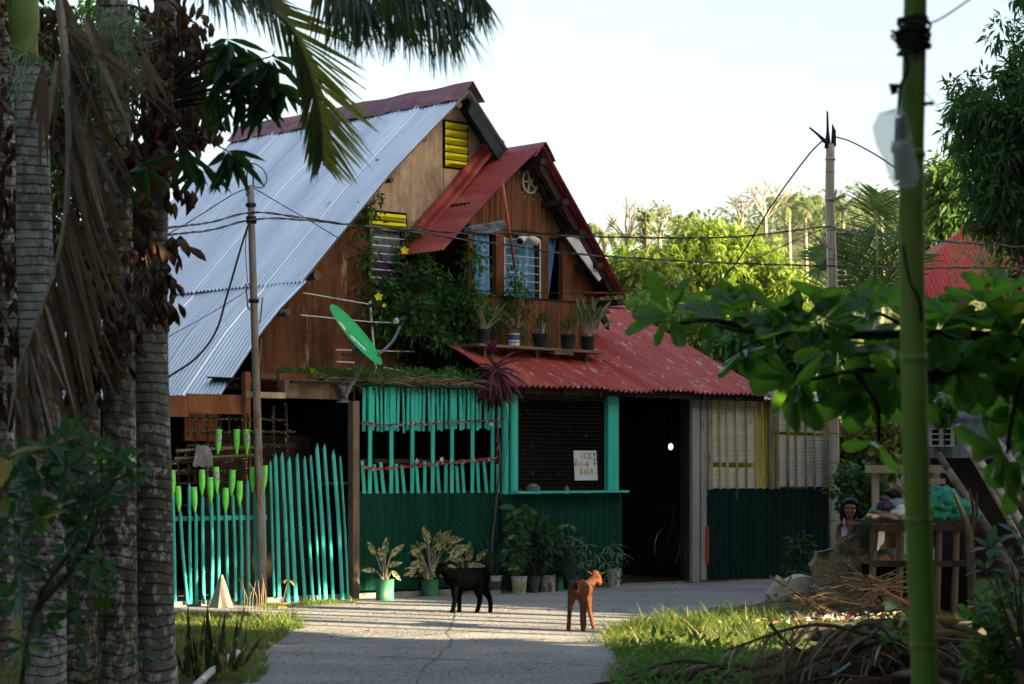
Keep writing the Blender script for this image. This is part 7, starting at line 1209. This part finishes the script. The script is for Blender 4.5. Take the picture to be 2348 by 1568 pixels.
m = MB(); m.span(W(1990, 1400, DT+.4), W(2240, 1296, DT+.4)+(0, .5, 0)); tag(m.build('dark_crate', m_dark), 'dark crate standing under the work table', 'crate')
def lump(name, label, cat, pts, mat, d, r, k=.05):
    m = MB(); 
    for (u, v, ru, rv) in pts: c = W(u, v, d); m.ball(c, (ru/F*d, r, rv/F*d), 16, 10)
    o = m.build(name, mat, smooth=True); rm = o.modifiers.new('r', 'REMESH'); rm.mode = 'VOXEL'; rm.voxel_size = .018; rm.use_smooth_shade = True
    tx = bpy.data.textures.new('t', 'CLOUDS'); tx.noise_scale = .07; dm = o.modifiers.new('d', 'DISPLACE'); dm.texture = tx; dm.strength = k; dm.mid_level = .5; return tag(o, label, cat)
ztb = a_[2]
lump('green_bag', 'shiny green tarpaulin bundle on the right end of the work table', 'bundle', [(2160, 1150, 40, 34), (2120, 1168, 40, 26), (2195, 1168, 30, 22), (2160, 1182, 66, 16), (2225, 1180, 22, 10)], m_tarp, DT+.2, .22, .13)
lump('cloth_heap', 'heap of grey cloths on the left end of the work table', 'cloth', [(2020, 1172, 28, 14), (2055, 1162, 26, 20), (2040, 1180, 34, 12)], M('grey_cloth', (.13, .17, .15), (.22, .25, .22), (7, 7, 7), rough=.9, bump=.6, bd=.02), DT+.15, .12)
lump('white_bag', 'white plastic bag on the grey cloth heap', 'bag', [(2058, 1178, 20, 13), (2068, 1170, 14, 12)], M('white_plastic', (.5, .54, .54), (.40, .45, .45), (9, 9, 9), rough=.45, bump=.5), DT+.02, .08); lump('dark_cloth', 'dark patterned cloth lying over the grey heap in front of the seated person', 'cloth', [(2030, 1160, 18, 13), (2022, 1165, 14, 9)], M('dark_blue_cloth', (.02, .02, .04), (.10, .03, .05), (30, 30, 30), .55, .65, rough=.9), DT+.06, .08); lump('sack', 'brown sack along the front edge of the work table', 'sack', [(2005, 1186, 22, 7), (2030, 1184, 26, 8), (2050, 1189, 16, 5)], M('brown_sack', (.12, .09, .06), (.2, .15, .1), (9, 9, 9), rough=.95, bump=.5), DT-.02, .07)
# forked stump beside the table
st_ = thing('forked_stump', 'peeled forked tree stump standing right of the work table', 'stump', tuple(W(2230, 1095, 20)*(1, 1, 0))); m = MB(); P = [W(2232, 1450, 20)*(1, 1, 0), W(2228, 1330, 20), W(2220, 1215, 20), W(2205, 1170, 20), W(2188, 1130, 20)]; m.tube(smooth_path(P, 5), np.interp(np.linspace(0, 1, 21), [0, .5, .8, 1], [.045, .04, .02, .012]), 8, wob=.1); m.tube(smooth_path([W(2222, 1230, 20), W(2232, 1170, 20), W(2222, 1120, 20)], 5), np.linspace(.02, .009, 11), 7); m.tube([W(2225, 1220, 20), W(2240, 1180, 20), W(2238, 1128, 20)], [.015, .013, .011], 7); m.build('trunk', m_dkbranch, st_)
# leaning poles
for i, (u0, v0, u1, v1, r, mt, lb) in enumerate(((2175, 1080, 2330, 1330, .05, m_oldwood, 'crooked grey log leaning rightmost against the stack of poles, front one'), (2240, 1050, 2420, 1330, .05, m_bamboo, 'bamboo pole leaning behind the crooked log'), (2150, 1040, 2380, 1400, .04, m_oldwood, 'thin grey pole leaning behind the green bundle'), (2270, 1020, 2440, 1330, .055, m_branch, 'thick brown log leaning at the right edge'), (2215, 1020, 2400, 1360, .035, m_bamboo, 'narrow bamboo pole leaning between the two logs'), (2260, 980, 2360, 1120, .04, m_palebr, 'short pale branch stub leaning at the top of the pole stack'), (2200, 1110, 2340, 1420, .04, m_dkbranch, 'dark pole leaning low in the stack near the green bundle'))):
    m = MB(); d = 23.2+.12*i; m.tube(smooth_path([W(u0, v0, d+.3), W((u0+u1)/2+4, (v0+v1)/2-3, d), W(u1, v1, d-.3)], 4), np.linspace(r*.9, r, 9), 9, wob=.06); tag(m.build('leaning_pole', mt, smooth=True), lb, 'pole', 'poles leaning at the right')
m = MB(); m.span(W(1985, 1084, 26), W(2168, 1066, 26)+(0, .06, 0)); m.span(W(2060, 1110, 26), W(2168, 1097, 26)+(0, .05, 0)); q = W(2140, 1090, 26.1); m.span((q[0], 26.1, 0), (q[0]+.08, 26.17, q[2]+.05)); q = W(2000, 1090, 26.1); m.span((q[0], 26.1, 0), (q[0]+.08, 26.17, q[2]+.05)); tag(m.build('rail_fence', m_bamslat), 'two rail bamboo fence behind the work table', 'fence')
# grey building and red pyramid roof
gb = thing('grey_building', 'grey walled building with red hipped metal roof behind the almond leaves', 'building', tuple(W(2280, 1095, 38)*(1, 1, 0))); Dg = 38
m = MB(); a_, b_ = W(2125, 985, Dg), W(2600, 770, Dg); m.span((a_[0], Dg, 0), (b_[0], Dg+6, b_[2])); m.build('wall', M('grey_render', (.20, .21, .215), (.28, .29, .29), (1.2, 1.2, 1.2), c3=(.12, .12, .12), sc3=(1.5, 1.5, 4), lo3=.55, hi3=.7, rough=.9), gb)
m = MB(); c_ = [W(2028, 682, Dg-.8), W(2600, 682, Dg-.8)]; zt_ = W(0, 527, Dg)[2]; ra, rb_ = W(2205, 527, Dg+1.5), W(2420, 527, Dg+1.5); ra[2] = rb_[2] = zt_+.15
n = 40
V = []; 
e0, e1 = c_[0], c_[1]; cnt = 220
for i in range(cnt+1):
    t_ = i/cnt; p = e0+(e1-e0)*t_; xt = min(max(p[0], ra[0]), rb_[0]); f = 1.0; q = np.array((p[0], 0, 0)); 
    k = 1-abs(xt-p[0])/(ra[0]-e0[0]) if p[0] < ra[0] else (1-abs(xt-p[0])/(e1[0]-rb_[0]+1e-6) if p[0] > rb_[0] else 1); top = np.array((p[0], e0[1]+(ra[1]-e0[1])*k, e0[2]+(ra[2]-e0[2])*k)); w_ = .005*cos(i*pi/2.0); V += [p+(0, 0, w_), (p+top)/2+(0, 0, w_), top+(0, 0, w_)]
m.grid(V, cnt+1, 3); k_ = MB(); m.build('roof', M('bright_red_roof', (.26, .02, .018), (.33, .035, .03), (6, .5, .5), rough=.6), gb, smooth=True)
m = MB(); m.add([e0, ra, rb_, e1, (e0+(0, 7, 0)), (ra+(0, 3, 0)), e1+(0, 7, 0)], [(0, 1, 5, 4), (3, 6, 5, 2), (1, 2, 5)]); m.build('roof_side', bpy.data.materials['bright_red_roof'], gb)
m = MB(); m.tube([ra+(0, 0, .05), rb_+(0, 0, .05)], .07, 6); m.build('ridge_cap', bpy.data.materials['bright_red_roof'], gb)
m = MB(); a_ = W(2100, 1000, 31); corr(m, [W(2120, 950, 30), W(2120, 1050, 30)*(1, 1, 1)], (4.0, 0, 0), pitch=.12, amp=.015, up=(0, -1, 0)); m.span(W(2120, 958, 29.9), W(2420, 950, 29.9)+(0, .05, 0)); lo = thing('sheet_shed', 'low grey corrugated sheet lean-to in front of the grey building', 'shed', tuple(W(2250, 1095, 30)*(1, 1, 0))); m.build('sheet_wall', M('grey_sheet', (.24, .28, .30), (.34, .38, .40), (5, 5, 1), rough=.5), lo); m = MB(); m.span(W(2100, 1330, 30.3), W(2450, 1050, 30.3)+(0, .05, 0)); m.build('lower_wall', m_dkwood, lo)
m = MB()
for u in (2132, 2158, 2184): q = W(u, 1022, 29.8); m.span((q[0]-.025, 29.78, q[2]), (q[0]+.025, 29.82, q[2]+.24))
for v in (1022, 1008, 995, 983): a_, b_ = W(2125, v, 29.8), W(2190, v, 29.8); m.span((a_[0], 29.77, a_[2]-.01), (b_[0], 29.80, a_[2]+.01))
m.build('white_window_grille', m_white, lo); m = MB(); m.span(W(2125, 1024, 29.86), W(2192, 982, 29.86)+(0, .03, 0)); m.build('window_dark', m_dark, lo)
cloth('hung_cloth', W(2290, 0, 24)[0], W(2400, 0, 24)[0], W(0, 1075, 24)[2], W(0, 1035, 24)[2], 24.0, M('striped_blue_cloth', (.12, .16, .24), (.35, .42, .50), (2, 2, 16), rough=.9), 3, .05, 'blue and grey cloth slung between the poles at the right edge', 'cloth')
m = MB(); m.ball(W(2335, 1010, 24.4), (.14, .1, .13), 14, 8); tag(m.build('ball', M('blue_ball', (.02, .03, .12), (.12, .04, .06), (6, 1, 1), rough=.5, bump=0), smooth=True), 'dark blue ball at the right edge above the hung cloth', 'ball')
tree('frangipani_tree', 'pale bare branched shrub with a few sunlit leaves before the red hipped roof', 'tree', W(2290, 1095, 33)*(1, 1, 0), W(2290, 660, 33), .05, [(W(2240, 590, 33), (.35, .3, .4)), (W(2290, 600, 33), (.3, .3, .35)), (W(2220, 640, 33), (.2, .2, .15))], 46, .10, 7, .11, .05, bpy.data.materials['lit_shrub_leaf'], m_palebr, kind='leaf', down=.1)
tree('climbing_plant', 'small leafy climber against the grey building wall', 'plant', W(2165, 1040, 29.5), W(2162, 960, 29.5), .01, [(W(2162, 935, 29.5), (.1, .1, .22))], 16, .1, 24, .09, .05, l_vine, kind='leaf')
# ---------------------------------------------------------------- left background
m = MB(); q0, q1 = W(-40, 1000, 30), W(175, 900, 30); lw = thing('white_wall', 'pale wall glimpsed between the palm trunks at the left', 'wall', tuple(W(60, 1095, 30)*(1, 1, 0))); m.span((q0[0], 30, 0), (q1[0]+1.0, 30.1, W(0, 905, 30)[2])); m.build('panel', M('pale_render', (.42, .44, .44), (.34, .36, .36), (2, 2, 2), rough=.9), lw)
lf = thing('picket_fence', 'dark teal slatted fence at the far left behind the ringed palm', 'fence', tuple(W(0, 1095, 22)*(1, 1, 0))); m = MB()
for i in range(16): q = W(-30+i*9, 1260, 22); m.span((q[0], 22, 0), (q[0]+.02, 22.02, W(0, 1110-40, 22)[2]))
m.build('laths', M('dark_teal', (.02, .12, .11), (.03, .17, .15), (6, 6, 2)), lf)
for v in (1240, 1185, 1140): m = MB(); a_, b_ = W(-30, v, 21.95), W(110, v, 21.95); m.span((a_[0], 21.93, a_[2]-.02), (b_[0], 21.97, a_[2]+.02)); m.build('rail', bpy.data.materials['dark_teal'], lf)
tree('background_tree', 'dark leafy tree behind the palms at the left edge', 'tree', W(60, 1095, 26)*(1, 1, 0), W(60, 700, 26), .15, [(W(40, 250, 26), (.9, .8, 1.0)), (W(170, 500, 26), (.5, .5, .8)), (W(20, 600, 26), (.7, .6, .9)), (W(210, 150, 26), (.7, .7, .8)), (W(60, 850, 26), (.6, .6, .5))], 220, .24, 60, .17, .05, l_dark, down=.5)
# interior hints in the shop doorway: a bicycle; an added daylight glow is built last
bk = thingH('bicycle', 'bicycle standing in the dark doorway, only its wheel rim catching light', 'bicycle', HY(1530, 1310, 1.3)); m_chr = M('chrome', (.5, .5, .5), rough=.25, metal=1, bump=0); c = HY(1530, 1255, 1.3)
for dx in (0, .62):
    m = MB(True); P = [c+np.array((dx+.27*cos(t)*.9, 0, .27*sin(t))) for t in np.linspace(0, 2*pi, 41)]; m.tube(P, .012, 6, cap=False); wh = m.build('wheel', m_chr, bk, smooth=True); m = MB(True)
    for k in range(12): t = k*pi/6; m.tube([c+(dx, 0, 0), c+np.array((dx+.26*cos(t)*.9, 0, .26*sin(t)))], .0015, 3)
    o = m.build('spokes', m_chr, bk); o.parent = wh
m = MB(True); 
for p, q in (((0, 0, 0), (.12, 0, .42)), ((.12, 0, .42), (.45, 0, .38)), ((.12, 0, .40), (.32, 0, .05)), ((.32, 0, .05), (.45, 0, .42)), ((.62, 0, 0), (.32, 0, .05)), ((.62, 0, 0), (.45, 0, .38)), ((.12, 0, .42), (.10, 0, .56))): m.tube([c+p, c+q], .014, 6)
m.build('frame', m_black, bk); m = MB(True); m.tube([c+(.10, -.2, .56), c+(.10, .2, .56)], .011, 6); m.build('handlebar', m_chr, bk); m = MB(True); m.ball(c+(.46, 0, .48), (.11, .06, .03), 10, 6); m.build('saddle', m_black, bk, smooth=True)
# ---------------------------------------------------------------- goats and people
def flesh(name, m, mat, parent, vox=.008, sm=6, disp=None, mats=None):
    o = m.build(name, mat, parent, smooth=True); r = o.modifiers.new('r', 'REMESH'); r.mode = 'VOXEL'; r.voxel_size = vox; r.use_smooth_shade = True
    s_ = o.modifiers.new('s', 'SMOOTH'); s_.factor = .6; s_.iterations = sm
    if disp: tx = bpy.data.textures.new('fur', 'CLOUDS'); tx.noise_scale = disp[0]; dm = o.modifiers.new('d', 'DISPLACE'); dm.texture = tx; dm.strength = disp[1]; dm.mid_level = .5
    return o
def K(ox, oy, s): return lambda x, y, d: W((ox+x/s)*.9392, (oy+y/s)*.9392, d)
def coat(t, mat, n=9000, L=.013):
    b = next(o for o in t.children if o.name.startswith('body')); bpy.context.view_layer.update(); me = bpy.data.meshes.new_from_object(b.evaluated_get(bpy.context.evaluated_depsgraph_get())); k = len(me.polygons); ce = np.empty(k*3); nn = np.empty(k*3); ar = np.empty(k)
    me.polygons.foreach_get('center', ce); me.polygons.foreach_get('normal', nn); me.polygons.foreach_get('area', ar); ce = ce.reshape(-1, 3)+FR[t.name][0]; nn = nn.reshape(-1, 3); bpy.data.meshes.remove(me); ii = rng.choice(k, n, p=ar/ar.sum()); nr = nn[ii]
    lc = LC(); d = nr*.45+np.array((0, 0, -.8))+rng.normal(0, .25, (n, 3)); lc.add(ce[ii]+rng.normal(0, .002, (n, 3)), d, nr, L*rng.uniform(.5, 1.3, n), .0016, kind='tri2', droop=0); lc.build('coat', mat, t)
def goat(name, label, k, d, spec, furm, base):
    t = thing(name, label, 'goat', tuple(base)); px_ = .9392/8.25*d/F
    m = MB()
    for pts, rr in spec['tubes']: P = smooth_path([k(x, y, d+z) for x, y, z in pts], 4); R_ = (np.interp(np.linspace(0, 1, len(P)), np.linspace(0, 1, len(rr)), rr)*1.08+8)*px_; m.tube(P, R_, 14); m.ball(P[0], R_[0]*.98, 12, 8); m.ball(P[-1], R_[-1]*.98, 12, 8)
    for x, y, z, rx, ry, rz in spec['balls']: m.ball(k(x, y, d+z), (rx*px_, ry*px_, rz*px_), 14, 9)
    flesh('body', m, furm, t, .006, 3, (.012, .005)); 
    for pts in spec['ears']: m = MB(); P = smooth_path([k(x, y, d+z) for x, y, z in pts], 4); m.tube(P, np.interp(np.linspace(0, 1, len(P)), [0, .4, 1], [30, 52, 8])*px_, 10, flat=.35); m.build('ear', furm, t, smooth=True)
    for x, y, z in spec['hooves']: m = MB(); c = k(x, y, d+z); c[2] = 0; m.lathe(c, [(24*px_, .002), (22*px_, 26*px_), (14*px_, 44*px_)], 10); m.build('hoof', spec['hoofm'], t)
    for x, y, z in spec['eyes']: m = MB(); m.ball(k(x, y, d+z), 8*px_, 8, 6); m.build('eye', m_black, t, smooth=True)
    coat(t, furm); return t
f_black = M('black_goat_fur', (.0006, .0006, .0008), (.0014, .0014, .0018), (40, 40, 40), rough=.9, bump=.8, bsc=(90, 90, 90), spec=.01); f_brown = M('brown_goat_fur', (.05, .016, .006), (.13, .045, .014), (9, 9, 6), c3=(.022, .008, .004), sc3=(7, 7, 7), lo3=.5, hi3=.64, rough=.75, bump=.8, bsc=(90, 90, 90))
k1 = K(1040, 1340, 8.255); dg = 22.55
goat('goat', 'black goat kid standing side on facing left on the concrete', k1, dg, dict(
    tubes=[([(520, 560, 0), (640, 600, 0), (800, 610, 0), (980, 600, 0), (1110, 590, 0)], [165, 205, 212, 205, 175]), ([(560, 620, 0), (480, 520, 0), (390, 440, 0), (330, 380, 0)], [150, 120, 92, 75]), ([(330, 350, 0), (280, 400, 0), (235, 490, 0)], [84, 74, 46]),
           ([(580, 700, -.05), (575, 880, -.05), (580, 1010, -.05), (560, 1150, -.05), (525, 1275, -.05)], [80, 56, 38, 33, 34]), ([(640, 700, .05), (665, 880, .05), (665, 1010, .05), (672, 1150, .05), (668, 1270, .05)], [80, 55, 38, 33, 34]),
           ([(1090, 660, -.05), (1050, 820, -.05), (1085, 985, -.05), (1065, 1140, -.05), (1020, 1290, -.05)], [120, 80, 42, 34, 34]), ([(1130, 650, .05), (1170, 800, .05), (1270, 970, .05), (1300, 1120, .05), (1295, 1280, .05)], [120, 80, 42, 34, 34]),
           ([(1170, 480, 0), (1230, 470, 0), (1285, 500, 0)], [45, 40, 22])], balls=[(720, 470, 0, 120, 120, 80), (1050, 470, 0, 130, 120, 85), (235, 520, 0, 35, 35, 28)],
    ears=[[(350, 335, -.04), (430, 315, -.06), (540, 275, -.07)], [(350, 330, .04), (420, 320, .06), (500, 300, .07)]], hooves=[(515, 1300, -.05), (668, 1290, .05), (1010, 1310, -.05), (1290, 1310, .05)], hoofm=m_black, eyes=[(320, 380, -.075*.45)]), f_black, G(1070, 1402))
k2 = K(1360, 1370, 8.25); dg = 19.85
goat('goat', 'brown goat kid seen from behind with its head turned to the right', k2, dg, dict(
    tubes=[([(400, 560, 0.02), (450, 560, .12), (520, 570, .24), (580, 570, .34)], [168, 180, 170, 142]), ([(580, 540, .34), (650, 450, .38), (720, 370, .42), (770, 310, .44)], [112, 90, 78, 75]), ([(760, 290, .44), (800, 340, .46), (850, 420, .48)], [98, 84, 50]),
           ([(330, 600, 0), (290, 760, .0), (262, 930, -.02), (245, 1120, 0), (235, 1300, 0), (230, 1400, -.01)], [105, 62, 38, 31, 31, 30]), ([(480, 620, 0), (515, 770, 0), (520, 930, -.02), (505, 1120, 0), (515, 1290, 0), (530, 1400, -.01)], [110, 75, 44, 34, 33, 32]),
           ([(620, 640, .32), (635, 800, .32), (650, 950, .32), (690, 1150, .32), (725, 1290, .32), (740, 1350, .31)], [80, 55, 36, 31, 31, 30]), ([(540, 640, .36), (540, 800, .36), (545, 1000, .36), (550, 1200, .36), (555, 1330, .36)], [70, 50, 34, 30, 30]),
           ([(398, 450, -.12), (392, 520, -.15), (396, 590, -.13)], [30, 36, 20])], balls=[(390, 500, -.02, 130, 110, 100), (860, 430, .48, 34, 34, 28)],
    ears=[[(690, 270, .42), (640, 230, .40), (600, 180, .38)], [(820, 270, .44), (900, 245, .42), (1000, 212, .40)]], hooves=[(225, 1440, -.01), (540, 1430, -.01), (745, 1380, .31), (556, 1370, .36)], hoofm=M('pale_hoof', (.35, .25, .15), rough=.6, bump=0), eyes=[(830, 320, .40)]), f_brown, G(1345, 1449))
m = MB(); P = smooth_path([k2(x, y, dg+z) for x, y, z in ((400, 440, -.155), (395, 520, -.165), (398, 590, -.15))], 3); m.tube(P, np.array([28, 34, 38, 38, 34, 26, 14])[:len(P)]*.9392/8.25*dg/F, 8); o = m.build('tail_tuft', f_black, bpy.data.objects['goat.001'], smooth=True)
skin = M('brown_skin', (.17, .075, .04), (.22, .10, .055), (9, 9, 9), rough=.5, bump=0); hairm = M('black_hair', (.0015, .0012, .0012), (.004, .003, .003), (60, 60, 8), rough=.5, bump=.5, spec=.15)
def person(label, k, d, fx, fy, px_, yaw, spec, cloth_m):
    t = thing('person', label, 'person', (k(fx, fy, d)[0], d, 0)); c, s_ = cos(yaw), sin(yaw); c0 = k(fx, fy, d)
    def q(x, y, z): v = np.array((x, y, z))*px_; return c0+np.array((v[0]*c-v[1]*s_, v[0]*s_+v[1]*c, v[2]))     # x right, y away, z up, in photo pixels around the face centre
    R3 = np.array(((c, -s_, 0), (s_, c, 0), (0, 0, 1)))
    m = MB(); bl = lambda x, y, z, r: m.ball(q(x, y, z), np.array(r)*px_, 16, 12, R3)
    bl(0, 60, 40, (118, 140, 130)); bl(0, 0, -60, (88, 90, 95)); bl(0, -35, -130, (48, 50, 32)); bl(0, -98, -35, (20, 34, 38)); bl(0, -112, -52, (22, 26, 16)); bl(-60, -62, -45, (38, 30, 35)); bl(60, -62, -45, (38, 30, 35)); bl(0, -82, -92, (38, 30, 13)); bl(0, -80, -104, (32, 28, 13)); bl(0, -62, 25, (90, 32, 40)); bl(-118, 50, -20, (12, 28, 38)); bl(118, 50, -20, (12, 28, 38))
    m.tube([q(0, 55, -90), q(0, 60, -190), q(0, 60, -240)], np.array((58, 50, 70))*px_, 14)
    m.tube([q(-190, 60, -270), q(0, 62, -245), q(190, 60, -270)], np.array((44, 62, 44))*px_, 12); m.tube([q(0, 60, -250), q(0, 60, -420), q(0, 60, -700), q(0, 60, -900)], np.array((120, 140, 125, 135))*px_, 16, flat=.7)
    for s1 in (-1, 1):
        m.tube([q(s1*195, 60, -275), q(s1*215, 70, -450), q(s1*210, 40, -570)], np.array((42, 38, 32))*px_, 12); m.tube([q(s1*210, 40, -570), q(s1*190, -60, -700), q(s1*170, -110, -760)], np.array((32, 26, 20))*px_, 10); m.ball(q(s1*168, -130, -790), np.array((26, 34, 20))*px_, 10, 7)
        for f_ in range(4): m.tube([q(s1*168+(f_-1.5)*13, -150, -795), q(s1*168+(f_-1.5)*14, -190+3*f_, -812), q(s1*168+(f_-1.5)*14, -205+3*f_, -835)], np.array((8, 7, 6))*px_, 6)
        m.tube([q(s1*150, -125, -785), q(s1*135, -160, -800)], np.array((9, 7))*px_, 6)
        if spec.get('legs', True): P = [q(s1*65, 60, -880), q(s1*68, 50, -1150), q(s1*68, 60, -1400), q(s1*68, 60, 0)]; P[3][2] = .05; P[2][2] = (P[1][2]+.05)/2; m.tube(P, np.array((78, 60, 46, 32))*px_, 12); f0 = P[3].copy(); m.tube([f0+(0, .02, -.01), f0+(0, -.08, -.02), f0+(0, -.13, -.03)], np.array((30, 28, 20))*px_, 10)
    flesh('body', m, skin, t, .005, 3)
    for s1 in (-1, 1):
        m = MB(); m.ball(q(s1*48, -66, -8), np.array((24, 16, 12))*px_, 10, 7, R3); e = m.build('eye', M('eye_white', (.45, .42, .40), rough=.3, bump=0), t, smooth=True); m = MB(); m.ball(q(s1*46, -78, -8), np.array((11, 6, 11))*px_, 8, 6, R3); i_ = m.build('iris', m_black, t, smooth=True)
        m = MB(); m.tube([q(s1*20, -94, 14), q(s1*48, -90, 24), q(s1*80, -70, 14)], np.array((5, 6, 4))*px_, 6); m.build('eyebrow', hairm, t)
    m = MB(); m.ball(q(0, -103, -97), np.array((34, 10, 12))*px_, 12, 7, R3); m.build('lips', M('lip', (.15, .05, .04), rough=.5, bump=0), t, smooth=True)
    m = MB(); bl(0, 78, 78, (140, 150, 120)); bl(0, 120, 0, (142, 110, 140)); bl(0, -20, 128, (98, 78, 42))
    for s1, w_ in spec['hair']: m.tube([q(s1*100, 30, 100), q(s1*128, 50, 10), q(s1*(135+w_), 70, -110), q(s1*(120+w_), 85, -210)], np.array((50, 42, 44+w_*.3, 25))*px_, 12)
    m.tube([q(0, 130, 60), q(0, 150, -100), q(10, 140, -240)], np.array((110, 115, 60))*px_, 14); flesh('hair', m, hairm, t, .006, 3, (.02, .006))
    m = MB(); n = 20; V = []; rows = [(-330, 152, 112), (-420, 156, 114), (-560, 146, 110), (-700, 142, 108), (-900, 165, 125)]
    for z, rx_, ry_ in rows:
        for j in range(n): a = 2*pi*j/n; V.append(q(rx_*cos(a), 60+ry_*sin(a), z))
    m.add(V, [(i*n+j, i*n+(j+1) % n, (i+1)*n+(j+1) % n, (i+1)*n+j) for i in range(len(rows)-1) for j in range(n)])
    for s1 in (-1, 1): P = smooth_path([q(s1*95, -55, -345), q(s1*98, -45, -255), q(s1*105, 60, -190), q(s1*98, 150, -280), q(s1*90, 165, -340)], 3); m.tube(P, 32*px_, 8, flat=.4)
    m.build('top', cloth_m, t, smooth=True); return t
k3 = K(2040, 1180, 7.127); pxg = .9392/7.127*22.3/F
person('girl in a white sleeveless top looking at the viewer from behind the broken wall', k3, 22.95+.1, 252, 440, pxg*1.03, radians(-8), dict(hair=[(1, 55), (-1, 5)]), M('white_print_cloth', (.58, .52, .66), (.44, .30, .50), (18, 18, 18), .5, .62, rough=.85))
person('person with short dark hair in profile, seated behind the cloth heap', k3, 22.75+.6, 930, 290, pxg*1.1, radians(-78), dict(hair=[(1, 0), (-1, 0)]), M('grey_shirt', (.12, .13, .15), rough=.9))
lp = thingH('daylight_spot', 'added warm glow standing in for a spot of daylight in the dark doorway', 'lamp', HY(1538, 1026, .9)); m = MB(True); q = HY(1538, 1024, .9); m.ball(q, (.035, .03, .045), 12, 8)  # added glowing ball with socket and cord, imitating a spot of daylight
em = NT('daylight_spot_glow'); em.fin((.9, .7, .4), .4); em.b.inputs['Emission Color'].default_value = (1, .72, .36, 1); em.b.inputs['Emission Strength'].default_value = .5; m.build('glow_ball', em.m, lp, smooth=True); m = MB(True); m.tube([q+(0, 0, .04), q+(0, 0, .10)], .016, 8); m.tube([q+(0, 0, .10), q+(0, 0, .9)], .004, 5); m.build('socket', m_black, lp)
